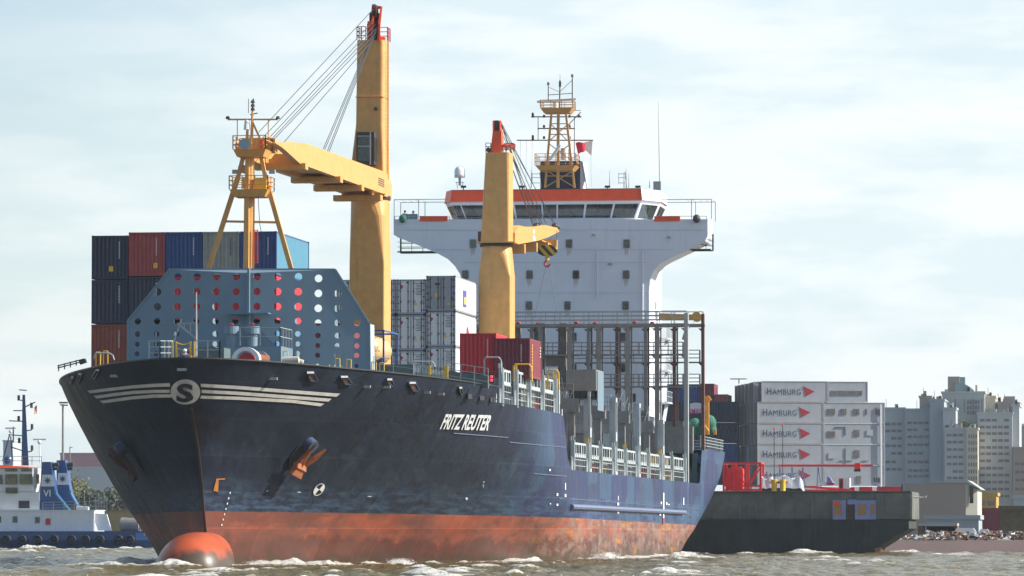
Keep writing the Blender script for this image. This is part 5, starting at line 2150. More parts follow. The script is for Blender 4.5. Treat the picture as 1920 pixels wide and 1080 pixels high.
# white reefers
GR = 'white refrigerated containers between the cranes'
RY = 117
xr0 = at(854, 600, Y=RY).x - 1.22
ztA = at(830, 517, Y=RY).z - HC
names = ['port-side', 'second', 'third', 'fourth']
ro = {0: 'nearest the aft crane', 1: 'second from the aft crane', 2: 'third from the aft crane', 3: 'farthest from the aft crane'}
tn = {0: 'top', 1: 'middle', 2: 'lower', 3: 'bottom'}
for c in range(4):
    for t_ in range(4):
        z = ztA - t_ * 2.93 - (.28 if c else 0) - (.02 if t_ else 0)
        x = xr0 - c * 2.5
        if c == 0 and t_ == 0:
            o = put('greyref', ((12.19, HC, 'reefer'), {'endcol': 'reefer_grey', 'door': True, 'sign': None}), x, RY + 6.095, z, 'grey-doored white container on top of the reefer stack nearest the aft crane', GR)
            sx = 1.225
            yb = RY + 6.095
            m_ = MB()
            m_.box(x + 1.19, x + 1.235, RY + 4.6, RY + 6.2, z + .55, z + 1.9)
            m_.build('side_sticker', mat('sticker_blue', (.09, .08, .35), .5), o)
            m_ = MB()
            m_.box(x + 1.23, x + 1.24, RY + 4.8, RY + 6.0, z + .75, z + 1.35)
            m_.build('side_sticker', 'ropeyellow', o)
            m_ = MB()
            m_.box(x - .5, x - .1, RY + .035, RY + .045, z + 2.1, z + 2.3)
            m_.build('door_sticker', 'maroon', o)
            m_ = MB()
            m_.box(x - .5, x - .25, RY + .035, RY + .045, z + 1.1, z + 1.4).add([(x + .5, RY + .04, z + .5), (x + .8, RY + .04, z + .5), (x + .65, RY + .04, z + .75)], [(0, 1, 2)])
            m_.build('warning_label', 'ropeyellow', o)
        else:
            o = put('reefer', ((12.19, HC, 'reefer'), {'door': True, 'sign': 'pennant', 'frame_col': 'reefer_grey'}), x, RY + 6.095, z, 'white reefer with red pennant, %s tier, stack %s' % (tn[t_], ro[c]), GR)
        if c == 0 and t_ == 1:
            m_ = MB()
            m_.add([(x + 1.232, RY + 8.2, z + 1.1), (x + 1.232, RY + 5.6, z - .9 + 1), (x + 1.232, RY + 6.8, z + 2.0)], [(0, 1, 2)])
            m_.build('side_pennant', 'red', o)
MB().box(-13, xr0 + 1.3, RY, RY + 12, 8.2, ztA - 3 * 2.93 - .35).build('container_support', 'deckgrey', ship)

# tank container
tp = at(687, 654, Y=52)
tank = thing('tank_container', 'cream tank container in a blue frame beside the forward crane', 'tank container', (tp.x, 55, tp.z - 1.3))
tm = MB()
rr_ = [[(tp.x + r_ * math.cos(a_ * math.pi / 10), y, tp.z + r_ * math.sin(a_ * math.pi / 10)) for a_ in range(20)] for r_, y in ((.05, 51.9), (.65, 52.1), (.9, 52.5), (.97, 53), (.97, 57), (.8, 57.6), (.05, 57.9))]
tm.loft(rr_)
tm.build('tank', mat('tank_cream', (.7, .45, .2), .35), tank, smooth=True)
tf = MB()
for sx in (-1.2, 1.2):
    for y in (52, 58):
        tf.bar((tp.x + sx, y, tp.z - 1.3), (tp.x + sx, y, tp.z + 1.3), .12)
    for z in (-1.25, 1.25):
        tf.bar((tp.x + sx, 52, tp.z + z), (tp.x + sx, 58, tp.z + z), .1)
for y in (52, 58):
    for z in (-1.25, 1.25):
        tf.bar((tp.x - 1.2, y, tp.z + z), (tp.x + 1.2, y, tp.z + z), .12)
tf.prism([(tp.x - 1.1, 52, tp.z - 1.2), (tp.x + 1.1, 52, tp.z - 1.2), (tp.x + 1.1, 52, tp.z - .6), (tp.x + .3, 52, tp.z - 1.0), (tp.x - .3, 52, tp.z - 1.0), (tp.x - 1.1, 52, tp.z - .6)], (0, .2, 0))
tf.build('tank_frame', mat('frame_blue', (.03, .09, .28), .45), tank)
text_on('BULKHAUL', (tp.x - .55, 51.75, tp.z - .2), (1, .12, 0), (0, 0, 1), .42, 'tank_lettering', 'dark', tank, width=1.5)
MB().box(tp.x - 1.3, tp.x + 1.3, 51.8, 58, 11.7, tp.z - 1.32).build('container_support', 'deckgreen', ship)

# ============================================================ PEOPLE
def person(loc, label, top='overall', helmet=None, legs='overall', h=1.78, yaw=0, hair='dark', lean=0.0):
    """standing figure facing -Y before yaw"""
    t = thing('person', label, 'person', loc)
    t.rotation_euler = (0, 0, yaw)
    s = h / 1.78
    bmv = bmesh.new()
    J = {'pel': (0, 0, .95), 'spi': (0, -lean * .3, 1.2), 'chs': (0, -lean * .8, 1.4), 'nek': (0, -lean, 1.53), 'hed': (0, -lean * 1.1, 1.64), 'top': (0, -lean * 1.15, 1.74),
         'lh': (-.1, 0, .9), 'lk': (-.11, -.03, .5), 'la': (-.12, .02, .08), 'lt': (-.13, -.14, .03),
         'rh': (.1, 0, .9), 'rk': (.11, -.03, .5), 'ra': (.12, .02, .08), 'rt': (.13, -.14, .03),
         'ls': (-.19, -lean * .8, 1.43), 'le': (-.26, -.05 - lean * .8, 1.15), 'lw': (-.2, -.26 - lean, 1.05), 'lf': (-.18, -.34 - lean, 1.06),
         'rs': (.19, -lean * .8, 1.43), 're': (.26, -.05 - lean * .8, 1.15), 'rw': (.2, -.26 - lean, 1.05), 'rf': (.18, -.34 - lean, 1.06)}
    rad_ = {'pel': .15, 'spi': .14, 'chs': .17, 'nek': .065, 'hed': .1, 'top': .085, 'lh': .1, 'lk': .075, 'la': .055, 'lt': .045, 'rh': .1, 'rk': .075, 'ra': .055, 'rt': .045,
            'ls': .075, 'le': .055, 'lw': .038, 'lf': .035, 'rs': .075, 're': .055, 'rw': .038, 'rf': .035}
    E2 = [('pel', 'spi'), ('spi', 'chs'), ('chs', 'nek'), ('nek', 'hed'), ('hed', 'top'), ('pel', 'lh'), ('lh', 'lk'), ('lk', 'la'), ('la', 'lt'), ('pel', 'rh'), ('rh', 'rk'), ('rk', 'ra'), ('ra', 'rt'),
          ('chs', 'ls'), ('ls', 'le'), ('le', 'lw'), ('lw', 'lf'), ('chs', 'rs'), ('rs', 're'), ('re', 'rw'), ('rw', 'rf')]
    keys = list(J)

    def skin(sel, grow, name, m_):
        me = bpy.data.meshes.new(name)
        ks = [k for k in keys if any(k in e for e in sel)]
        me.from_pydata([tuple(Vector(J[k]) * s) for k in ks], [(ks.index(a), ks.index(b)) for a, b in sel], [])
        o = bpy.data.objects.new(name, me)
        COL.objects.link(o)
        md = o.modifiers.new('skin', 'SKIN')
        for i, k in enumerate(ks):
            v = me.skin_vertices[0].data[i]
            r_ = rad_[k] * s + grow
            v.radius = (r_, r_ * (.8 if k in ('pel', 'spi', 'chs') else 1))
            v.use_root = (k in ('pel', 'chs') and k == ks[0]) or i == 0
        sb_ = o.modifiers.new('sub', 'SUBSURF')
        sb_.levels = sb_.render_levels = 1
        dg = bpy.context.evaluated_depsgraph_get()
        m2 = bpy.data.meshes.new_from_object(o.evaluated_get(dg))
        bpy.data.objects.remove(o)
        for p_ in m2.polygons:
            p_.use_smooth = True
        m2.materials.clear()
        m2.materials.append(M[m_])
        oo = bpy.data.objects.new(name, m2)
        COL.objects.link(oo)
        oo.parent = t
        return oo

    skin(E2, 0, 'body', 'skin')
    skin([e for e in E2 if e[0] in ('pel', 'lh', 'rh', 'lk', 'rk') and e[1] in ('lh', 'rh', 'lk', 'rk', 'la', 'ra')], .015, 'trousers', legs)
    skin([('pel', 'spi'), ('spi', 'chs'), ('chs', 'ls'), ('ls', 'le'), ('le', 'lw'), ('chs', 'rs'), ('rs', 're'), ('re', 'rw')], .018, 'jacket', top)
    hx_, hy_, hz_ = J['hed']
    mh = MB()
    L0 = Vector(loc)
    c = L0 + Vector((hx_, hy_, hz_ + .05)) * s
    mh.ball(c, .125 * s, .14 * s, .11 * s)
    mh.build('helmet' if helmet else 'hair', helmet or hair, t, smooth=True)
    return t


pz = at(345, 656, Y=4.2)
person(Vector((pz.x, 4.4, pz.z - 1.72)), 'crewman in navy overall and white helmet standing at the bow rail', helmet='plastic_white', yaw=.3, lean=.05)
pz = at(360, 661, Y=6)
person(Vector((pz.x, 6, pz.z - 1.68)), 'crewman in bright orange jacket beside the yellow gate at the bow', top='hivis', legs='overall', yaw=-1.3, lean=.12)
pz = S_(759, 396, .9)
person(Vector((pz.x, YS + 1.0, pz.z - 1.7)), 'person with dark clothing on the far bridge wing, by the searchlight', top='overall', yaw=.4)
pz = S_(775, 397, 1.2)
person(Vector((pz.x, YS + 1.2, pz.z - 1.7)), 'person in dark clothing on the far bridge wing, nearer the wheelhouse', top='overall', yaw=-.2)
a = S_(767, 411, .9)
MB().box(a.x - .3, a.x + .9, YS + .3, YS + .5, a.z - .3, a.z + .45).build('wing_console', 'greyblue', acc)


# ============================================================ FLAGS
def flag(name, label, px, mats, Yq, nx=10, pole=None):
    """px: four pixel corners (hoist top, fly top, fly bottom, hoist bottom)"""
    hoist = at(*px[0], Y=Yq)
    t = thing(name, label, 'flag', hoist)
    rows = len(mats)
    c = [at(*q_, Y=Yq) for q_ in px]
    for r_ in range(rows):
        vs, fs = [], []
        for j in (0, 1):
            v = (r_ + j) / rows
            for i in range(nx + 1):
                u = i / nx
                p_ = (c[0].lerp(c[1], u)).lerp(c[3].lerp(c[2], u), v)
                p_ = p_ + Vector((0, math.sin(u * 7 + v) * .22 * u, math.sin(u * 6) * .06))
                vs.append(p_)
        fs = [(i, i + 1, nx + 2 + i, nx + 1 + i) for i in range(nx)]
        mb = MB().add(vs, fs)
        mb.add([v + Vector((0, .02, 0)) for v in vs], [f[::-1] for f in fs])
        mb.build('flag_stripe', mats[r_], t, recalc=False, smooth=True)
    return t


M['flagred'] = mat('flag_red', (.75, .02, .05), .7)
M['flagblack'] = mat('flag_black', (.02, .02, .02), .7)
M['flaggold'] = mat('flag_gold', (.85, .5, .02), .7)
M['flagwhite'] = mat('flag_white', (.7, .6, .58), .7)
f1 = flag('courtesy_flag', 'red and white flag flying from the radar mast\'s yard', [(1079, 268), (1098, 266), (1097, 282), (1084, 290)], ['flagred'], 176.4)
MB().add([at(1098, 266, Y=176.4), at(1111, 264, Y=176.5), at(1109, 292, Y=176.5), at(1096, 280, Y=176.4)], [(0, 1, 2, 3)]).build('flag_field', 'flagwhite', f1, recalc=False)
flag('tricolour_flag', 'small black red and gold flag behind the aft crane\'s head', [(966, 270), (945, 267), (945, 280), (965, 283)], ['flagblack', 'flagred', 'flaggold'], 135)

# ============================================================ TUG
TY = 336
tugc = at(20, 1025, Y=TY)
TX0 = at(-170, 1000, Y=TY).x
TX1 = at(293, 1000, Y=TY).x
tug = thing('tugboat', 'blue and white harbour tug with twin blue funnels, one marked VI', 'tugboat', ((TX0 + TX1) / 2, TY + 4, 0))
T = lambda x, y, d=0: at(x, y, Y=TY + d)
zd0 = T(150, 996).z
hu = MB()
rings = []
for k in range(13):
    t = k / 12
    x = TX0 + (TX1 - TX0) * t
    hw = 4.4 * (1 - (1 - min(t / .35, 1)) ** 2.2) ** .6 if t < .35 else (4.4 if t < .9 else 4.4 - 1.0 * ((t - .9) / .1) ** 2)
    hw = max(hw, .15)
    sh = zd0 + (1.3 * (1 - t / .3) ** 2 if t < .3 else 0)
    rings.append([(x, TY + 4.4 - hw * .82, -1), (x, TY + 4.4 - hw, .9), (x, TY + 4.4 - hw, sh), (x, TY + 4.4 + hw, sh), (x, TY + 4.4 + hw, .9), (x, TY + 4.4 + hw * .82, -1)])
hu.loft(rings)
thull = hu.build('hull', 'tugblue', tug, smooth=False)
ru = MB()
ru.bar((TX0 + 4, TY - .05, zd0 - .1), (TX1 - .5, TY - .05, zd0 - .1), .12, .2)
ru.build('rubbing_strake', 'tugblue', tug)
for k, x in enumerate((-40, -8, 12, 41, 70, 101, 134, 160, 187, 222, 243)):
    c = T(x, 1012, -.3)
    tr_ = MB()
    n = 14
    ring_ = []
    for a_ in range(n):
        th = 2 * math.pi * a_ / n
        ring_.append([(c.x + (.5 + .17 * math.cos(b_)) * math.cos(th), c.y + .2 * math.sin(b_), c.z + (.5 + .17 * math.cos(b_)) * math.sin(th)) for b_ in [q_ * math.pi / 3 for q_ in range(6)]])
    vs = [p for r_ in ring_ for p in r_]
    fs = [(a_ * 6 + b_, a_ * 6 + (b_ + 1) % 6, ((a_ + 1) % n) * 6 + (b_ + 1) % 6, ((a_ + 1) % n) * 6 + b_) for a_ in range(n) for b_ in range(6)]
    tr_.add(vs, fs)
    tr_.build('tyre_fender', 'black', tug, smooth=True)
dh = MB()
a, b = T(-60, 958, 1.2), T(176, 995, 1.2)
dh.box(a.x, b.x, TY + 1.2, TY + 7.4, b.z - .2, a.z)
dho = dh.build('deckhouse', 'tugwhite', tug)
MB().box(a.x - .1, b.x + .1, TY + 1.1, TY + 7.5, a.z, a.z + .12).build('boat_deck', 'tugwhite', tug)
for x, y, w_, h_ in ((28, 974, 9, 12), (70, 975, 9, 12), (0, 974, 4, 12)):
    p = T(x, y, 1.15)
    MB().box(p.x - w_ / 30, p.x + w_ / 30, TY + 1.1, TY + 1.19, p.z - h_ / 30, p.z + h_ / 30).build('window', 'port', dho)
p = T(90, 978, 1.1)
MB().box(p.x - .3, p.x + .3, TY + 1.05, TY + 1.19, p.z - .4, p.z + .4).build('fire_locker', 'red', dho)
MB().box(T(128, 990, 1.1).x, T(142, 990, 1.1).x, TY + 1.15, TY + 1.19, T(0, 992, 1.1).z, T(0, 966, 1.1).z).build('deckhouse_door', 'tugwhite', dho)
wb = MB()
# wheelhouse tiers
a, b = T(-60, 958, 2), T(74, 930, 2)
wb.box(a.x, b.x, TY + 2, TY + 6.6, a.z, b.z + .5)
wb.loft([[(T(-60, 0, 2).x, TY + 2, T(0, 922, 2).z), (T(66, 0, 2).x, TY + 2, T(0, 922, 2).z), (T(66, 0, 2).x, TY + 6.6, T(0, 922, 2).z), (T(-60, 0, 2).x, TY + 6.6, T(0, 922, 2).z)],
         [(T(-62, 0, 2).x, TY + 1.8, T(0, 878, 2).z), (T(66, 0, 2).x, TY + 1.8, T(0, 878, 2).z), (T(76, 0, 2).x, TY + 6.8, T(0, 878, 2).z), (T(-62, 0, 2).x, TY + 6.8, T(0, 878, 2).z)]])
wbo = wb.build('wheelhouse', 'tugwhite', tug)
for x0, x1, y0, y1 in ((-6, 5, 890, 908), (10, 33, 889, 908), (37, 61, 889, 908), (10, 33, 879, 884), (40, 60, 879, 884), (11, 33, 914, 925), (68, 73, 889, 907)):
    a, b = T(x0, y0, 1.88), T(x1, y1, 1.88)
    MB().box(a.x, b.x, TY + 1.74, TY + 2.1, b.z, a.z).build('wheelhouse_window', glass('tug_glass', (.07, .075, .03)), wbo)
a, b = T(35, 939, 1.9), T(55, 953, 1.9)
MB().box(a.x, b.x, TY + 1.9, TY + 1.99, b.z, a.z).build('name_board', 'dark', wbo)
rf = MB()
rf.loft([[(T(-70, 0, 2).x, TY + 1.5, T(0, 877, 2).z), (T(62, 0, 2).x, TY + 1.5, T(0, 877, 2).z), (T(66, 0, 2).x, TY + 7, T(0, 877, 2).z), (T(-70, 0, 2).x, TY + 7, T(0, 877, 2).z)],
         [(T(-70, 0, 2).x, TY + 1.7, T(0, 868, 2).z), (T(54, 0, 2).x, TY + 1.7, T(0, 875, 2).z), (T(60, 0, 2).x, TY + 6.8, T(0, 875, 2).z), (T(-70, 0, 2).x, TY + 6.8, T(0, 868, 2).z)]])
rf.build('roof', 'orange', tug)
# funnels
fmats = M['tugblue']
for (pts_, d, txt) in (([(73, 958), (78, 866), (95, 866), (104, 925), (132, 960)], 2.2, True), ([(106, 940), (106, 863), (122, 863), (132, 925), (146, 950)], 5.2, False)):
    f_ = MB().prism([T(x, y, d) for x, y in pts_], (0, 1.5, 0))
    fo = f_.build('funnel', fmats, tug)
    x0, x1 = pts_[1][0] - 2, pts_[2][0] + 7
    if not txt:
        x0, x1 = 106, 129
    MB().prism([T(x0 + 1, 912 - (0 if txt else 3), d), T(x0 + 3, 890 - (0 if txt else 3), d), T(x1 - 4, 890 - (0 if txt else 3), d), T(x1, 912 - (0 if txt else 3), d)], (0, -.03, 0)).build('white_band', 'tugwhite', fo)
    cst = T((x0 + x1) / 2, 901 - (0 if txt else 3), d - .06)
    star = [(cst.x + (.55 if k % 2 == 0 else .22) * math.cos(k * math.pi / 8), cst.y, cst.z + (.55 if k % 2 == 0 else .22) * math.sin(k * math.pi / 8)) for k in range(16)]
    MB().prism(star, (0, -.02, 0)).build('star_emblem', 'tugblue', fo)
    p = T((pts_[1][0] + pts_[2][0]) / 2 + 8, 872, d + .7)
    MB().tube(p, p + Vector((1.1, 0, .1)), .28).tube(p - Vector((0, 0, .5)), p + Vector((1.0, 0, -.45)), .22).build('exhaust_pipe', 'dark', fo)
    tk = MB()
    P2 = [T(x, y, d - .05) for x, y in ((pts_[3][0], pts_[3][1] - 6), pts_[3], pts_[4])]
    for a_, b_ in zip(P2[:-1], P2[1:]):
        tk.bar(a_, b_, .3, .2)
    tk.build('funnel_trim', 'lightblue', fo)
    if txt:
        text_on('VI', T(81, 931, 2.15), (1, 0, 0), (0, 0, 1), .85, 'funnel_number', 'white', fo, bold=.01)
# mast
tm_ = MB()
tm_.loft([[T(x, y, d) for x, d in ((x0, 3.6), (x1, 3.6), (x1, 4.3), (x0, 4.3))] for x0, x1, y in ((40, 54, 873), (41, 51, 820), (42, 47, 740))])
tmo = tm_.build('mast', 'tugblue', tug)
ar = MB()
for (xa, ya, xb, yb) in ((47, 763, 66, 754), (25, 770, 44, 770), (17, 789, 43, 790), (16, 815, 43, 817), (48, 808, 60, 806), (48, 848, 60, 846), (38, 751, 44, 750), (36, 731, 50, 732), (18, 815, 5, 865), (20, 818, 24, 865), (25, 800, 25, 830), (20, 838, 42, 845)):
    ar.bar(T(xa, ya, 4), T(xb, yb, 4), .14)
ar.split('mast_arm', 'tugblue', tug)
tl = MB()
for x, y in ((35, 746), (35, 785), (36, 826), (59, 760), (60, 800), (60, 840)):
    tl.tube(T(x, y + 5, 4), T(x, y - 5, 4), .18)
tl.split('signal_light', 'dark', tug)
sc_ = MB()
sc_.bar(T(10, 803, 3.6), T(29, 803, 3.6), .14, .2).bar(T(62, 824, 3.6), T(87, 824, 3.6), .14, .2)
sc_.ball(T(20, 809, 3.6), .25).ball(T(74, 829, 3.6), .28).tube(T(74, 832, 3.6), T(75, 868, 3.6), .07)
sc_.split('radar_scanner', 'plastic_white', tug)
r_ = MB()
r_.rail([T(-30, 872, 2), T(78, 872, 2)], 1.1, 2, 1.2, .035)
r_.rail([T(80, 958, 1.3), T(200, 955, 1.3)], 1.1, 3, 1.4, .035)
r_.rail([T(168, 957, 1.3), T(200, 957, 1.3)], 1.7, 3, .8, .035)
for x in (148, 158, 185, 195):
    r_.bar(T(x, 957, 1.3), T(x, 925, 1.3), .08)
r_.split('railing', 'railgrey', tug)
fg = MB()
fg.ball(T(15, 862, 2.5), .55, .5, .6).tube(T(15, 870, 2.5), T(14, 860, 2.5), .4)
fg.build('fire_monitor', 'tugblue', tug)
lf = MB()
lf.tube(T(144, 954, 1.5), T(166, 955, 1.5), .38, n=14)
lf.build('life_raft', 'plastic_white', tug)
st_ = MB()
st_.prism([T(173, 962, 1.6), T(200, 964, 1.6), T(209, 995, 1.6), T(183, 995, 1.6)], (0, .3, 0))
st_.build('stair_shield', 'plastic_white', tug)
wn_ = MB()
c = T(245, 984, 2.5)
wn_.tube(c - Vector((1.2, 0, 0)), c + Vector((1.2, 0, 0)), .95, n=18)
wn_.bar(T(225, 985, 2.4), T(270, 990, 2.4), .6, .5)
wn_.bar(T(240, 972, 2.4), T(262, 972, 2.4), .3)
wn_.build('towing_winch', 'framegrey', tug)
text_on('FAIRPLAY VI', T(270, 1004, -.12), (1, 0, 0), (0, 0, 1), .36, 'stern_name', 'white', tug, width=3.6, bold=.01)
text_on('HAMBURG', T(278, 1011, -.12), (1, 0, 0), (0, 0, 1), .28, 'home_port', 'white', tug, width=2.3, bold=.01)
flag('tricolour_flag', 'small black red and gold flag on the tug\'s mast', [(69, 760), (64, 764), (64, 777), (69, 776)], ['flagblack', 'flagred', 'flaggold'], TY + 4.1)

# ============================================================ BARGE / PONTOON on the right
BY = 200.0
Bp = lambda x, y, d=0: at(x, y, Y=BY + d)
barge = thing('pontoon_barge', 'long dark concrete pontoon with a blue cabin front, moored behind the ship\'s stern', 'barge', Bp(1500, 1035))
bh = MB()
xl_, xr_ = Bp(1180, 950).x, Bp(1640, 950).x
zt_b = Bp(1500, 922).z
zm_b = Bp(1500, 974).z
bh.prism([(xl_, BY, -1), (Bp(1640, 0).x, BY, -1), (Bp(1640, 0).x, BY, .3), (Bp(1700, 0).x, BY, zm_b - .9), (Bp(1700, 0).x, BY, zm_b), (xl_, BY, zm_b)], (0, 14, 0))
bh.build('lower_hull', 'bargehull', barge)
MB().box(xl_, Bp(1706, 0).x, BY + .2, BY + 13.5, zm_b, zt_b).build('upper_wall', 'bargewall', barge, bevel=.05)
rbs = MB()
for k in range(46):
    x = xl_ + .3 + k * .6
    if x < Bp(1635, 0).x:
        rbs.box(x, x + .12, BY - .08, BY - .001, -1, zm_b - .1)
rbs.build('hull_ribs', 'bargehull', barge)
MB().box(xl_, Bp(1705, 0).x, BY - .05, BY + .3, zt_b, zt_b + .08).build('coaming', 'deckgrey', barge)
MB().box(Bp(1637, 0).x, Bp(1648, 0).x, BY - .15, BY + .4, .0, Bp(0, 1027).z).build('rust_bracket', 'anchor_lit', barge)
MB().box(Bp(1640, 0).x, Bp(1704, 0).x, BY - .1, BY + .19, zm_b + .05, zt_b - .1).build('corner_block', 'bargewall', barge)
for (x0, x1) in ((1561, 1586), (1603, 1643)):
    a, b = Bp(x0, 938), Bp(x1, 974)
    cb_ = MB().box(a.x, b.x, BY - .02, BY + .18, b.z, a.z).build('cabin_front', 'boothblue', barge)
MB().box(Bp(1586, 0).x, Bp(1603, 0).x, BY + .0, BY + .18, Bp(0, 947).z, Bp(0, 938).z).build('cabin_front', 'boothblue', barge)
MB().box(Bp(1586, 0).x, Bp(1603, 0).x, BY + .05, BY + .19, zm_b, Bp(0, 947).z).build('cabin_door', 'brown', barge)
for (x0, x1, y0, y1) in ((1564, 1579, 946, 966), (1608, 1624, 945, 966), (1632, 1640, 945, 965)):
    a, b = Bp(x0, y0), Bp(x1, y1)
    MB().box(a.x, b.x, BY - .05, BY - .021, b.z, a.z).build('cabin_window', 'tan', barge)
a, b = Bp(1562, 940), Bp(1575, 947)
MB().box(a.x, b.x, BY - .09, BY - .055, b.z, a.z).build('cabin_awning', 'orange', barge)

# deck load
D = 4.0
Dp = lambda x, y, d=0: at(x, y, Y=BY + D + d)
zdk = zt_b + .08
rf_ = thing('red_steel_frame', 'bright red steel spreader frame standing on the pontoon next to the ship\'s stern', 'steel frame', (Dp(1390, 900).x, BY + D, zdk))
fr = MB()
X = [Dp(x, 0).x for x in (1355, 1373, 1396, 1424)]
zt_f = Dp(0, 871).z
for x in X:
    for yy in (BY + D, BY + D + 3):
        fr.bar((x, yy, zdk), (x, yy, zt_f), .2)
for yy in (BY + D, BY + D + 3):
    for z in (zt_f, zdk + .55, zdk + .15):
        fr.bar((X[0], yy, z), (X[-1], yy, z), .16)
    fr.bar((X[2], yy, zdk + .5), (X[3], yy, zt_f), .14)
    fr.bar((X[0], yy, zdk + .5), (X[1], yy, zt_f), .14)
    fr.bar((X[1], yy, zt_f), (X[2], yy, zdk + .5), .1)
for x in X:
    fr.bar((x, BY + D, zt_f), (x, BY + D + 3, zt_f), .16)
M['brightred'] = mat('bright_red', (.8, .03, .03), .4, var=.2)
fr.build('frame', 'brightred', rf_)
MB().box(X[0] + .1, X[1] + .9, BY + D + .6, BY + D + 2.2, zdk + .1, zt_f - .5).build('machine_core', 'brightred', rf_, bevel=.08)


def blob(name, label, cat, x0, x1, y0, Yq, m_, seed, dy=2.0, zb=None, rough=.35):
    r_ = np.random.default_rng(seed)
    a, b = at(x0, y0, Y=Yq), at(x1, y0, Y=Yq)
    zb = zdk if zb is None else zb
    nx, ny = 26, 8
    vs = []
    H = a.z - zb
    ph = r_.uniform(0, 6, 6)
    for j in range(ny + 1):
        for i in range(nx + 1):
            u, v = i / nx, j / ny
            env = min(1, 9 * u, 9 * (1 - u)) ** .5 * min(1, 8 * v + .05, 5 * (1 - v)) ** .5
            h = H * env * (.85 + .08 * math.sin(u * 9 + ph[0]) + .05 * math.sin(u * 17 + v * 6 + ph[1])) + r_.uniform(-.02, .02) * env
            vs.append((a.x + (b.x - a.x) * u, Yq + dy * v, zb + max(h, 0)))
    fs = [(j * (nx + 1) + i, j * (nx + 1) + i + 1, (j + 1) * (nx + 1) + i + 1, (j + 1) * (nx + 1) + i) for j in range(ny) for i in range(nx)]
    o = MB().add(vs, fs).build(name, m_, None, smooth=False)
    recenter(o)
    return tag(o, label, cat)


blob('tarpaulin_bundle', 'crumpled white tarpaulin covering a load between red frame and yellow bollards', 'tarpaulin', 1422, 1450, 892, BY + D + 1, 'tarp', 3)
blob('tarpaulin_bundle', 'larger white tarpaulin heap just behind the yellow bollards', 'tarpaulin', 1448, 1506, 890, BY + D + 1.5, 'tarp', 5)
for (x, yt, lbl) in ((1454, 803, 'yellow mooring bollard with the shorter red-tipped pole'), (1470, 797, 'yellow mooring bollard with the taller red-tipped pole')):
    bl = thing('mooring_bollard', lbl, 'bollard', (Dp(x, 900).x, BY + 2.5, zdk), 'yellow bollards on the pontoon')
    p0 = Vector(bl.location)
    zt3 = at(x, 899, Y=BY + 2.5).z
    MB().tube(p0, (p0.x, p0.y, zt3 - .15), .26, .3, n=14).tube((p0.x, p0.y, zt3 - .15), (p0.x, p0.y, zt3), .34, n=14).bar((p0.x - .5, p0.y, zt3 - .3), (p0.x + .55, p0.y, zt3 - .3), .2).build('bollard_body', 'ropeyellow', bl)
    zp = at(x, yt, Y=BY + 2.5).z
    MB().tube((p0.x, p0.y, zt3), (p0.x, p0.y, zp), .035).build('pole', 'dark', bl)
    MB().ball((p0.x, p0.y, zp), .1).build('pole_tip', 'brightred', bl)
bt = thing('gantry_beam', 'long thin red beam resting on pale blue trestles over the pontoon deck', 'beam', (Dp(1540, 900).x, BY + D + 3, zdk))
a, b = Dp(1459, 873, 3), Dp(1637, 873, 3)
MB().box(a.x, b.x, a.y - .12, a.y + .12, a.z - .1, a.z + .1).build('beam', 'brightred', bt)
c = Dp(1608, 873, 3)
MB().box(c.x - .3, c.x + .3, c.y - .3, c.y + .3, c.z - .35, c.z + .25).build('trolley', 'brightred', bt, bevel=.03)
MB().box(c.x - .35, c.x + .3, c.y - .25, c.y + .25, c.z - .6, c.z - .352).build('trolley_motor', 'dark', bt)
for x in (1462, 1485, 1505, 1534):
    q_ = Dp(x, 876, 3)
    MB().bar((q_.x - .15, q_.y, zdk), (q_.x, q_.y, q_.z), .08).bar((q_.x + .35, q_.y, zdk), (q_.x, q_.y, q_.z), .08).build('trestle', mat('trestle_blue', (.12, .22, .45), .5), bt)
rb_ = MB()
rb_.box(Dp(1510, 0).x, Dp(1597, 0).x, BY + 1.6, BY + 1.9, zdk + .02, zdk + .14).prism([Dp(1504, 914, -2), Dp(1520, 911, -2), Dp(1597, 917, -2), Dp(1580, 920, -2)], (0, .3, 0))
tag(recenter(rb_.build('steel_girder', 'brightred', None)), 'red steel girder lying along the pontoon edge above the cabin', 'girder')
for x0, x1, l_ in ((1611, 1636, 'short red steel section lying on the pontoon deck beside the long girder'), (1644, 1692, 'red steel channel lying at the outer end of the pontoon')):
    a, b = Dp(x0, 914, -2), Dp(x1, 921, -2)
    g_ = MB().box(a.x, b.x, BY + 1.8, BY + 2.3, zdk, a.z)
    g_.box(a.x, b.x, BY + 1.7, BY + 2.4, a.z, a.z + .06)
    tag(recenter(g_.build('steel_girder', 'brightred', None)), l_, 'girder')
bo = thing('small_dinghy', 'small upturned white dinghy with a blue hood on the pontoon deck', 'dinghy', (Dp(1550, 905).x, BY + D + 1, zdk))
MB().prism([Dp(1533, 906, 1), Dp(1540, 903, 1), Dp(1563, 904, 1), Dp(1563, 910, 1), Dp(1538, 910, 1)], (0, 1.2, 0)).build('hull', 'plastic_white', bo)
MB().prism([Dp(1550, 908, .9), Dp(1551, 892, .9), Dp(1557, 896, .9), Dp(1563, 908, .9)], (0, .9, 0)).build('spray_hood', M['boothblue'], bo)
MB().box(Dp(1550, 0, .8).x, Dp(1563, 0, .8).x, BY + D - .2, BY + D + .8, Dp(0, 911).z, Dp(0, 907.5).z).build('trim_board', 'red', bo)
kb = thing('ticket_kiosk', 'small white kiosk with a red framed door on the pontoon', 'kiosk', (Dp(1577, 905, 2).x, BY + D + 2, zdk))
a, b = Dp(1572, 896, 2), Dp(1593, 912, 2)
MB().box(a.x, b.x, BY + D + 2, BY + D + 4, zdk, a.z).build('walls', 'reefer', kb)
MB().box(a.x + .05, a.x + .48, BY + D + 1.96, BY + D + 1.999, zdk, a.z - .05).build('door_frame', 'red', kb)
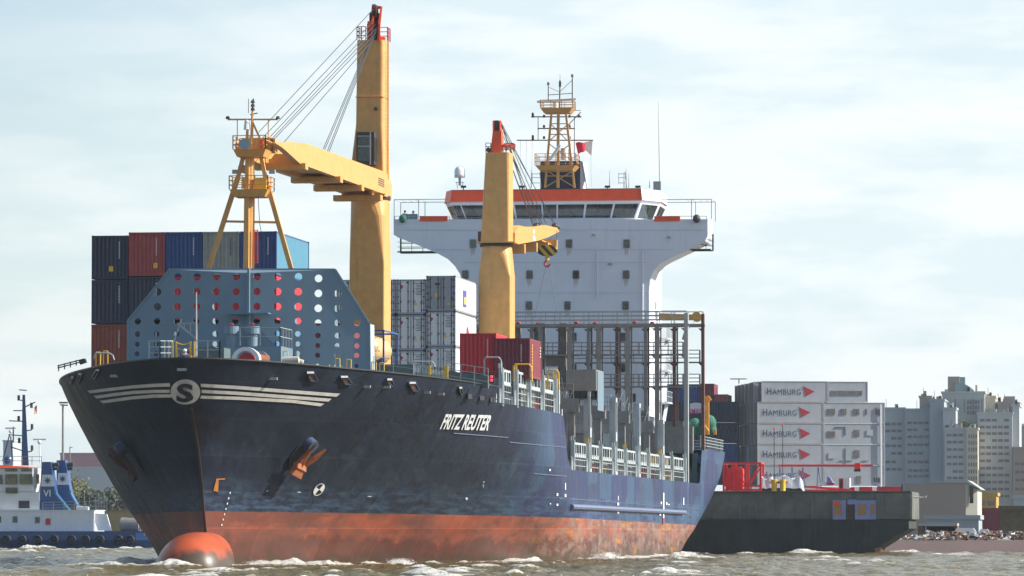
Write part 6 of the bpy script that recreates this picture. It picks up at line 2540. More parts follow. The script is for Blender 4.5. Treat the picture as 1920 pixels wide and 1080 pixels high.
MB().box(a.x + .14, a.x + .38, BY + D + 1.93, BY + D + 1.955, zdk, a.z - .2).build('door', 'glass', kb)
MB().box(b.x + .03, b.x + .5, BY + D + 2, BY + D + 2.5, zdk, zdk + .4).build('red_chest', 'red', kb)
pp = MB()
a = Dp(1690, 912)
pp.tube(Bp(1692, 922, 1), Bp(1692, 908, 1), .12)
tag(recenter(pp.build('mooring_post', 'dark', None)), 'short dark post at the outer corner of the pontoon', 'post')
sp = MB()
sp.tube(Bp(1706, 932, 2), Bp(1735, 933, 2), .07).tube(Bp(1735, 933, 2), Bp(1737, 929, 2), .07)
sp.build('mooring_arm', 'cream', barge)

# ============================================================ HAMBURG STACK
KY = 393.0
ang_ = R(15)
K0 = at(1423, 900, Y=KY)
M['hambwall'] = mat('white_container_wall', (.36, .38, .405), .5, var=.12, scale=.5, streak=.5, streak_col=(.25, .235, .22))
M['hambend'] = mat('white_container_end', (.40, .36, .37), .5, var=.2, scale=1, streak=.3, streak_col=(.3, .2, .2))
CL, CHt, CW = 9.3, 2.9, 2.5
M['darkred'] = mat('dark_red', (.38, .015, .03), .5)
M['letter'] = mat('letter_ink', (.02, .03, .06), .6)


def rotp(lx, ly, z):
    return Vector((K0.x + lx * math.cos(ang_) - ly * math.sin(ang_), K0.y + lx * math.sin(ang_) + ly * math.cos(ang_), z))


def white_container(lx, ly, z, Ln, label, group, letters=True, endm='hambend', wallm='hambwall'):
    base = rotp(lx + Ln / 2, ly + 1.22, z)
    t = thing('shipping_container', label, 'container', base, group)

    def B3(u0, u1, v0, v1, z0_, z1_, mb):
        P = [rotp(lx + u, ly + v, z + zz_) for zz_ in (z0_, z1_) for u, v in ((u0, v0), (u1, v0), (u1, v1), (u0, v1))]
        mb.add(P, [(0, 3, 2, 1), (4, 5, 6, 7), (0, 1, 5, 4), (1, 2, 6, 5), (2, 3, 7, 6), (3, 0, 4, 7)])
        return mb
    B3(.05, Ln - .05, .04, 2.4, .05, CHt - .08, MB()).build('body', wallm, t)
    f_ = MB()
    for u in (0, Ln - .14):
        for v in (0, 2.3):
            B3(u, u + .14, v, v + .14, 0, CHt - .03, f_)
    B3(.14, Ln - .14, 0, .1, 0, .14, f_)
    B3(.14, Ln - .14, 0, .1, CHt - .13, CHt - .03, f_)
    f_.build('frame', endm, t)
    e_ = MB()
    for k in range(5):
        B3(-.03, .05, .2 + k * .5, .26 + k * .5, .1, CHt - .1, e_)
    e_.build('door_bars', 'framegrey', t)
    if letters:
        vs, fs, _a = text_mesh('H', .01)
        o_ = rotp(lx + .75, ly - .015, z + 1.0)
        rx = Vector((math.cos(ang_), math.sin(ang_), 0))
        MB().add([o_ + rx * (u * .62) + Vector((0, 0, v * .95)) for u, v in vs], fs).build('lettering', 'letter', t, recalc=False)
        vs, fs, _a = text_mesh('AMBURG', 0, 1.08)
        o_ = rotp(lx + 1.5, ly - .015, z + 1.0)
        MB().add([o_ + rx * (u * 4.0) + Vector((0, 0, v * .76)) for u, v in vs], fs).build('lettering', 'letter', t, recalc=False)
        c_ = lambda u, v: rotp(lx + 5.7 + u, ly - .015, z + 1.0 + v)
        MB().add([c_(0, 1.25), c_(1.75, .45), c_(.45, -.25), c_(.35, .6)], [(0, 1, 3), (3, 1, 2)]).build('pennant_logo', M['darkred'], t, recalc=False)
    return t


zbase = at(1423, 998, Y=KY).z
z_t = at(1431, 714, Y=KY).z
GH = 'white containers with HAMBURG lettering'
tnm = ['topmost', 'second from the top', 'middle', 'second from the bottom', 'lowest']
for k in range(6):
    z = z_t - 2.9 * (k + 1)
    if k < 5:
        white_container(-.2 if k else .4, 0, z, CL, 'white HAMBURG container with red pennant, %s of its stack' % tnm[k], GH)
# ends of further rows, going back to the left
for r_ in range(1, 7):
    for k in range(5):
        z = z_t - 2.9 * (k + 1) - r_ * .02
        white_container(-.2 + random.uniform(-.15, .15), r_ * 2.52, z, CL, 'whitish container end, %s tier, %s row back from the lettering' % (['top', 'second', 'third', 'fourth', 'lowest'][k], ['', 'first', 'second', 'third', 'fourth', 'fifth', 'sixth'][r_]), 'plain containers behind the lettered stack', letters=False)
# site cabins to the right of each lettered container
for k in range(5):
    Ln = 5.6 if k == 0 else 8.6
    lx0 = .4 + CL + .05 if k == 0 else -.2 + CL + .05
    z = z_t - 2.9 * (k + 1) - .03
    lbl = ['topmost white site cabin, shorter, with a row of small windows', 'white site cabin, second from the top, with grouped narrow windows', 'white site cabin in the middle of the stack with two square windows',
           'white site cabin, second from the bottom, with pipes and one dark window', 'lowest white site cabin, partly hidden by the red beam'][k]
    t = white_container(lx0, .05, z, Ln, lbl, 'white site cabins beside the lettered stack', letters=False, endm='hambwall')

    def Wn(u0, u1, v0, v1, m_='winband', nm_='window'):
        P = [rotp(lx0 + u, .05 + d, z + v) for d in (-.05, .03) for u, v in ((u0, v0), (u1, v0), (u1, v1), (u0, v1))]
        MB().add(P, [(0, 1, 2, 3), (7, 6, 5, 4), (0, 4, 5, 1), (1, 5, 6, 2), (2, 6, 7, 3), (3, 7, 4, 0)]).build(nm_, m_, t)
    if k == 0:
        for q_ in range(12):
            Wn(.4 + q_ * .38, .62 + q_ * .38, 1.0, 1.6)
    elif k == 1:
        for u in (.5, .8, 1.1, 1.4, 2.4, 2.7, 3.0, 4.2, 4.5, 4.8, 5.9, 7.3, 7.6, 7.9):
            Wn(u, u + .18, 1.2, 2.0)
    elif k == 2:
        for u in (.5, .8, 1.1, 1.4):
            Wn(u, u + .18, 1.0, 1.8)
        Wn(4.3, 5.0, 1.1, 2.0); Wn(6.0, 6.9, 1.2, 2.0, 'concrete')
        Wn(1.5, 3.0, 2.3, 2.36, 'dark', 'pipe'); Wn(2.95, 3.01, 1.2, 2.3, 'dark', 'pipe')
    elif k == 3:
        Wn(4.3, 5.0, 1.1, 2.1); Wn(.6, 1.5, .9, 1.7, 'concrete')
        Wn(2.2, 4.0, .6, .66, 'framegrey', 'pipe'); Wn(5.4, 6.2, .6, .66, 'framegrey', 'pipe'); Wn(3.0, 3.06, .2, 2.4, 'framegrey', 'pipe')
    else:
        for u in (7.0, 7.3, 7.6, 7.9):
            Wn(u, u + .15, .6, 1.2)
        Wn(4.6, 5.2, .4, 1.4)
dp = MB()
dp.tube(rotp(17.1, -.1, zbase), rotp(17.1, -.1, z_t - 3.2), .1)
tag(recenter(dp.build('drain_pipe', 'reefer', None)), 'thin white upright pole at the corner of the site cabins', 'pole')
am = thing('antenna_panel', 'flat grey light rig on a short post above the pinkish containers', 'light rig', rotp(-.5, 13, z_t))
p0 = Vector(am.location)
MB().tube(p0 - Vector((0, 0, .0)), p0 + Vector((0, 0, .6)), .08).build('post', 'framegrey', am)
MB().box(p0.x - 1.2, p0.x + 1.1, p0.y - .5, p0.y + .5, p0.z + .6, p0.z + .72).build('rig', 'framegrey', am)
# support under the stack
tag(recenter(MB().add([rotp(u, v, z) for z in (1.2, z_t - 2.9 * 5 - .14) for u, v in ((-1, -.2), (17.6, -.2), (17.6, 16), (-1, 16))], [(0, 3, 2, 1), (4, 5, 6, 7), (0, 1, 5, 4), (1, 2, 6, 5), (2, 3, 7, 6), (3, 0, 4, 7)]).build('loading_platform', 'concrete', None)), 'low grey concrete platform under the white container stack', 'platform')

# dark containers behind the stern
GD = 'dark containers behind the ship\'s stern'
KD = 400.0
dd = [(1250, 1368, 750, 'navy', 5)]
cols = ['blue', 'navy', 'navy', 'blue', 'navy']


def plain_block(x0, x1, ytop, Yq, m_, label, group, depth=12.0, H=2.9, zt=None, nc=3):
    a, b = at(x0, ytop, Y=Yq), at(x1, ytop, Y=Yq)
    zt = a.z if zt is None else zt
    t = thing('shipping_container', label, 'container', ((a.x + b.x) / 2, Yq + depth / 2, zt - H), group)
    bd = MB()
    corrug(bd, (a.x + .1, Yq + .04, 0), (b.x - .1, Yq + .04, 0), zt - H + .12, zt - .1, Vector((0, -1, 0)), .06, .3)
    bd.box(a.x + .02, b.x - .02, Yq + .11, Yq + depth, zt - H + .02, zt - .06)
    bd.build('body', m_, t, recalc=False)
    f_ = MB()
    for x in (a.x, b.x - .12):
        f_.box(x, x + .12, Yq, Yq + .12, zt - H, zt - .03)
    f_.box(a.x + .12, b.x - .12, Yq, Yq + .1, zt - H, zt - H + .13)
    f_.box(a.x + .12, b.x - .12, Yq, Yq + .1, zt - .12, zt - .03)
    f_.build('frame', m_, t)
    return t


zt0_ = at(1300, 753, Y=KD).z
tier = ['upper', 'second', 'third', 'lowest']
for r_ in range(4):
    t = plain_block(1292, 1383, 753, KD, ['navy', 'navy', 'blue', 'navy'][r_], 'long dark blue container behind the stern, %s tier' % tier[r_], GD, depth=2.4, zt=zt0_ - 2.92 * r_)
    if r_ == 0:
        text_on('RMAC', (at(1291, 770, Y=KD - .1).x, KD - .06, zt0_ - 1.75), (1, 0, 0), (0, 0, 1), .8, 'lettering', mat('magenta_ink', (.6, .05, .3), .6), t, width=2.0, bold=.02)
        p = at(1305, 765, Y=KD)
        MB().add([(p.x + 1.5 * math.cos(k * math.pi / 8), KD + .01, p.z + .75 * math.sin(k * math.pi / 8)) for k in range(16)], [tuple(range(16))[::-1]]).build('logo_patch', 'reefer', t, recalc=False)
for r_ in range(4):
    plain_block(1225, 1291, 753, KD + .4, 'navy', 'dark blue container half hidden by the ship\'s frames, %s tier' % tier[r_], GD, depth=2.4, zt=zt0_ - 2.92 * r_)
for (x0, x1, yt, m_, l_) in ((1251, 1276, 720, 'blue', 'royal blue container on the dark stack, seen between frame posts'), (1277, 1310, 720, 'blue', 'royal blue container on the dark stack, beside the dark red container'), (1311, 1339, 719, 'maroon', 'dark red container standing upright on the dark blue stack, beside the frame post'), (1340, 1365, 739, 'rustred', 'low faded red container top between dark red one and pinkish ones')):
    plain_block(x0, x1, yt, KD + 2, m_, l_, 'coloured containers on top of the dark stack', depth=6, zt=at(x0, yt, Y=KD + 2).z, H=at(x0, yt, Y=KD + 2).z - zt0_ - .02)

# ============================================================ CITY
def building(name, label, cat, x0, x1, yt, Yq, depth, m_, bands=None, side=None, zb=1.0, grid=None, ybot=None, wm='winband'):
    a, b = at(x0, yt, Y=Yq), at(x1, yt, Y=Yq)
    zt = a.z
    t = thing(name, label, cat, ((a.x + b.x) / 2, Yq + depth / 2, zb))
    MB().box(a.x, b.x, Yq, Yq + depth, zb, zt).build('walls', m_, t)
    MB().box(a.x - .2, b.x + .2, Yq - .2, Yq + depth + .2, zt, zt + .5).build('parapet', m_, t)
    if name in ('apartment_block', 'office_tower') and b.x - a.x > 1.5:
        for k in range(3):
            xx = random.uniform(a.x + .3, b.x - .9)
            MB().box(xx, xx + random.uniform(.4, .9), Yq + 1, Yq + 3, zt + .5, zt + random.uniform(.8, 1.6)).build('roof_unit', random.choice(['concrete', 'beigewall', 'concrete_light']), t)
        MB().bar((a.x + (b.x - a.x) * .3, Yq + 2, zt + .5), (a.x + (b.x - a.x) * .3, Yq + 2, zt + 2.4), .1).build('roof_aerial', 'framegrey', t)
    if bands:
        for y in bands:
            z = at(x0, y, Y=Yq).z
            mb = MB()
            n = max(2, int((b.x - a.x) / 1.3))
            st = (b.x - a.x - 1) / n
            for k in range(n):
                if random.random() < .88:
                    mb.box(a.x + .5 + k * st, a.x + .5 + k * st + st * .8, Yq - .06, Yq - .01, z - .3, z + .3)
            mb.build('window_row', wm, t)
    if grid:
        xs_, ys_, ww, hh = grid
        for y in ys_:
            for x in xs_:
                p = at(x, y, Y=Yq)
                MB().box(p.x - ww, p.x + ww, Yq - .08, Yq - .01, p.z - hh, p.z + hh).build('window', wm, t)
    return t


CY = 820
building('apartment_block', 'wide pale blue-grey block next to the white site cabins, with faint window rows', 'building', 1645, 1697, 768, CY, 20, 'concrete', bands=[795, 808, 822, 836, 850, 866, 880])
building('apartment_block', 'blue-grey slab block with rows of faint windows, second from the site cabins', 'building', 1697, 1768, 770, CY - 3, 20, 'concrete_blue', bands=[793, 806, 819, 834, 850, 866, 882, 893])
building('office_tower', 'dark blue-grey tower slab behind the slab block, wider below', 'building', 1743, 1770, 752, CY - 6, 16, 'concrete_blue')
building('apartment_block', 'small pinkish top storey above the blue-grey slab', 'building', 1724, 1746, 746, CY + 8, 12, 'beigewall')
tw = building('office_tower', 'tallest pale office tower with a curved glass roof and vertical strips', 'building', 1766, 1846, 738, CY + 12, 22, 'concrete_light', bands=None)
vs2 = []
for k in range(13):
    x = 1774 + k * 5.6
    p, q_ = at(x, 748, Y=CY + 12), at(x, 775, Y=CY + 12)
    MB().box(p.x - .12, p.x + .12, CY + 11.9, CY + 11.99, q_.z, p.z).build('vertical_strip', 'concrete_blue' if k % 3 else 'winband', tw)
for k in range(5):
    for j in range(3):
        p = at(1815 + k * 5, 754 + j * 10, Y=CY + 12)
        MB().box(p.x - .2, p.x + .2, CY + 11.8, CY + 11.89, p.z - .4, p.z + .4).build('window', 'winband', tw)
a = at(1777, 706, Y=CY + 14)
b = at(1805, 737, Y=CY + 14)
MB().box(a.x, at(1796, 0, Y=CY + 14).x, CY + 14, CY + 22, b.z, a.z).build('lift_tower', 'beigewall', tw)
P = [at(x, y, Y=CY + 13.5) for x, y in ((1790, 737), (1790, 715), (1805, 719), (1815, 723), (1824, 730), (1829, 737))]
MB().prism(P, (0, 10, 0)).build('glass_roof', 'glassgrey', tw)
a = at(1797, 707, Y=CY + 15)
MB().box(a.x, at(1806, 0, Y=CY + 15).x, CY + 15, CY + 20, b.z, a.z).build('roof_box', 'glassgrey', tw)
MB().tube(at(1831, 738, Y=CY + 13), at(1831, 722, Y=CY + 13), .25).build('chimney', 'beigewall', tw)
building('apartment_block', 'cream coloured narrow tower beside the tall office tower', 'building', 1846, 1866, 746, CY + 16, 12, 'citycream')
building('apartment_block', 'cream rounded narrow tower touching the stepped block', 'building', 1867, 1880, 757, CY + 18, 12, 'citycream')
st = building('apartment_block', 'stepped brownish grey block with a raised roof house', 'building', 1871, 1911, 758, CY + 14, 14, 'beigewall')
a, b = at(1882, 743, Y=CY + 14), at(1902, 757, Y=CY + 14)
MB().box(a.x, b.x, CY + 14, CY + 20, b.z, a.z).build('roof_house', 'beigewall', st)
building('apartment_block', 'big grey-green block with many brown window bands', 'building', 1833, 1898, 777, CY - 4, 18, 'concrete', bands=[788, 801, 813, 826, 839, 851, 864, 878, 891, 904, 917, 930])
building('apartment_block', 'plain pale strip wall at the edge of the banded block', 'building', 1898, 1911, 762, CY - 2, 16, 'concrete')
building('apartment_block', 'dark brownish block with small windows with a far glass building behind', 'building', 1899, 1960, 842, CY - 8, 18, 'beigewall', bands=[870, 885, 900, 917, 930])
building('apartment_block', 'far bluish glass building peeking out behind the brownish block', 'building', 1911, 1950, 802, CY + 20, 18, 'glassgrey')
building('apartment_block', 'light block with a curved corner and brown bands, in front of the tall tower', 'building', 1771, 1812, 806, CY - 10, 16, 'concrete', bands=[816, 829, 843, 857, 870, 884, 896])
building('apartment_block', 'narrow cream building with a grid of dark windows', 'building', 1812, 1833, 806, CY - 10.5, 14, 'citycream', grid=([1817, 1821.5, 1826, 1830.5], [818, 830.5, 843, 857, 871, 884, 897, 908], .13, .42))
building('apartment_block', 'low pale wing under the roof garden of the tall tower', 'building', 1768, 1792, 768, CY - 8, 10, 'concrete', bands=[800])


def leafy(name, label, cat, c, rx, ry, rz, n, m_, size, seed, trunk=None):
    r_ = np.random.default_rng(seed)
    t = thing(name, label, cat, (c[0], c[1], c[2] - rz))
    mb = MB()
    centers = [(r_.uniform(-.7, .7), r_.uniform(-.7, .7), r_.uniform(-.6, .7)) for _ in range(9)]
    for _ in range(n):
        cc_ = centers[r_.integers(0, 9)]
        d = r_.normal(0, .26, 3)
        p = Vector((c[0] + rx * (cc_[0] + d[0]), c[1] + ry * (cc_[1] + d[1]), c[2] + rz * (cc_[2] + d[2])))
        u = Vector(r_.normal(0, 1, 3)).normalized() * size
        v = u.orthogonal().normalized() * size * .7
        mb.add([p - u, p - v, p + u, p + v], [(0, 1, 2, 3)])
    mb.build('crown', m_, t, recalc=False)
    if trunk:
        MB().tube((c[0], c[1], trunk), (c[0], c[1], c[2]), .25, .1).build('trunk', 'wood', t)
    return t


M['leaf'] = mat('foliage_green', (.045, .085, .03), .7, var=.5, scale=.8)
M['leafdark'] = mat('foliage_dark', (.04, .05, .03), .7, var=.5, scale=.5)
M['leafolive'] = mat('foliage_olive', (.10, .11, .04), .7, var=.4, scale=.5)
M['reed'] = mat('dry_reed', (.36, .27, .12), .8, var=.3, scale=.6)
p = at(1815, 797, Y=CY - 4)
leafy('roof_garden_shrub', 'green roof garden shrubs in front of the tall tower', 'shrub', (p.x, p.y, p.z), 1.6, 1.5, 1.2, 900, 'leaf', .16, 3)

# near right shore
SY = 300
quay_r = struct(MB().prism([at(1640, 1040, Y=222) + Vector((0, 0, 0)), ] and [(at(1600, 0, Y=222).x, 222, -1), (260, 222, -1), (260, 226, at(0, 1013, Y=226).z), (at(1600, 0, Y=222).x, 226, at(0, 1013, Y=226).z)], (0, .3, 0)).build('embankment', 'quay', None))
bg_ = thing('beige_shed', 'large plain beige building with a pale roof behind the pontoon', 'building', (at(1770, 0, Y=SY).x, SY + 6, 1.0))
a, b, c = at(1697, 906, Y=SY), at(1811, 972, Y=SY), at(1832, 906, Y=SY)
MB().box(a.x, b.x, SY, SY + 14, 1.0, a.z).build('walls', 'beigewall', bg_)
MB().prism([(b.x, SY + .02, b.z), (b.x + 1.35, SY + .5, b.z), (b.x + 1.35, SY + .5, a.z - .7), (b.x, SY + .02, a.z)], (0, 13, 0)).build('end_bay', 'cream', bg_)
MB().box(b.x + .45, b.x + .9, SY - .03, SY + .16, at(0, 945, Y=SY).z, at(0, 914, Y=SY).z).build('window', 'glass', bg_)
MB().prism([(a.x + 3, SY - .1, a.z), (b.x, SY - .1, a.z + .02), (b.x + 1.7, SY - .1, a.z - .75), (b.x + 1.7, SY - .1, a.z - .65), (b.x + .2, SY - .1, a.z + .35), (a.x + 3.4, SY - .1, a.z + .3)], (0, 14, 0)).build('roof', 'concrete_light', bg_)
MB().box(at(1755, 0, Y=SY).x, at(1765, 0, Y=SY).x, SY - .1, SY - .01, at(0, 975, Y=SY).z, at(0, 968, Y=SY).z).build('vent', 'dark', bg_)
for y0 in (950, 965):
    MB().box(at(1709, 0, Y=SY).x, at(1718, 0, Y=SY).x, SY - .08, SY - .01, at(0, y0 + 8, Y=SY).z, at(0, y0, Y=SY).z).build('window', 'port', bg_)
oc = building('ochre_warehouse', 'small ochre yellow warehouse with two dark windows', 'building', 1828, 1868, 930, 420, 10, 'ochre', grid=([1840, 1858], [943], .5, .35))
building('dark_shed', 'low dark shed roof behind the rubble', 'shed', 1735, 1835, 974, 280, 10, 'concrete_blue')
building('maroon_shed', 'dark reddish shed wall between the ochre warehouse and the brown wall', 'shed', 1815, 1880, 960, 330, 8, 'maroon')
building('mud_shed', 'brown weathered shed with a thin grey roof near the rubble', 'shed', 1875, 1990, 957, 262, 10, 'mudwall')
building('grey_shed', 'blue-grey shed roof above the brown weathered shed', 'shed', 1900, 1990, 935, 380, 10, 'concrete')
ru = thing('ruined_hut', 'open wooden hut with a pale roof full of debris', 'hut', (at(1740, 0, Y=240).x, 242, 1.1))
for x0, x1, y0, y1, m_ in ((1721, 1795, 981, 986, 'concrete_light'), (1721, 1731, 986, 1015, 'wood'), (1789, 1795, 986, 1010, 'wood')):
    a, b = at(x0, y0, Y=240), at(x1, y1, Y=240)
    MB().box(a.x, b.x, 240, 244, b.z, a.z).build('roof' if y0 == 981 else 'post', m_, ru)
MB().box(at(1732, 0, Y=243).x, at(1789, 0, Y=243).x, 243.5, 243.9, 1.0, at(0, 987, Y=243).z).build('back_wall', 'wood', ru)
deb = MB()
for m_, n_, sd_ in (('wood', 260, 1), ('plastic_white', 50, 2), ('rust', 140, 3), ('concrete', 160, 4)):
    mb = MB()
    r_ = np.random.default_rng(sd_)
    for _ in range(n_):
        x = r_.uniform(1665, 1925)
        y = r_.uniform(996, 1013) if x > 1735 else r_.uniform(1004, 1013)
        Yq = r_.uniform(228, 239)
        p = at(x, y, Y=Yq)
        p.z = max(p.z, 1.25)
        s_ = r_.uniform(.06, .32)
        d = Vector(r_.normal(0, 1, 3)).normalized() * s_
        d.z *= .4
        mb.bar(p - d, p + d, s_ * r_.uniform(.5, 1.6), s_ * r_.uniform(.3, .9))
    o = mb.build('rubble', m_, None)
    o['kind'] = 'stuff'
    o['label'] = {'wood': 'broken brown timber strewn along the shore', 'plastic_white': 'white plastic scraps and panels strewn on the shore', 'rust': 'rusty scrap scattered on the shore', 'concrete': 'grey concrete lumps scattered on the shore'}[m_]
for i, (x0, x1, y0, y1, m_, l_) in enumerate(((1811, 1895, 1009, 1012.5, 'concrete_light', 'long pale plank pile at the top of the embankment'), (1788, 1832, 990, 1001, 'concrete', 'grey-blue upturned skip amid the rubble'), (1833, 1858, 992, 1001, 'concrete_blue', 'blue tarpaulin covered crate amid the rubble'))):
    a, b = at(x0, y0, Y=231), at(x1, y1, Y=231)
    tag(recenter(MB().loft([[(a.x, 231, b.z), (b.x, 231, b.z), (b.x, 233, b.z), (a.x, 233, b.z)], [(a.x + .3, 231.2, a.z), (b.x - .4, 231.2, a.z), (b.x - .4, 232.8, a.z), (a.x + .3, 232.8, a.z)]]).build(['plank_pile', 'skip', 'covered_crate'][i], m_, None)), l_, ['planks', 'skip', 'crate'][i])

# left shore
LY = 640
for (x, yt, yb, l_) in ((118, 755, 875, 'tall grey floodlight mast beside the ship\'s bow, behind the tug'),):
    fmx = thing('floodlight_mast', l_, 'light mast', at(x, 930, Y=LY))
    MB().tube(at(x, 960, Y=LY), at(x, yt + 3, Y=LY), .28, .2).build('pole', 'framegrey', fmx)
    MB().bar(at(x - 7, yt, Y=LY), at(x + 9, yt, Y=LY), .35, .3).bar(at(x - 5, yt + 4, Y=LY), at(x + 9, yt + 5, Y=LY), .25, .25).build('lamp_rack', 'dark', fmx)
slm = thing('street_lamp', 'small street lamp near the reddish building behind the tug', 'lamp', at(131, 930, Y=LY + 30))
MB().tube(at(131, 940, Y=LY + 30), at(131, 838, Y=LY + 30), .1).bar(at(131, 838, Y=LY + 30), at(136, 839, Y=LY + 30), .15).build('post', 'framegrey', slm)
building('far_hall', 'hazy reddish topped hall on the far shore', 'building', 113, 230, 852, 1250, 40, mat('pale_red_wall', (.42, .22, .22), .8))
building('far_hall', 'hazy greenish grey lower hall on the far shore', 'building', 118, 260, 878, 1200, 30, 'concrete')
building('far_block', 'small grey tower block behind the tug\'s mast', 'building', 6, 24, 828, 1300, 20, 'concrete')
for i, (x, y, r_, s_, m_) in enumerate(((145, 910, 2.6, 2.4, 'leafolive'), (185, 932, 4.5, 1.2, 'leafdark'), (215, 934, 5, 1.2, 'leafdark'), (120, 925, 4, 1.8, 'leafolive'), (250, 940, 5, 1, 'leafdark'), (60, 930, 5, 2.6, 'leafdark'), (10, 930, 5, 2.6, 'leafolive'))):
    p = at(x, y + 8, Y=LY + 10)
    leafy('shore_tree', ['rounded olive tree just behind the tug\'s funnels', 'dark tree on the shore, nearest the olive tree', 'dark low tree on the shore, beside the ship\'s bow', 'olive tree hidden behind the tug\'s funnels', 'dark tree mostly behind the ship\'s bow', 'dark tree behind the tug\'s mast', 'olive tree behind the tug\'s wheelhouse'][i], 'tree', (p.x, p.y, p.z), r_, 4, s_ + 1, 1500, m_, .35, 20 + i, trunk=3.0)['group'] = 'trees on the far river bank'
rd = MB()
r_ = np.random.default_rng(9)
for _ in range(9000):
    Yq = r_.uniform(600, 622)
    x0 = at(-80, 0, Y=Yq).x
    x = r_.uniform(x0, at(330, 0, Y=Yq).x)
    z = 1.0 + (Yq - 600) * .12
    h_ = r_.uniform(2.0, 3.6)
    dx = r_.uniform(-.3, .3)
    rd.add([(x - .06, Yq, z), (x + .06, Yq, z), (x + dx, Yq, z + h_)], [(0, 1, 2)])
o = rd.build('reeds', 'reed', None, recalc=False)
o['kind'] = 'stuff'
o['label'] = 'dry yellow reeds along the river shore'

# ============================================================ GROUND AND WATER
gm = mat('ground_soil', (.12, .10, .07), .9, var=.3, scale=.1)
gd = MB()
gz = 1.05
gd.add([(-26, 226.3, gz), (4000, 226.3, gz), (4000, 30000, gz), (-9000, 30000, gz), (-9000, 600, gz), (-26, 600, gz)], [(0, 1, 2, 3, 4, 5)])
gd.add([(-26, 226.3, -1), (4000, 226.3, -1), (4000, 226.3, gz), (-26, 226.3, gz), (-26, 600, -1), (-26, 600, gz), (-9000, 600, -1), (-9000, 600, gz)], [(0, 1, 2, 3), (0, 3, 5, 4), (4, 5, 7, 6)])
struct(gd.build('ground', gm, None))
bk = MB()
bk.add([(-400, 598, -1), (-26, 598, -1), (-26, 622, 3.9), (-400, 622, 3.9), (-26, 660, 4.2), (-400, 660, 4.2)], [(0, 1, 2, 3), (3, 2, 4, 5)])
struct(bk.build('river_bank', M['reed'], None, recalc=False))


def water_material():
    m = bpy.data.materials.new('river_water')
    m.use_nodes = True
    t = m.node_tree
    n = t.nodes.new
    l = t.links.new
    b = t.nodes['Principled BSDF']
    b.inputs['Roughness'].default_value = .12
    b.inputs['Specular IOR Level'].default_value = .5
    b.inputs['IOR'].default_value = 1.33
    g = n('ShaderNodeNewGeometry')
    sp_ = n('ShaderNodeSeparateXYZ')
    l(g.outputs['Position'], sp_.inputs[0])
    nz = n('ShaderNodeTexNoise')
    nz.inputs['Scale'].default_value = 2.6
    nz.inputs['Detail'].default_value = 10
    nz.inputs['Roughness'].default_value = .85
    l(g.outputs['Position'], nz.inputs[0])
    at_ = n('ShaderNodeAttribute')
    at_.attribute_name = 'foam_glint'
    mu = n('ShaderNodeMath')
    mu.operation = 'MULTIPLY_ADD'
    l(at_.outputs['Fac'], mu.inputs[0])
    mu.inputs[1].default_value = 1.0
    l(nz.outputs[0], mu.inputs[2])
    mr = n('ShaderNodeMapRange')
    mr.inputs[1].default_value = .97
    mr.inputs[2].default_value = 1.12
    l(mu.outputs[0], mr.inputs[0])
    n2 = n('ShaderNodeTexNoise')
    n2.inputs['Scale'].default_value = .12
    l(g.outputs['Position'], n2.inputs[0])
    c1 = n('ShaderNodeMix')
    c1.data_type = 'RGBA'
    c1.inputs[6].default_value = (.12, .088, .024, 1)
    c1.inputs[7].default_value = (.155, .12, .042, 1)
    l(n2.outputs[0], c1.inputs[0])
    c2 = n('ShaderNodeMix')
    c2.data_type = 'RGBA'
    c2.inputs[7].default_value = (.72, .70, .64, 1)
    l(mr.outputs[0], c2.inputs[0])
    l(c1.outputs[2], c2.inputs[6])
    l(c2.outputs[2], b.inputs['Base Color'])
    r2 = n('ShaderNodeMapRange')
    r2.inputs[3].default_value = .1
    r2.inputs[4].default_value = .7
    l(mr.outputs[0], r2.inputs[0])
    l(r2.outputs[0], b.inputs['Roughness'])
    bp = n('ShaderNodeBump')
    bp.inputs['Strength'].default_value = 1.0
    bp.inputs['Distance'].default_value = .8
    n3 = n('ShaderNodeTexNoise')
    n3.inputs['Scale'].default_value = 1.7
    n3.inputs['Detail'].default_value = 8
    n3.inputs['Roughness'].default_value = .6
    l(g.outputs['Position'], n3.inputs[0])
    l(n3.outputs[0], bp.inputs['Height'])
    l(bp.outputs[0], b.inputs['Normal'])
    return m


M['water'] = water_material()
NA, NR = 640, 950
az0 = math.atan2(FW.x, FW.y)
aa = np.linspace(az0 - R(15), az0 + R(15), NA)
rr2 = 150 * (720 / 150) ** np.linspace(0, 1, NR)
A2, R2 = np.meshgrid(aa, rr2)
WX = CAM.x + R2 * np.sin(A2)
WY = CAM.y + R2 * np.cos(A2)
Hh = np.zeros_like(WX)
steep = np.zeros_like(WX)
for k in range(42):
    lam = np.exp(rng.uniform(np.log(1.1), np.log(13)))
    th = R(200) + rng.normal(0, .75)
    kx, ky = 2 * np.pi / lam * np.cos(th), 2 * np.pi / lam * np.sin(th)
    amp = .017 * lam ** .6
    ph = kx * WX + ky * WY + rng.uniform(0, 6.28)
    fade = np.clip(lam / (R2 * 30 / 57.3 / NA * 3.0 + .0), 0, 1)
    s_ = (1 - np.abs(np.sin(ph / 2)) ** 1.0) * 2 - .73
    Hh += amp * fade * s_ * 1.0
env = np.zeros_like(WX)
for k in range(8):
    lam = rng.uniform(14, 60)
    th = rng.uniform(0, 6.28)
    env += np.sin(2 * np.pi / lam * (np.cos(th) * WX + np.sin(th) * WY) + rng.uniform(0, 6.28))
env = np.clip(.9 + env / 8, .45, 1.8)
Hh *= env * .8
Hh -= .27
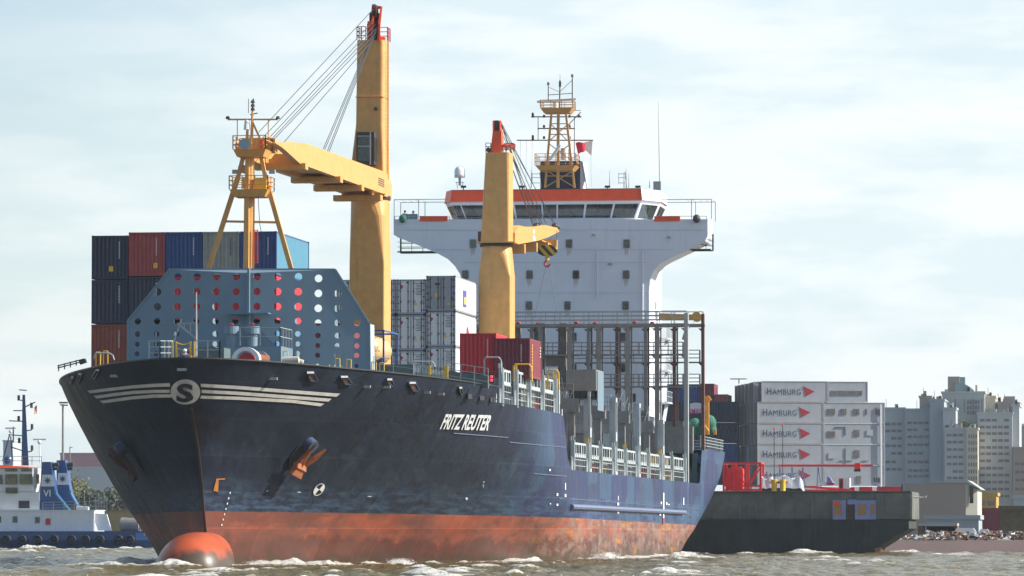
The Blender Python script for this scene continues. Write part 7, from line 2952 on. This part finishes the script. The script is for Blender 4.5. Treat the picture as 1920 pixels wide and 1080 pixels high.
# bow wave and wash along the side
d_side = np.abs(np.abs(WX) - np.interp(WY, [0, 10, 25, 50, 70, 140, 190], [0, 4, 8, 13.5, 15, 15, 9]))
wash = np.exp(-(d_side / 2.2) ** 2) * ((WY > -4) & (WY < 200))
wash *= (.5 + .5 * np.sin(WY * .31 + 1.3) * np.sin(WY * .113)) * 1.0
Hh += wash * .22 * (1 + rng.normal(0, .25, WX.shape))
Hh += .18 * np.exp(-(((WX - 1) / 5) ** 2 + ((WY + 3) / 3) ** 2))
stern_w = np.exp(-(((WX - 14) / 10) ** 2 + ((WY - 180) / 18) ** 2))
q1, q2 = np.quantile(Hh, [.84, .992])
foam_glint = np.clip((Hh - q1) / (q2 - q1), 0, 1) * .6 + wash * .5 + stern_w * .22  # white on the crests: foam together with painted sun glints
foam_glint += .10 * np.clip((250 - R2) / 40, 0, 1) + .03  # extra white on the nearest water paints in sun glints
foam_glint += .14 * np.exp(-((WY - (345 - 12)) / 10) ** 2) * (WX < -60)
me = bpy.data.meshes.new('river_water')
vsn = np.stack([WX, WY, Hh], -1).reshape(-1, 3)
idx = (np.arange(NR - 1)[:, None] * NA + np.arange(NA - 1)[None, :]).reshape(-1)
quads = np.stack([idx, idx + 1, idx + NA + 1, idx + NA], -1)[:, ::-1]
me.vertices.add(len(vsn))
me.vertices.foreach_set('co', vsn.astype(np.float32).ravel())
me.loops.add(quads.size)
me.loops.foreach_set('vertex_index', quads.astype(np.int32).ravel())
me.polygons.add(len(quads))
me.polygons.foreach_set('loop_start', np.arange(0, quads.size, 4, dtype=np.int32))
me.update(calc_edges=True)
fa_ = me.attributes.new('foam_glint', 'FLOAT', 'POINT')
fa_.data.foreach_set('value', foam_glint.astype(np.float32).ravel())
me.polygons.foreach_set('use_smooth', np.ones(len(quads), dtype=bool))
me.materials.append(M['water'])
wo = bpy.data.objects.new('river_water', me)
COL.objects.link(wo)
wo['kind'] = 'structure'
fwm = MB()
fwm.add([(-12000, -3000, -.95), (12000, -3000, -.95), (12000, 12000, -.95), (-12000, 12000, -.95)], [(0, 1, 2, 3)])
o = fwm.build('water', 'water', None, recalc=False)
o['kind'] = 'structure'

# spray thrown up along the side
M['spray'] = mat('white_spray', (.8, .8, .8), .6, var=.05)
for (x, y, ww, hh, n_, l_) in ((462, 1056, 13, 14, 500, 'white splash of water between the bulb and the hull'), (725, 1052, 14, 13, 350, 'small burst of white spray at the waterline near the bow'), (1110, 1046, 24, 16, 700, 'larger burst of white spray at the ship\'s waterline further aft'), (890, 1048, 20, 4, 160, 'low splash of white spray amidships'), (1285, 1040, 16, 7, 260, 'white wash at the ship\'s stern waterline')):
    p, nr = hit(x, y - 4, .6)
    if p is None:
        p = at(x, y, Y=150)
    r_ = np.random.default_rng(int(x))
    mb = MB()
    sc = (p - CAM).length / FPX
    jets = [(r_.normal(0, .55), r_.uniform(.35, 1.0), r_.uniform(.08, .25), r_.normal(0, .5)) for _ in range(9)]
    for _ in range(n_ * 5):
        c_, hj, wj, ln = jets[r_.integers(0, 9)]
        v = r_.uniform(0, 1) ** 1.7
        u = c_ + r_.normal(0, wj) * (1 - .5 * v) + ln * v
        q_ = p + Vector((r_.normal(.4, .35), u * ww * sc * 3.0, 0))
        q_.z = -.15 + v * hj * hh * sc
        mb.ball(q_, r_.uniform(.008, .035) * (1.2 - .7 * v), nu=4, nv=3)
    o = mb.build('spray', 'spray', None, recalc=False)
    o['kind'] = 'stuff'
    o['label'] = l_

# ============================================================ HAZE
hz = MB().box(-700, 500, -300, 1400, -2.5, 60).build('haze', 'white', None)
hm = bpy.data.materials.new('haze')
hm.use_nodes = True
t = hm.node_tree
t.nodes.remove(t.nodes['Principled BSDF'])
pv = t.nodes.new('ShaderNodeVolumePrincipled')
pv.inputs['Color'].default_value = (.75, .88, 1, 1)
pv.inputs['Density'].default_value = .00007
pv.inputs['Anisotropy'].default_value = .2
t.links.new(pv.outputs[0], t.nodes['Material Output'].inputs['Volume'])
hz.data.materials.clear()
hz.data.materials.append(hm)
hz['kind'] = 'stuff'
hz['label'] = 'thin haze over the harbour'
